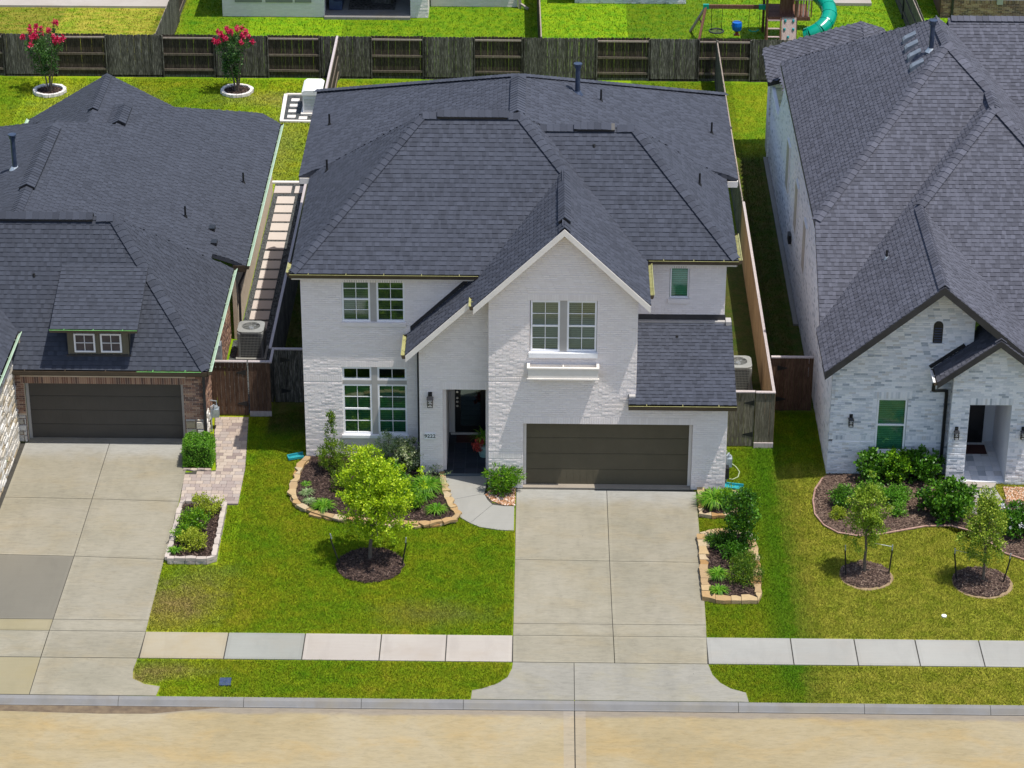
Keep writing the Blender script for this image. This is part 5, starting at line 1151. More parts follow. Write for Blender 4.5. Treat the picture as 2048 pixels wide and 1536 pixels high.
b = MB(); b.box(-13.2, -13.1, 40.75, 50, 0, 2.7); b.box(-8.97, -8.86, 40.75, 44.2, 0, 2.7); b.box(-5.2, -5.1, 40.75, 41.3, 0, 2.7); b.box(-4.56, -4.45, 40.75, 42, 0, 2.7); b.box(-.78, -.67, 42.25, 50, 0, 2.7); part('side_wall', b, 'white_mortar', W)
flush_bricks(W, 'w', 'white_brick', 260)
b = MB(); b.add([(-13.6, 40.2, 2.7), (-4.1, 40.2, 2.7), (-4.1, 41.7, 2.75), (-.3, 41.7, 2.7), (-.3, 50, 2.8), (-7, 50, 6.5), (-13.6, 50, 2.8), (-7, 46, 6.5)], ((0, 1, 2, 7), (2, 3, 5, 7), (0, 7, 5, 6), (3, 4, 5))); part('roof', b, 'deck_a', W)
for xa in (-12.65, -11.35, -10.1):
    m = MB(); m.box(xa, xa+(1.15 if xa < -10.5 else .7), 40.56, 40.7, .66, .775); part('window_sill', m, 'walk_blue', W)
    m = MB(); m.quad((xa, 40.72, .78), (xa+1.1, 40.72, .78), (xa+1.1, 40.72, 2.2), (xa, 40.72, 2.2)); part('pane', m, 'room', W)
b = MB(); b.box(-8.86, -5.2, 40.35, 44.2, -.05, .10); part('patio_slab', b, 'kerb', W)
b = MB(); b.box(-7.9, -5.9, 41.3, 43.4, .105, .12); single('patio_rug', b, 'patio_rug', 'dark patterned rug on the covered patio behind the fence', 'rug')
b = MB(); b.prism([(-7.0, 42.2), (-6.1, 42.0), (-5.9, 42.6), (-6.6, 43.1), (-7.1, 42.8)], .12, .55); single('patio_ottoman', b, 'fence_old', 'low dark wooden table on the patterned patio rug', 'table')
b = MB(); b.box(-8.5, -8.15, 41.2, 43.2, .12, .5); b.box(-8.7, -8.5, 41.2, 43.2, .12, .9); single('patio_bench', b, 'led', 'dark blue bench at the left side of the covered patio', 'bench')
m = MB(); m.box(-15.0-8.5, -15.25, 41.6, 50, -.1, .08); struct('patio_slab', m, 'walk_pink')
m = MB(); m.box(-.64, -.5, 41.9, 42.05, 0, .9); m.beam((-.55, 41.95, .2), (-.2, 41.7, .05), .1, .08); single('downspout', m, 'walk_pink', 'pale downspout elbow at the corner of the pale brick house beyond', 'downspout')
V = thing('brick_house', 'pale brick house corner glimpsed at the top behind the playset lawn', 'house', (4, 46, 0))
wall(V, (1.8, 42.66), (6.6, 42.66), [(0, 0), (4.8, 0), (4.8, 2.6), (0, 2.6)], [], name='rear_wall', key='v', brick_mat='grey_brick', mortar_mat='grey_mortar')
mb_, cd_ = BRK['v']
for (p, h, out, w, rel) in cd_: brick_into(mb_, p, h, out, .193, .0577, rel)
part('brick_field', mb_, 'grey_brick', V, kind='stuff')
b = MB(); b.box(1.8, 1.92, 42.8, 52, 0, 2.6); b.box(6.48, 6.6, 42.8, 52, 0, 2.6); part('side_wall', b, 'grey_mortar', V)
b = MB(); b.add([(1.4, 42.3, 2.6), (7, 42.3, 2.6), (7, 52.4, 2.6), (1.4, 52.4, 2.6), (4.2, 45.5, 4.6), (4.2, 49, 4.6)], ((0, 1, 4), (1, 2, 5, 4), (2, 3, 5), (3, 0, 4, 5), (3, 2, 1, 0))); part('roof', b, 'deck_a', V)
m = MB(); m.box(12.8, 14.6, 42.6, 43.4, -.05, .12); struct('step', m, 'walk_pink')
U = thing('brick_house', 'brown brick house with dark green windows at the top right corner', 'house', (20, 44, 0))
UY = 41.2
wall(U, (17.35, UY), (24, UY), [(0, -.05), (6.65, -.05), (6.65, 2.7), (0, 2.7)], [(1.1, 2.45, .78, 2.3), (2.55, 3.75, .78, 2.3), (3.85, 4.9, .78, 2.3)], name='rear_wall', key='u', brick_mat='brown_brick', mortar_mat='tan_mortar', rects=[(1.0, 5.2, .62, .78)])
wall(U, (17.35, 52), (17.35, UY), [(0, 0), (10.8, 0), (10.8, 2.7), (0, 2.7)], [], name='side_wall', key='u', bricks=False, brick_mat='brown_brick', mortar_mat='brown_brick')
flush_bricks(U, 'u', 'brown_brick', 290)
for a in (18.45, 19.9, 21.2): window(U, a, a+(1.35 if a < 19 else 1.2), .78, 2.3, UY, glass_mat('deep_green_glass', (.1, .45, .36)), None, grid=(1, 1), hung=False)
m = MB(); m.beam((17.85, UY-.06, 2.7), (17.85, UY-.06, 0), .09); part('downspout', m, 'fascia_dark', U)
b = MB(); b.add([(16.9, UY-.45, 2.72), (24.4, UY-.45, 2.72), (24.4, 52.4, 2.72), (16.9, 52.4, 2.72), (20.6, 45, 5), (20.6, 49, 5)], ((0, 1, 4), (1, 2, 5, 4), (2, 3, 5), (3, 0, 4, 5), (3, 2, 1, 0))); part('roof', b, 'deck_a', U)
m = MB(); m.box(19.72, 19.98, UY-.12, UY-.02, .62, 1.25); part('meter_box', m, 'mullion', U)

# ------------------------------------------------------------------ plants
def leaf_mb(P, L, W, bias=None, clump=None, bend=.25, mb=None):
    """numpy leaf soup: a folded diamond per point"""
    n = len(P); d = rng.normal(size=(n, 3))
    if bias is not None: d = d*.75+bias
    d /= np.linalg.norm(d, axis=1)[:, None]+1e-9
    r = rng.normal(size=(n, 3)); s = np.cross(d, r); s /= np.linalg.norm(s, axis=1)[:, None]+1e-9
    up_ = np.cross(s, d); l = (L*rng.uniform(.7, 1.3, n))[:, None]; w = (W*rng.uniform(.7, 1.3, n))[:, None]
    V = np.stack([P, P+d*l*.5+s*w-up_*w*bend, P+d*l, P+d*l*.5-s*w-up_*w*bend], 1).reshape(-1, 3)
    rr = rng.random(n)
    if clump is not None: rr = np.clip(rr*.55+clump*.45, 0, .999)
    return V, rr
def fast_obj(name, V, k, rr, mat, parent=None, off=None, kind=None):
    me = bpy.data.meshes.new(name); n = len(V)//k
    if off is None: off = world_off(parent) if parent else Vector((0, 0, 0))
    V = V-np.array(off)
    me.vertices.add(len(V)); me.vertices.foreach_set('co', V.ravel().astype(np.float32))
    me.loops.add(n*k); me.loops.foreach_set('vertex_index', np.arange(n*k, dtype=np.int32))
    me.polygons.add(n); me.polygons.foreach_set('loop_start', np.arange(0, n*k, k, dtype=np.int32))
    a = me.attributes.new('rnd', 'FLOAT', 'FACE'); a.data.foreach_set('value', rr.astype(np.float32))
    me.materials.append(M[mat]); me.update(calc_edges=True)
    o = bpy.data.objects.new(name, me); COL.objects.link(o)
    if parent: o.parent = parent; OFF[o.name] = world_off(parent)
    if kind: o['kind'] = kind
    return o
def in_ball(n, pw=.45):
    v = rng.normal(size=(n, 3)); v /= np.linalg.norm(v, axis=1)[:, None]; return v*rng.random(n)[:, None]**pw
def crown(c, rad, nclump, per, L, W, cr=.16, pw=.4, shape=None, flat=0.0, droop=0.0):
    """leaf clumps through an uneven crown volume"""
    B = in_ball(nclump, pw)
    if shape is not None: B = B*shape(B[:, 2])[:, None]*[1, 1, 0]+B*[0, 0, 1]
    lump = 1+.18*np.sin(B[:, 0]*5+c[0]*3)*np.cos(B[:, 1]*4+c[1])+.12*np.sin(B[:, 2]*7)
    CC = np.array(c)+B*lump[:, None]*np.array(rad)
    ct = rng.random(nclump)
    idx = np.repeat(np.arange(nclump), per); Pp = CC[idx]+in_ball(nclump*per, .6)*cr
    bias = (Pp-np.array(c))/np.array(rad)*.5+np.array([0, 0, .35-droop])
    V, rr = leaf_mb(Pp, L, W, bias, ct[idx]); return V, rr, CC
def tree(name, label, base, trunk_top, cc, rad, mat, nclump, per, L, W, tr=.05, cr=.16, lean=0, group=None, shape=None, pw=.4, limbs=14):
    T = thing(name, label, 'tree', (base[0], base[1], 0), group)
    V, rr, CC = crown(cc, rad, nclump, per, L, W, cr, pw, shape)
    m = MB(); pts = [(base[0], base[1], 0)]; k = 6
    for i in range(1, k+1): t = i/k; pts.append((base[0]+(cc[0]-base[0])*t*.8+random.uniform(-.02, .02), base[1]+(cc[1]-base[1])*t*.8, trunk_top*t))
    m.tube(pts, [tr*(1-.6*i/k) for i in range(k+1)], 8)
    for j in rng.choice(len(CC), min(limbs, len(CC)), replace=False):
        q = CC[j]; s = pts[3+random.randrange(3)]; mid = (np.array(s)*.45+q*.55+np.array([0, 0, -.05])); m.tube([s, tuple(mid), tuple(q)], [tr*.35, tr*.22, tr*.08], 5)
    part('trunk', m, 'bark', T)
    fast_obj('crown', V, 4, rr, mat, T); return T
def bush(label, x, y, r, h, mat, nclump=60, per=22, L=.07, W=.018, cat='shrub', name='shrub', group=None, z0=0.0, ry=None, cr=.11, shape=None, pw=.35):
    T = thing(name, label, cat, (x, y, z0), group); ry = ry or r
    r *= 1.12; ry *= 1.12; h *= 1.08; nclump = int(nclump*1.25)
    V, rr, CC = crown((x, y, z0+h*.52), (r, ry, h*.5), nclump, per, L, W, cr, pw, shape)
    V[:, 2] = np.maximum(V[:, 2], z0+.01)
    fast_obj('foliage', V, 4, rr, mat, T)
    m = MB()
    for j in rng.choice(len(CC), min(8, len(CC)), replace=False):
        q = CC[j]; m.tube([(x+random.uniform(-.04, .04), y+random.uniform(-.04, .04), z0), tuple((np.array((x, y, z0))+q)/2+np.array([0, 0, .03])), tuple(q)], [.014, .010, .004], 5)
    part('stem', m, 'bark', T); return T
def blades(label, x, y, r, h, n, mat, w=.016, cat='plant', name='clump_plant', group=None, z0=0.0):
    T = thing(name, label, cat, (x, y, z0), group); vs = []; rr = []; r *= 1.22; h *= 1.12; n = int(n*1.3)
    for i in range(n):
        a = random.uniform(0, 6.283); R_ = r*random.uniform(.35, 1.1); hh = h*random.uniform(.7, 1.15); b0 = random.uniform(0, r*.18)
        d = np.array([math.cos(a), math.sin(a), 0]); s = np.array([-math.sin(a), math.cos(a), 0])*w*random.uniform(.7, 1.2); p0 = np.array([x, y, z0])+d*b0; t = random.random(); pr = []
        for k in range(5):
            u = k/4; pr.append(p0+d*R_*u**1.2+np.array([0, 0, hh*(1.75*u-1.35*u*u)]))
        for k in range(4):
            w0, w1 = 1-(k/4)**2, 1-((k+1)/4)**2*.97
            vs += [pr[k]-s*w0, pr[k]+s*w0, pr[k+1]+s*w1, pr[k+1]-s*w1]; rr.append(t)
    fast_obj('leaves', np.array(vs), 4, np.array(rr), mat, T); return T
def ring_poly(c, r, n=28, j=.03, ry=None): return [(c[0]+(r+random.uniform(-j, j))*math.cos(2*math.pi*i/n), c[1]+((ry or r)+random.uniform(-j, j))*math.sin(2*math.pi*i/n)) for i in range(n)]
def inside(poly, X, Y):
    r = np.zeros(len(X), bool); n = len(poly)
    for i in range(n):
        x1, y1 = poly[i]; x2, y2 = poly[(i+1) % n]
        if y1 == y2: continue
        c = ((y1 <= Y) != (y2 <= Y)) & (X < x1+(Y-y1)*(x2-x1)/(y2-y1)); r ^= c
    return r
def sample(poly, dens, excl=()):
    xs = [p[0] for p in poly]; ys = [p[1] for p in poly]; n = int((max(xs)-min(xs))*(max(ys)-min(ys))*dens)
    X = rng.uniform(min(xs), max(xs), n); Y = rng.uniform(min(ys), max(ys), n); k = inside(poly, X, Y)
    for e in excl: k &= ~inside(e, X, Y)
    return X[k], Y[k]
BEDS = []
def mulch(poly, mat='mulch', chip='chip', z=.02, dens=650, dome=.0, nm='mulch', L=(.03, .09)):
    BEDS.append(poly)
    m = MB(); n = len(poly); cx = sum(p[0] for p in poly)/n; cy = sum(p[1] for p in poly)/n
    for t0, t1, h0, h1 in ((1, .7, 0, .6), (.7, .35, .6, .9), (.35, 0.02, .9, 1)):
        for i in range(n):
            a, b_ = poly[i], poly[(i+1) % n]; f = lambda p, t, h: (cx+(p[0]-cx)*t, cy+(p[1]-cy)*t, z+dome*h)
            m.quad(f(a, t0, h0), f(b_, t0, h0), f(b_, t1, h1), f(a, t1, h1))
    o = part(nm, m, mat); o['kind'] = 'stuff'; OFF[o.name] = Vector((0, 0, 0))
    X, Y = sample(poly, dens); n = len(X); a = rng.uniform(0, 6.283, n); l = rng.uniform(*L, n)*.5; w = rng.uniform(.006, .016, n); tl = rng.normal(0, .35, (n, 2))
    rad = np.sqrt(((X-cx)/(max(p[0] for p in poly)-cx))**2+((Y-cy)/(max(p[1] for p in poly)-cy))**2); zz = z+.012+dome*np.clip(1-rad, 0, 1)**.7+rng.uniform(0, .015, n)
    dx, dy = np.cos(a), np.sin(a); Pp = np.stack([X, Y, zz], 1); D = np.stack([dx*l, dy*l, l*tl[:, 0]], 1); S = np.stack([-dy*w, dx*w, w*tl[:, 1]], 1)
    V = np.stack([Pp-D-S, Pp+D-S, Pp+D+S, Pp-D+S], 1).reshape(-1, 3)
    o2 = fast_obj(nm+'_chips', V, 4, rng.random(n), chip, None); o2['kind'] = 'stuff'
    return o
def pebbles(poly, mat, dens, r=(.012, .03), z=.0, nm='pebbles'):
    X, Y = sample(poly, dens); vs = []; n = len(X); R_ = rng.uniform(*r, n)
    base = np.array([(1, 0, 0), (0, 1, 0), (-1, 0, 0), (0, -1, 0), (0, 0, .7)]); fc = [(0, 1, 4), (1, 2, 4), (2, 3, 4), (3, 0, 4)]
    a = rng.uniform(0, 6.283, n); ca, sa = np.cos(a)*R_, np.sin(a)*R_; bz = np.stack([base[:, 0][None]*ca[:, None]-base[:, 1][None]*sa[:, None]*.7, base[:, 0][None]*sa[:, None]+base[:, 1][None]*ca[:, None]*.7, base[:, 2][None]*R_[:, None]], 2)
    bz += np.stack([X, Y, np.full(n, z)], 1)[:, None, :]; V = bz[:, [i for f_ in fc for i in f_], :].reshape(-1, 3)
    o = fast_obj(nm, V, 3, np.repeat(rng.random(n), 4), mat, None); o['kind'] = 'stuff'; return o
def stone_edge(label, path, closed=False, w=(.26, .46), d=.18, layers=2, mat='flagstone', zt=.14, cat='stone edging', name='stone_edging', lab='stone'):
    """dry-laid flat stones following a path"""
    irr = 1 if mat == 'flagstone' else .15
    T = thing(name, label, cat, (path[0][0], path[0][1], 0)); P_ = [Vector((x, y)) for x, y in path]
    if closed: P_.append(P_[0])
    seg = [(b-a).length for a, b in zip(P_, P_[1:])]; tot = sum(seg)
    def at(s):
        for i, l in enumerate(seg):
            if s <= l or i == len(seg)-1: t = (P_[i+1]-P_[i])/l; return P_[i]+t*min(s, l), t
            s -= l
    for ly in range(layers):
        s = 0 if ly == layers-1 else random.uniform(0, .1); zb, z1 = zt*ly/layers, zt*(ly+1)/layers
        while s < tot-.06:
            l = min(random.uniform(*w), tot-s); p, t = at(s+.006); q, t2 = at(s+l-.006); n1, n2 = Vector((-t.y, t.x)), Vector((-t2.y, t2.x)); j = lambda k=.035: random.uniform(-k, k)
            o_, i_ = -d*.45, d*.55
            pts = [p+n1*(o_+j(.015)), (p+q)/2+(n1+n2)/2*(o_+j()), q+n2*(o_+j(.015)), q+n2*(i_+j(.075)*irr), (p+q)/2+(n1+n2)/2*(i_+j(.09)*irr), p+n1*(i_+j(.075)*irr)]
            m = MB(); m.prism([tuple(v) for v in pts], zb+.004, z1-.004+random.uniform(-.008, .008)*(2.2 if irr == 1 else 1)); part(lab, m, mat, T); s += l
    return T
# beds of the white house
bedA = [(-6.391, 1.565), (-6.538, 1.011), (-6.639, 0.286), (-6.667, -0.397), (-6.593, -0.922), (-6.384, -1.352), (-6.045, -1.633), (-5.630, -1.825), (-5.045, -2.012), (-4.323, -2.168), (-3.610, -2.210), (-3.039, -2.256), (-2.471, -2.273), (-1.981, -2.037), (-1.805, -1.778), (-2.003, -1.382), (-2.164, -0.894), (-2.272, -0.311), (-2.340, 0.371), (-2.383, 0.730), (-3.0, .74), (-3.05, 1.7), (-6.42, 1.7)]
mulch(bedA, z=.05, dens=750, dome=.03)
stone_edge('two-course tan flagstone edging curving round the front bed of the white house', bedA[:20][::-1])
mulch([(5.115, 0.339), (5.078, -1.644), (5.648, -1.661), (6.088, -1.453), (6.277, -0.931), (6.157, -0.292), (5.960, 0.058), (5.6, -.1)], z=.04)
stone_edge('low tan stones round the upper small bed right of the main driveway', [(5.134, 0.131), (5.121, -0.751), (5.106, -1.643), (5.506, -1.635), (5.940, -1.541), (6.224, -1.105), (6.237, -0.641), (6.106, -0.175)], d=.15, layers=1, zt=.11)
bedC = [(5.052, -2.769), (5.048, -3.702), (5.037, -4.775), (5.037, -6.154), (6.442, -6.178), (6.483, -4.747), (6.503, -3.402), (6.360, -2.799), (5.600, -2.536)]
mulch(bedC, z=.05)
stone_edge('tan flagstones framing the long bed along the right side of the main driveway', bedC, closed=True, d=.24, layers=1, zt=.14)
pebble_poly = [(-1.093, -0.434), (-0.671, 0.314), (-.22, -.05), (-0.225, -0.270), (-0.215, -1.029), (-0.532, -1.036), (-0.868, -0.810)]
BEDS.append(pebble_poly); m = MB(); m.prism(pebble_poly, -.05, .012); o = part('pebble_bed', m, 'dirt'); o['kind'] = 'stuff'
pebbles(pebble_poly, 'pebble_tan', 1500, (.015, .035), .012, 'river_pebbles')
BEDS += [[(-7.6, 2.5), (-6.4, 1.8), (-6.4, 2)]]
# tree rings
for (c, r, mt, ch, dm) in (((-4.18, -4.45), .93, 'mulch', 'chip', .10), ((9.48, -4.68), .70, 'mulch_b', 'chip_b', .06), ((12.62, -5.0), .78, 'mulch', 'chip_b', .07)):
    mulch(ring_poly(c, r, 30, .04), mt, ch, z=.012, dome=dm, dens=900)
for (c, r) in (((9.5, -4.75), .74), ((12.65, -5.05), .83)):
    m = MB(); m.prism(ring_poly(c, r, 30, .02), -.05, -.001); BEDS.append(ring_poly(c, r, 24, 0)); o = part('bare_soil_ring', m, var_mat('pale_soil', [(.22, .15, .08), (.32, .23, .14)], 8)); o['kind'] = 'stuff'
cone = lambda z: np.clip(1.05-.55*z, .25, 1.3)
tree('young_tree', 'young lime-green staked tree in front of the white house', (-4.20, -4.2), 2.6, (-4.0, -4.15, 2.12), (1.12, 1.0, 1.42), 'lf_lime', 430, 38, .075, .024, tr=.055, cr=.15, shape=lambda z: np.clip(.95-.30*z*z-.05*z+.13*np.sin(z*9), .25, 1.15), pw=.6)
tree('young_tree', 'slim oval young tree between two stakes on the pale mulch ring', (9.47, -4.6), 2.4, (9.42, -4.6, 1.95), (.50, .48, 1.12), 'lf_oak', 190, 40, .062, .020, tr=.045, cr=.14, shape=lambda z: np.clip(1.05-.4*z, .3, 1.2), group='young street-front trees of the grey brick house')
tree('young_tree', 'slim young tree on the darker mulch ring nearest the right edge', (12.68, -5.02), 2.2, (12.60, -5.0, 1.80), (.60, .56, 1.12), 'lf_oak', 200, 40, .062, .020, tr=.045, cr=.15, shape=lambda z: np.clip(1.0-.5*z, .25, 1.2), group='young street-front trees of the grey brick house')
def stake(label, x, y, tx, tz, wire=None):
    T = thing('tree_stake', label, 'stake', (x, y, 0)); m = MB(); m.tube([(x, y, -.05), (tx, y, tz-.16)], .022, 6); part('post', m, 'black', T)
    m = MB(); m.tube([(x+(tx-x)*.86, y, tz-.16), (tx, y, tz)], .018, 6); part('stake_tip', m, 'galv', T)
    if wire: m = MB(); m.tube([(tx, y, tz-.05), wire], .006, 4); part('guy_wire', m, 'galv', T)
    return T
stake('left black stake leaning out beside the lime-green tree', -4.97, -4.57, -5.25, 1.08); stake('right black stake leaning out beside the lime-green tree', -3.31, -4.48, -3.17, .93)
stake('left black stake of the slim oval tree', 8.94, -4.78, 8.87, 1.0, None); stake('right black stake of the slim oval tree', 10.12, -4.68, 10.17, .96, (9.6, -4.6, .98))
stake('left black stake of the tree nearest the right edge', 11.97, -4.90, 11.84, 1.0, (12.5, -5.0, .85)); stake('right black stake of the tree nearest the right edge', 13.19, -5.09, 13.34, .97)
# shrubs of the white house
T = bush('tall pointed green yew against the white wall left of the lower window', -5.55, .75, .42, 1.0, 'lf_yew', 110, 30, .06, .012, ry=.38, cr=.10)
V, rr, CC = crown((-5.62, .95, 1.45), (.14, .14, .75), 46, 26, .06, .012, .08, shape=cone); fast_obj('leader', V, 4, rr, 'lf_yew', T)
bush('dark green shrub low behind the lime tree, left of it', -5.1, -.3, .45, .62, 'lf_yew', 80, 26, .06, .014)
bush('pale feathery shrub in front of the lower window, right half', -4.0, 1.15, .36, 1.15, 'lf_pale', 60, 22, .07, .012)
bush('lime shrub standing behind the young tree, under the window', -4.75, .95, .42, .85, 'lf_lime', 60, 22, .07, .018)
bush('variegated shrub with cream-edged leaves beside the entry column', -3.42, .95, .42, .95, 'lf_vari', 85, 24, .08, .024)
bush('sparse low twiggy shrub at the foot of the entry column', -2.55, .52, .40, .40, 'lf_pale', 14, 12, .07, .02)
bush('mid-green shrub right of the lime tree in the flagstone bed', -3.25, -1.25, .42, .50, 'lf_mid', 70, 24, .065, .016)
bush('dark low shrub in the middle of the flagstone bed', -4.6, -1.0, .5, .45, 'lf_mid', 70, 24, .065, .016)
for (px, lb, r, h, n, mt) in (((-2.809, -0.321), 'largest daylily clump beside the front walk', .50, .55, 260, 'lf_blade'), ((-2.470, -1.563), 'smaller daylily clump at the curve of the front walk', .30, .36, 130, 'lf_blade'), ((-5.687, -1.454), 'green daylily clump at the left end of the flagstone bed', .34, .40, 150, 'lf_blade'),
        ((-6.249, -0.536), 'pale striped grass tuft nearest the left flagstones', .22, .22, 70, 'lf_pale'), ((-6.120, -1.058), 'pale striped grass tuft just below its twin', .20, .22, 70, 'lf_pale'), ((-6.322, -0.006), 'small green tuft above the pale ones', .16, .18, 50, 'lf_blade'), ((-2.891, -0.762), 'daylily clump between the two others by the walk', .36, .40, 150, 'lf_blade'),
        ((5.514, -0.946), 'big daylily in the upper small bed right of the main driveway', .50, .55, 300, 'lf_blade'), ((5.411, -4.979), 'bright daylily in the middle of the long driveway bed', .30, .38, 140, 'lf_blade'), ((5.396, -5.762), 'small daylily at the front of the long driveway bed', .24, .28, 100, 'lf_blade'), ((5.359, -3.095), 'daylily at the back of the long driveway bed', .26, .30, 100, 'lf_blade')):
    blades(lb, px[0], px[1], r, h, n, mt)
bush('bright strap-leaved shrub between porch and garage, over river pebbles', -.55, -.25, .46, .78, 'lf_mid', 85, 22, .13, .014, ry=.38)
T = bush('tall dark holly in the long driveway bed', 6.08, -3.35, .42, 1.95, 'lf_dark', 150, 26, .07, .026, ry=.40, cr=.15, shape=lambda z: 1+.15*np.sin(z*4)-.25*z)
bush('dark mounded shrub left of the tall holly', 5.62, -3.35, .32, .5, 'lf_dark', 55, 22, .055, .018); bush('rounded yew mound at the front right of the long driveway bed', 6.18, -5.15, .44, .55, 'lf_yew', 120, 30, .05, .010); bush('green yew mound directly in front of the tall holly', 6.2, -4.4, .36, .45, 'lf_yew', 80, 28, .05, .010)
bush('soft green shrub behind the big daylily by the garage corner', 6.0, -.95, .34, .55, 'lf_mid', 50, 22, .08, .014)

bush('dark green shrub filling the middle of the long driveway bed', 5.9, -3.9, .34, .5, 'lf_dark', 60, 22, .06, .018)
bush('loose mid-green shrub between the lime tree and the big daylily', -3.6, -.5, .42, .6, 'lf_mid', 60, 22, .065, .016)
bush('dark shrub under the right half of the lower window', -3.95, .2, .40, .7, 'lf_mid', 60, 24, .065, .018)
m = MB(); m.tube([(6.356, -2.854)+(.1,), ((6.356, -2.854)[0]+.01, (6.356, -2.854)[1], .22)], [.17, .11], 9); single('boulder', m, 'block_pink', 'rounded pale boulder behind the tall holly', 'rock')
# pot flowers
vs = blades('spiky', -1.17, 1.75, .38, .62, 70, 'lf_blade', z0=.48); fo = vs.children[0]
fo.parent = PT; fo.matrix_basis = Matrix.Translation(Vector((-1.17, 1.75, .48))-Vector(PT.location)); bpy.data.objects.remove(vs)
V, rr, CC = crown((-1.32, 1.62, .55), (.26, .2, .16), 22, 16, .06, .028, .07); fast_obj('flowers', V, 4, rr, 'fl_coral', PT)

# paver path, planter and hedge of the left house
path_poly = [(-9.46, 4.25), (-8.42, 4.25), (-8.197, 1.070), (-8.186, -1.157), (-9.883, -1.190), (-9.959, 0.731), (-9.050, 0.901), (-9.360, 3.134)]
b = MB(); b.prism(path_poly, -.05, -.004); pth = struct('paver_path', b, 'joint'); BEDS.append(path_poly)
y = 4.22; row = 0
pth_thing = pth
while y > -1.15:
    hh = .19
    for (l0, r0, l1, r1) in clip_rows(path_poly, y-hh, y):
        L_, R_ = max(l0, l1), min(r0, r1); x = L_+.008; first = True
        while x < R_-.03:
            w = random.choice((.14, .21, .28)) if not first else random.choice((.10, .16, .22)); first = False
            if R_-x-w < .07: w = R_-x
            q = MB(); q.box(x+.004, x+w-.004, y-hh+.004, y-.004, -.03, .013+random.uniform(-.002, .002)); part('paver', q, 'paver', pth); x += w
    y -= hh; row += 1
pe = [(-9.8, -4.38), (-9.77, -1.25), (-8.6, -1.25), (-8.55, -4.38)]
BEDS.append(pe); mulch([(p[0], p[1]) for p in pe], z=.10, dens=900)
T = stone_edge('raised bed wall of pale split blocks between the left driveway and the lawn', [(-9.80, -4.42), (-9.78, -1.22), (-8.55, -1.22), (-8.52, -4.42)], closed=True, w=(.28, .32), d=.13, layers=2, mat='block_pink', zt=.20, lab='block')
bush('yellow-green shrub at the back of the raised block bed', (-8.991, -1.805)[0], (-8.991, -1.805)[1], .34, .5, 'lf_yellow', 60, 20, .06, .02, z0=.1); bush('dark green round shrub in the middle of the raised block bed', (-9.247, -2.657)[0], (-9.247, -2.657)[1], .36, .5, 'lf_mid', 80, 24, .05, .018, z0=.1)
bush('yellow-green shrub at the front of the raised block bed', (-9.145, -3.760)[0], (-9.145, -3.760)[1], .36, .5, 'lf_yellow', 70, 20, .06, .02, z0=.1); blades('small green tuft in the front left corner of the raised block bed', (-9.641, -4.041)[0], (-9.641, -4.041)[1], .2, .22, 70, 'lf_blade', z0=.1)
bush('leafy green shrub along the driveway side of the raised block bed', (-9.494, -3.301)[0], (-9.494, -3.301)[1], .22, .4, 'lf_mid', 40, 22, .06, .016, z0=.1)
T = thing('box_hedge', 'clipped square green hedge at the corner of the left garage', 'hedge', (-9.62, 1.45, 0))
n = 9000; Pp = rng.uniform(-1, 1, (n, 3)); f_ = rng.integers(0, 3, n); s_ = np.where(rng.random(n) < .5, -1, 1); Pp[np.arange(n), f_] = s_*rng.uniform(.86, 1.02, n); nr = np.linalg.norm(Pp, axis=1)[:, None]; Pp = Pp*(1-.16*np.clip(nr-1.25, 0, 1))*(1+.05*np.sin(Pp[:, [0]]*7+Pp[:, [2]]*5))+rng.normal(0, .035, (n, 3)); Pp = Pp*np.array([.43, .43, .37])+np.array([-9.60, 1.40, .40])
V, rr = leaf_mb(Pp, .045, .016, np.array([[0, 0, .6]])); fast_obj('foliage', V, 4, rr, 'lf_hedge', T)
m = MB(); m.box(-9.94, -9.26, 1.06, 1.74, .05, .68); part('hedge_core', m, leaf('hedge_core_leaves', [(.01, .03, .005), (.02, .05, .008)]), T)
stone_edge('short row of paver blocks in front of the clipped hedge', [(-10.0, .86), (-9.15, .86)], w=(.2, .21), d=.1, layers=1, mat='paver', zt=.06, lab='block')
T = bush('green hedge end at the left edge beside the stone wing wall', -15.6, .4, .42, .7, 'lf_hedge', 80, 30, .05, .016)
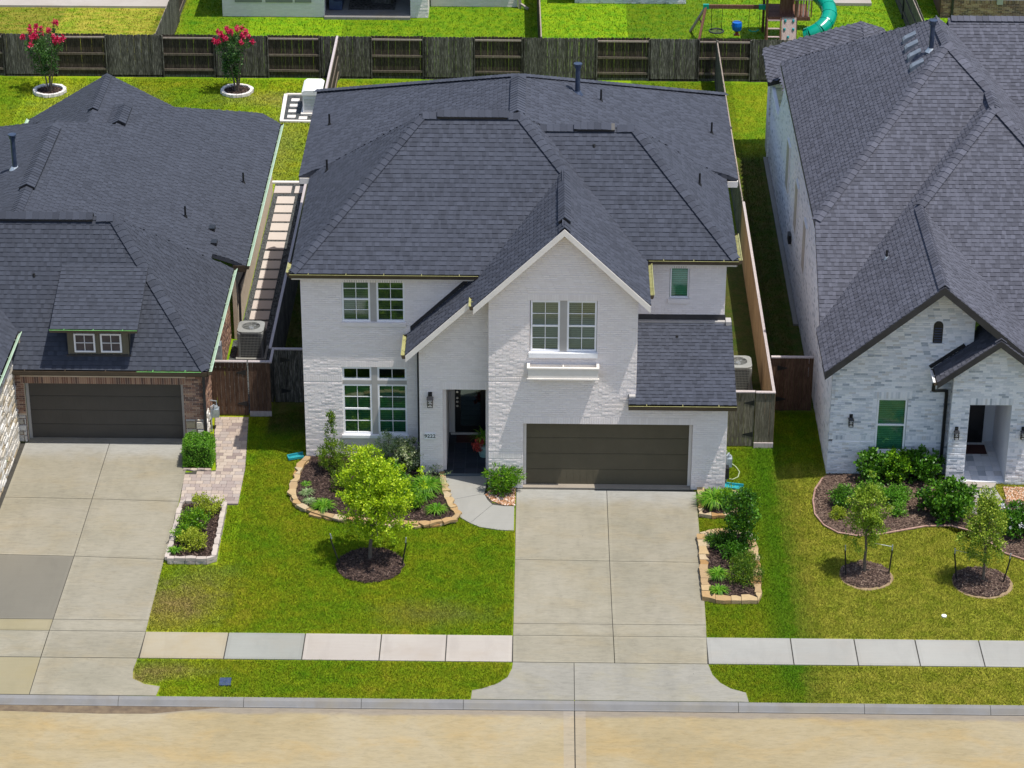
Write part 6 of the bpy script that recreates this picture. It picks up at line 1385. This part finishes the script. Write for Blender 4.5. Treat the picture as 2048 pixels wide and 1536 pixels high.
# right house bed
bedR = [(8.95, 1.0), (8.781, 0.710), (8.505, 0.049), (8.389, -0.628), (8.379, -1.408), (8.581, -2.029), (8.940, -2.443), (9.433, -2.600), (10.120, -2.503), (10.708, -2.296), (11.448, -2.029), (12.162, -1.987), (12.693, -2.258), (13.109, -2.806), (13.500, -3.484), (14.127, -3.932), (14.894, -4.319), (15.498, -0.692), (13.954, -0.431), (13.230, -0.446), (12.6, .46), (12.3, 1.0)]
mulch(bedR, 'mulch_b', 'chip_b', z=.02, dens=500, L=(.02, .07))
m = MB(); e = [Vector((x, y, .03)) for x, y in bedR[1:17]]
m.tube([tuple(p) for p in e], .028, 5); single('bed_edging', m, var_mat('brick_red_edging', [(.30, .17, .13), (.40, .26, .21)], 8), 'thin reddish edging strip curving round the bed of the grey brick house', 'edging')
for (px, r, h, mt, lb, nc, kw) in (((10.236, 0.619), .42, .95, 'lf_dark', 'tall dark shrub under the left half of the green-blinded window', 70, dict(L=.09, W=.032)), ((10.925, 0.632), .40, .95, 'lf_mid', 'tall shrub under the right half of the green-blinded window', 70, dict(L=.09, W=.032)), ((11.702, 0.648), .46, 1.0, 'lf_dark', 'tall dark shrub beside the black downspout', 80, dict(L=.09, W=.032)),
        ((9.216, -0.873), .37, .55, 'lf_dark', 'dark round shrub nearest the left end of the mulch bed', 100, dict(L=.05, W=.018)), ((10.045, -0.508), .34, .5, 'lf_hedge', 'round shrub right behind the slim oval tree', 70, dict(L=.05, W=.018)), ((10.749, -0.669), .40, .5, 'lf_hedge', 'clipped green shrub in the middle of the mulch bed', 100, dict(L=.05, W=.018)),
        ((9.022, -1.567), .18, .26, 'lf_yellow', 'small yellow-green plant at the left of the mulch bed', 30, dict(L=.05, W=.016)), ((10.772, -1.361), .2, .34, 'lf_hedge', 'small sprig shrub in the middle of the mulch bed', 30, dict(L=.05, W=.016)), ((12.176, -1.334), .72, .95, 'lf_dark', 'largest dark glossy shrub left of the porch walk', 190, dict(L=.09, W=.034)),
        ((14.089, -2.370), .62, .85, 'lf_dark', 'white-flowering shrub at the right edge', 110, dict(L=.08, W=.03))):
    T = bush(lb, px[0], px[1], r, h, mt, nc, 24, **kw)
V, rr, CC = crown((px[0], px[1]-.1, .62), (.6, .55, .38), 26, 12, .05, .024, .06, pw=.2); fast_obj('blossom', V, 4, rr, 'fl_white', T)
b = MB(); b.prism([(12.895, 0.284), (13.758, 0.212), (13.930, -0.781), (13.262, -1.739), (12.893, -1.320)], -.05, .03); struct('porch_walk', b, 'walk_grey')
b = MB(); b.prism([(12.953, 0.493), (13.813, 0.391), (13.668, 0.092), (12.883, 0.195)], .0, .10); struct('porch_step', b, 'walk_pink')
pr_ = [(14.005, 0.306), (15.655, 0.249), (15.488, -0.750), (13.985, -0.606)]; b = MB(); b.prism(pr_, -.05, .03); o = part('pebble_bed', b, 'dirt'); o['kind'] = 'stuff'; pebbles(pr_, 'pebble_tan', 1400, (.015, .035), .03, 'river_pebbles')

# crepe myrtles in stone rings in the left back garden
for (c, lb) in (((-19.07, 31.55), 'pink-flowering tree in a white stone ring, the left one of the two'), ((-11.66, 31.7), 'pink-flowering tree in a white stone ring, in front of the fence by the generator')):
    T = thing('crepe_myrtle', lb, 'tree', (c[0], c[1], 0), 'pink-flowering trees in the left back garden'); V, rr, CC = crown((c[0]-.1, c[1], 1.62), (.78, .7, 1.0), 120, 26, .09, .026, .16, shape=lambda z: np.clip(.75+.35*z, .3, 1.2)); fast_obj('crown', V, 4, rr, 'lf_myrtle', T)
    top = np.argsort(-(CC[:, 2]+.6*np.hypot(CC[:, 0]-c[0], CC[:, 1]-c[1]))); vs = []; rs = []
    for j in top[:26]:
        q = CC[j]+(CC[j]-np.array([c[0], c[1], 1.3]))*.28; Pp = q+in_ball(60, .6)*np.array([.085, .085, .12]); v, r_ = leaf_mb(Pp, .07, .03); vs.append(v); rs.append(r_)
    fast_obj('blossom', np.concatenate(vs), 4, np.concatenate(rs), 'fl_pink', T)
    m = MB()
    for k in range(5):
        a = k*1.26+.3; m.tube([(c[0]+.06*math.cos(a), c[1]+.06*math.sin(a), 0), (c[0]+.14*math.cos(a), c[1]+.14*math.sin(a), .6), (c[0]+.35*math.cos(a), c[1]+.35*math.sin(a), 1.3), (c[0]+.5*math.cos(a), c[1]+.5*math.sin(a), 1.9)], [.03, .025, .018, .01], 6)
    part('trunk', m, 'bark', T)
    mulch(ring_poly(c, .52, 20, .01), z=.05, dens=500)
    stone_edge('white stone ring round the '+('left' if c[0] < -15 else 'right')+' pink-flowering tree', ring_poly(c, .60, 18, 0), closed=True, w=(.2, .21), d=.13, layers=1, mat='white_stone', zt=.13, lab='block')

# ------------------------------------------------------------------ side yard of the left house: stepping slabs in black pebbles
sp = [(-9.470, 22.530), (-8.172, 22.558), (-7.86, 5.2), (-9.25, 5.2), (-9.28, 9.6)]
sp = [(-9.28, 22.5), (-7.88, 22.5), (-7.88, 4.5), (-9.45, 4.5), (-9.45, 9.5), (-9.28, 9.6)]
b = MB(); b.prism(sp, -.05, .0); o = part('pebble_bed', b, 'ac_dark'); o['kind'] = 'stuff'; BEDS.append(sp)
pebbles(sp, 'pebble_dark', 700, (.014, .028), .0, 'black_pebbles')
T = thing('stepping_path', 'row of square pinkish stepping slabs in black pebbles beside the left house', 'path', (-8.6, 11, 0))
ys = [17.0, 16.0, 15.15, 14.3, 13.45, 12.6, 11.75, 10.95, 10.15, 9.35, 8.6]
for y in np.arange(21.24, 8.9, -.797):
    b = MB(); b.box(-9.09, -8.46, y-.64, y, -.02, .03); part('stepping_slab', b, 'step_slab', T)
b = MB(); b.box(-9.26, -8.64, 21.56, 22.2, -.02, .03); part('stepping_slab', b, 'step_slab', T)
b = MB(); b.box(-8.52, -7.98, 21.56, 22.2, -.02, .03); part('stepping_slab', b, 'step_slab', T)
b = MB(); b.box(-9.4, -7.9, 22.45, 22.62, -.02, .06); part('border_slab', b, 'white_stone', T)
b = MB()
for (x, y) in ((-9.12, 8.95), (-9.05, 8.72)): b.cyl(x-.08, y+1.3, .0, .03, .08, n=12)
single('drain_caps', b, 'slide', 'pair of round green drain lids in the black pebbles', 'drain lid')
def ac(label, x, y, w=.78, h=.86, group='air conditioner units beside the white house'):
    T = thing('air_conditioner', label, 'air conditioner', (x, y, 0), group); m = MB(); c = w/2; ch = .09
    oct_ = [(x-c+ch, y-c), (x+c-ch, y-c), (x+c, y-c+ch), (x+c, y+c-ch), (x+c-ch, y+c), (x-c+ch, y+c), (x-c, y+c-ch), (x-c, y-c+ch)]
    m.prism(oct_, .10, h-.06); part('coil', m, 'ac_dark', T)
    g_ = MB()
    for i in range(17):
        xx = x-c+.04+(w-.08)*i/16; g_.box(xx-.006, xx+.006, y-c-.014, y-c-.004, .12, h-.07); g_.box(xx-.006, xx+.006, y+c+.004, y+c+.014, .12, h-.07)
        yy = y-c+.04+(w-.08)*i/16; g_.box(x-c-.014, x-c-.004, yy-.006, yy+.006, .12, h-.07); g_.box(x+c+.004, x+c+.014, yy-.006, yy+.006, .12, h-.07)
    for i in range(9):
        zz = .14+(h-.24)*i/8; g_.box(x-c-.012, x+c+.012, y-c-.012, y-c-.008, zz-.005, zz+.005); g_.box(x+c+.008, x+c+.012, y-c, y+c, zz-.005, zz+.005)
    part('grille', g_, 'ac_grey', T)
    for (sx, sy) in ((-1, -1), (1, -1), (1, 1), (-1, 1)):
        q = MB(); q.cyl(x+sx*(c-.04), y+sy*(c-.04), .06, h-.05, .05, n=8); part('corner_post', q, 'ac_grey', T)
    q = MB(); n = 24; out_ = [(x+(c+.02)*max(-1, min(1, 1.25*math.cos(t))), y+(c+.02)*max(-1, min(1, 1.25*math.sin(t)))) for t in np.linspace(0, 2*math.pi, n, endpoint=False)]; inn = [(x+(c-.11)*math.cos(t), y+(c-.11)*math.sin(t)) for t in np.linspace(0, 2*math.pi, n, endpoint=False)]
    v = [(a, b2, h) for a, b2 in out_]+[(a, b2, h+.02) for a, b2 in inn]+[(a, b2, h-.07) for a, b2 in out_]+[(a, b2, h-.10) for a, b2 in inn]
    q.add(v, [(i, (i+1) % n, n+(i+1) % n, n+i) for i in range(n)]+[(2*n+i, 2*n+(i+1) % n, (i+1) % n, i) for i in range(n)]+[(n+i, n+(i+1) % n, 3*n+(i+1) % n, 3*n+i) for i in range(n)]); part('top_cover', q, 'ac_grey', T)
    q = MB(); q.prism([(a, b2) for a, b2 in inn], h-.12, h-.11); part('fan_well', q, 'black', T)
    q = MB()
    for k in range(3):
        a0 = k*2.094+.4; v = [(x+r_*math.cos(a0+o2), y+r_*math.sin(a0+o2), z_) for r_, o2, z_ in ((.06, -.2, h-.09), (.26, -.05, h-.10), (.26, .75, h-.05), (.06, .5, h-.06))]; q.quad(*v)
    part('fan_blade', q, 'galv', T)
    q = MB(); q.cyl(x, y, h-.08, h-.02, .09, .07, n=12)
    part('fan_hub', q, 'galv', T)
    q = MB()
    for r_ in np.linspace(.07, c-.12, 6): q.tube([(x+r_*math.cos(t), y+r_*math.sin(t), h+.02) for t in np.linspace(0, 2*math.pi, 20)], .0035, 4, cap=False)
    for t in np.linspace(0, math.pi, 4, endpoint=False): q.tube([(x-(c-.11)*math.cos(t), y-(c-.11)*math.sin(t), h+.022), (x+(c-.11)*math.cos(t), y+(c-.11)*math.sin(t), h+.022)], .005, 4)
    part('guard', q, 'ac_grey', T)
    q = MB(); q.box(x-c-.08, x+c+.08, y-c-.08, y+c+.08, 0, .07); part('pad', q, 'walk_grey', T); return T
ac('grey air conditioner behind the brown gate beside the left house', -8.74, 8.55, .80, .98, None); ac('grey air conditioner behind the mossy gate beside the right wall of the white house', 6.62, 6.5, .80, .92, None)
# electrics and gas on the left house wall
T = thing('electric_meter', 'wall meter and conduits on the brick side of the left house by the gate', 'meter', (-9.45, 4.9, 0))
m = MB(); m.box(-9.52, -9.36, 5.6, 5.95, 1.1, 1.75); part('meter_box', m, 'galv', T); m = MB(); m.box(-9.52, -9.30, 5.0, 5.3, .8, 1.2); part('disconnect_box', m, 'ac_grey', T)
m = MB(); m.tube([(-9.42, 5.75, 1.8), (-9.42, 5.75, 2.3)], .03, 6); m.tube([(-9.42, 5.75, 1.1), (-9.42, 5.75, .1)], .03, 6); m.tube([(-9.3, 5.4, .3), (-9.15, 5.5, .35), (-9.1, 5.8, .3)], .02, 6); part('conduit', m, 'mullion', T)
T = thing('gas_meter', 'grey gas meter and pipes at the garage corner in front of the brown gate', 'meter', (-9.40, 3.5, 0))
m = MB(); m.box(-9.44, -9.22, 3.40, 3.62, .42, .68); m.cyl(-9.33, 3.51, .68, .75, .08, n=10); part('meter_body', m, 'galv', T)
m = MB(); m.tube([(-9.44, 3.3, .0), (-9.44, 3.3, .85), (-9.36, 3.42, .85), (-9.36, 3.42, .7)], .02, 6); m.tube([(-9.30, 3.6, .7), (-9.30, 3.6, .88), (-9.5, 3.65, .88)], .02, 6); part('pipe', m, 'galv', T)
T = thing('gas_meter', 'small gas meter with pipes at the right corner of the white house garage', 'meter', (6.0, .6, 0))
m = MB(); m.box(5.92, 6.10, .55, .78, .45, .72); m.cyl(6.0, .66, .72, .8, .07, n=10); part('meter_body', m, 'galv', T); m = MB(); m.tube([(5.93, .45, 0), (5.93, .45, .9), (6.0, .6, .9), (6.0, .6, .75)], .02, 6); part('pipe', m, 'galv', T); m = MB(); m.box(5.88, 6.0, .2, .42, .25, .6); part('hose_reel', m, 'black', T)
m = MB(); hp = [(6.007, 1.657)+(.4,), (6.096, 1.659)+(.03,), (6.285, 1.356)+(.02,), (6.370, 1.054)+(.02,), (6.307, 0.751)+(.02,), (6.137, 0.598)+(.02,), (6.051, 0.626)+(.02,)]; m.tube(hp, .016, 6); single('garden_hose', m, 'hose', 'pale green garden hose curling on the grass by the garage corner', 'hose')
def splash(label, pts, z=.03):
    T = thing('splash_block', label, 'splash block', (pts[0][0], pts[0][1], 0)); m = MB(); a, b_, c, d = [Vector((*p, 0)) for p in pts]
    v = [tuple(a+Vector((0, 0, z))), tuple(b_+Vector((0, 0, z))), tuple(c+Vector((0, 0, z))), tuple(d+Vector((0, 0, z)))]; m.add(v, ((0, 1, 2, 3),)); part('tray', m, 'teal_plastic', T)
    for p, q in ((a, b_), (d, c), (a, d)): m = MB(); m.beam(tuple(p+Vector((0, 0, z+.03))), tuple(q+Vector((0, 0, z+.03))), .03, .07); part('rim', m, 'teal_plastic', T)
splash('teal plastic splash tray on the grass by the right corner of the garage', [(5.930, 0.295), (6.433, 0.186), (6.400, -0.110), (5.885, 0.027)])
splash('teal splash tray in the shade at the left corner of the white house', [(-7.013, 1.706), (-6.568, 1.901), (-6.517, 1.654), (-6.949, 1.492)])
# utility covers
m = MB(); m.prism([(-7.711, -10.156), (-7.415, -10.150), (-7.403, -10.498), (-7.699, -10.503)], -.02, .03); single('utility_cover', m, 'led', 'small dark blue square cover set in the street-side grass strip', 'utility cover')
m = MB(); m.cyl((11.375, -6.794)[0], (11.375, -6.794)[1], -.02, .035, .07, n=12); single('valve_cap', m, 'white_plastic', 'small white round cap in the lawn of the grey brick house', 'valve cap')
# generator on its pebble pad
gp = [(-9.799, 31.318), (-8.347, 31.459), (-8.129, 28.636), (-9.653, 28.602)]; b = MB(); b.prism(gp, -.05, .0); o = part('pebble_bed', b, 'ac_dark'); o['kind'] = 'stuff'; BEDS.append(gp); pebbles(gp, 'pebble_dark', 500, (.014, .03), .0, 'black_pebbles')
T = thing('slab_border', 'pale slab border with small stepping slabs round the generator pad', 'paving', (gp[0][0], gp[0][1], 0))
def bar2(p, q, w=.14):
    m = MB(); m.beam((p[0], p[1], .02), (q[0], q[1], .02), w, .07); part('border_slab', m, 'white_stone', T)
bar2((-9.614, 28.603), (-9.691, 31.429)); bar2((-9.691, 31.429), (-9.059, 31.443)); bar2((-9.672, 28.601), (-8.414, 28.577))
for c in ((-9.264, 30.841), (-9.273, 30.248), (-9.281, 29.662), (-9.269, 29.081), (-8.811, 28.934)):
    m = MB(); m.box(c[0]-.16, c[0]+.16, c[1]-.14, c[1]+.14, 0, .035); part('stepping_slab', m, 'white_stone', T)
T = thing('generator', 'white standby generator on a pad behind the white house', 'generator', (-8.42, 29.9, 0)); gx0, gx1, gy0, gy1 = -8.84, -8.10, 29.35, 30.6
m = MB(); m.box(gx0-.08, gx1+.08, gy0-.12, gy1+.1, 0, .08); part('pad', m, 'white_stone', T); m = MB(); m.box(gx0, gx1, gy0, gy1, .10, .80); part('cabinet', m, 'white_plastic', T)
m = MB(); n = 8; v = []
for yy, ins in ((gy0-.03, 0), (gy1+.03, 0)):
    v += [(gx0-.03, yy, .80), (gx0-.03, yy, .92), (gx0+.08, yy, 1.0), (gx1-.08, yy, 1.0), (gx1+.03, yy, .92), (gx1+.03, yy, .80)]
m.add(v, [tuple(range(6)), tuple(range(6, 12))[::-1]]+[(i, i+6, (i+1) % 6+6, (i+1) % 6) for i in range(6)]); part('lid', m, 'white_plastic', T)
for i in range(8): m = MB(); m.box(gx0+.06, gx1-.06, gy0-.012, gy0, .20+i*.06, .225+i*.06); part('louvre', m, 'galv', T)

# ------------------------------------------------------------------ playset and swings beyond the back fence
T = thing('swing_frame', 'wooden A-frame swing beam with green brackets beyond the back fence', 'swing set', (8, 37.5, 0)); SY = 38.2
xl, zt = (7.192, 1.446); xr = (9.677, 1.466)[0]; 
m = MB(); m.beam((xl-.1, SY, zt), (xr, SY, zt), .09, .16); part('beam', m, 'play_wood', T)
m = MB(); m.beam((xl-.12, SY, zt), (xl+.12, SY, zt), .13, .2); m.beam((xr-.3, SY, zt), (xr-.02, SY, zt), .13, .2); part('bracket', m, 'slide', T)
m = MB(); m.beam((xl, SY, zt), (xl-.35, SY-1.0, 0), .09); part('leg', m, 'play_wood', T); m = MB(); m.beam((xl, SY, zt), (xl-.55, SY+1.0, 0), .09); part('leg', m, 'play_pale', T); m = MB(); m.beam((xl-.15, SY-.45, zt*.55), (xl-.25, SY+.45, zt*.55), .05); part('cross_brace', m, 'play_wood', T)
def rope(a, b_, parent, mat='black'): m = MB(); m.tube([a, b_], .012, 5); part('rope', m, mat, parent)
s1 = (7.662, -0.016)[0]
T2 = thing('web_swing', 'round black web swing hanging from the wooden beam', 'swing', (s1, SY, .3)); x1_, x2_ = (7.429, 0.641)[0], (7.886, 0.644)[0]
for x in (x1_, x2_): rope((x, SY, zt), (x+(s1-x)*.1, SY, .38), T2)
m = MB(); m.tube([(s1+.30*math.cos(t), SY+.30*math.sin(t), .38) for t in np.linspace(0, 2*math.pi, 20)], .03, 6, cap=False); part('rim', m, 'black', T2)
m = MB()
for k in range(-3, 4): m.tube([(s1+k*.08, SY-.27, .38), (s1+k*.08, SY+.27, .38)], .006, 4); m.tube([(s1-.27, SY+k*.08, .38), (s1+.27, SY+k*.08, .38)], .006, 4)
part('web', m, 'black', T2)
s2 = (8.507, 0.211)[0]; T3 = thing('toddler_swing', 'blue bucket swing on yellow ropes', 'swing', (s2, SY, .5))
for sx in (-.2, .2): rope((s2+sx*1.1, SY, zt-.5), (s2+sx*.8, SY, .75), T3, 'rope')
m = MB(); m.tube([(s2, SY, .38), (s2, SY, .45), (s2, SY, .62), (s2, SY, .78)], [.10, .19, .22, .20], 12); part('bucket', m, 'blue_plastic', T3); m = MB(); m.box(s2-.06, s2+.06, SY-.06, SY+.06, .25, .38); m.box(s2-.12, s2+.12, SY-.08, SY+.08, .20, .25); part('foot_post', m, 'red_plastic', T3)
s3 = (9.214, 0.217)[0]; T4 = thing('belt_swing', 'green belt swing at the tower end of the beam', 'swing', (s3, SY, .4))
for sx in (-.22, .22): rope((s3+sx, SY, zt), (s3+sx, SY, .45), T4)
m = MB(); m.tube([(s3-.22, SY, .45), (s3-.1, SY, .37), (s3+.1, SY, .37), (s3+.22, SY, .45)], .035, 6); part('seat', m, 'slide', T4)
T = thing('playset_tower', 'wooden play tower with ladder, climbing wall and roof beyond the back fence', 'playset', (10.5, 38, 0))
tx0, tx1, ty0, ty1, pz = (9.674, 0.911)[0], (10.915, 0.921)[0], 37.6, 39.2, 1.25
for x in (tx0, tx1-.02):
    for y in (ty0, ty1): m = MB(); m.box(x-.05, x+.05, y-.05, y+.05, 0, 2.9); part('post', m, 'play_wood', T)
for i in range(9): m = MB(); a = ty0+(ty1-ty0)*i/9; m.box(tx0, tx1+.5, a, a+.16, pz-.03, pz); part('deck_board', m, 'play_wood', T)
m = MB(); m.box(tx0-.06, tx1+.55, ty0-.06, ty0-.01, pz-.16, pz); part('deck_beam', m, 'play_wood', T)
for i in range(4): m = MB(); z = .15+i*.32; m.beam((tx0+.05, ty0-.45+i*.12, z), (tx0+.55, ty0-.45+i*.12, z), .10, .04); part('ladder_rung', m, 'play_pale', T)
for x in (tx0+.03, tx0+.57): m = MB(); m.beam((x, ty0-.5, 0), (x, ty0-.03, pz), .05, .1); part('ladder_rail', m, 'play_wood', T)
m = MB(); m.add([(tx0+.62, ty0-.5, 0), (tx1-.02, ty0-.5, 0), (tx1-.02, ty0-.05, pz), (tx0+.62, ty0-.05, pz), (tx0+.62, ty0-.46, 0), (tx1-.02, ty0-.46, 0), (tx1-.02, ty0-.0, pz), (tx0+.62, ty0, pz)], ((0, 1, 2, 3), (4, 7, 6, 5), (0, 4, 5, 1), (3, 2, 6, 7), (1, 5, 6, 2), (0, 3, 7, 4))); part('climbing_wall', m, 'play_pale', T)
for (u, v) in ((.2, .15), (.75, .1), (.45, .38), (.2, .62), (.8, .62), (.25, .88), (.8, .88)): m = MB(); x = tx0+.62+(tx1-tx0-.64)*u; m.cyl(x, ty0-.52+.45*v, pz*v-.03, pz*v+.05, .05, n=7); part('climbing_hold', m, 'teal_plastic', T)
for i in range(7): m = MB(); x = tx1-.1+i*.11; m.box(x, x+.05, ty0-.03, ty0, pz, pz+.75); part('baluster', m, 'play_pale' if i % 2 else 'play_wood', T)
m = MB(); m.box(tx1-.12, tx1+.6, ty0-.06, ty0+.0, pz+.72, pz+.80); part('hand_rail', m, 'play_pale', T)
m = MB(); m.box(tx0+.55, tx1-.15, ty0+.3, ty0+.33, pz, pz+1.1); part('back_board', m, 'play_wood', T)
m = MB(); cx_ = (tx0+tx1)/2; m.add([(tx0-.25, ty0-.25, 2.35), (cx_, ty0-.25, 3.1), (tx1+.25, ty0-.25, 2.35), (tx0-.25, ty1+.2, 2.35), (cx_, ty1+.2, 3.1), (tx1+.25, ty1+.2, 2.35)], ((0, 1, 4, 3), (1, 2, 5, 4), (0, 2, 1))); part('roof', m, 'play_wood', T)
T = thing('tube_slide', 'green spiral tube slide curling down from the play tower', 'slide', (12, 38.5, 0))
sx0 = tx1+.55; pts = []
for t in np.linspace(0, 1, 15): a = math.pi*.5-t*math.pi*1.12; pts.append((sx0+.12+.72*math.cos(a)+.05, 39.0+.95*math.sin(a)-.35, 1.7-1.35*t))
ps = [(sx0-.25, 39.45, 1.72)]+pts
for i in range(0, len(ps)-1, 2):
    m = MB(); m.tube(ps[i:i+3], .33, 16, cap=False); part('tube_section', m, 'slide', T, smooth=True)
    m = MB(); q = ps[i]; q2 = ps[min(i+1, len(ps)-1)]; d = (Vector(q2)-Vector(q)).normalized()*.03; m.tube([tuple(Vector(q)-d), tuple(Vector(q)+d)], .345, 16, cap=False); part('tube_joint', m, 'slide', T)

# ------------------------------------------------------------------ grass blades on the lawns
def grass(poly, dens, L=(.035, .075), W=.007, excl=()):
    X, Y = sample(poly, dens, list(excl)+BEDS); n = len(X); a = rng.uniform(0, 6.283, n); l = rng.uniform(*L, n); w = W*rng.uniform(.6, 1.5, n)
    ln = rng.normal(0, .55, (n, 2))*l[:, None]; P0 = np.stack([X, Y, np.full(n, -.014)], 1); S = np.stack([np.cos(a)*w, np.sin(a)*w, np.zeros(n)], 1); Tp = P0+np.stack([ln[:, 0], ln[:, 1], l], 1)
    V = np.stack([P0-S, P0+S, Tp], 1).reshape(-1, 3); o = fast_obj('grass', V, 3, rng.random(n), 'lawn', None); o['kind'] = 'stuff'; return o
walkx = [(-2.300, 0.883), (-2.214, -0.309), (-2.125, -0.776), (-1.993, -1.266), (-1.762, -1.777), (-1.482, -2.084), (-1.192, -2.304), (-0.622, -2.461), (-0.197, -2.481), (-0.243, 1.075)]
apx = [(-.15, SWB), (-.19, -9.55), (-.30, -9.95), (-.55, -10.25), (-.95, -10.5), (-1.2, -10.58), (-1.22, -11)]
DN = 2600
grass([(-9.90, SWT+.03), (-.21, SWT+.03), (-.21, -.1), (-3.0, .6), (-6.5, 1.7), (-6.5, 5.1), (-7.7, 4.4), (-8.38, 4.2), (-8.197, 1.070), (-8.155, -1.185), (-8.468, -1.220), (-8.405, -4.502), (-9.933, -4.478)], DN, excl=[walkx])
grass([(-9.95, SWB-.03), (-9.98, -9.8), (-9.9, -10.2), (-9.6, -10.4), (-9.2, -10.5), (-9.2, -10.99), (-1.25, -10.99), (-1.22, -10.6), (-.95, -10.53), (-.55, -10.28), (-.3, -9.98), (-.2, SWB-.03)], DN)
grass([(5.05, -.2), (4.98, -7.4), (4.96, SWT+.03), (18, SWT+.03), (18, .9), (8.88, 1.0), (8.88, 4.9), (7.5, 4.9), (7.4, 2.6), (5.9, 2.6), (5.9, -.1)], DN)
grass([(4.96, SWB-.03), (5.05, -9.75), (5.22, -10.12), (5.47, -10.37), (5.86, -10.54), (5.9, -10.99), (18, -10.99), (18, SWB-.03)], DN)
grass([(7.5, 5.05), (8.6, 5.05), (8.6, 25.4), (8.8, 26.5), (14, 26.5), (14, 33.1), (7.45, 33.1)], 600)
grass([(-24, 22.0), (-9.3, 22.7), (-7.85, 22.7), (-7.8, 33.1), (-24, 33.1)], 600, L=(.04, .08), W=.011)
grass([(-7.7, 26), (7.3, 26), (7.3, 33.1), (-7.7, 33.1)], 300, L=(.04, .08), W=.011)
grass([(-7.7, 5.4), (-6.5, 5.4), (-6.5, 16), (-7.7, 16)], 400, L=(.04, .08), W=.011)
grass([(-24, 33.6), (18, 33.6), (18, 46), (-24, 46)], 150, L=(.05, .10), W=.014, excl=[[(-23.5, 41.5), (-15.2, 41.5), (-15.2, 50), (-23.5, 50)], [(-13.3, 40.5), (-4.4, 40.3), (-4.4, 42), (-.6, 42), (-.6, 50), (-13.3, 50)]])
for o in bpy.data.objects:
    if o.type == 'MESH' and o.parent is None and 'label' not in o and 'kind' not in o: o['kind'] = 'structure'
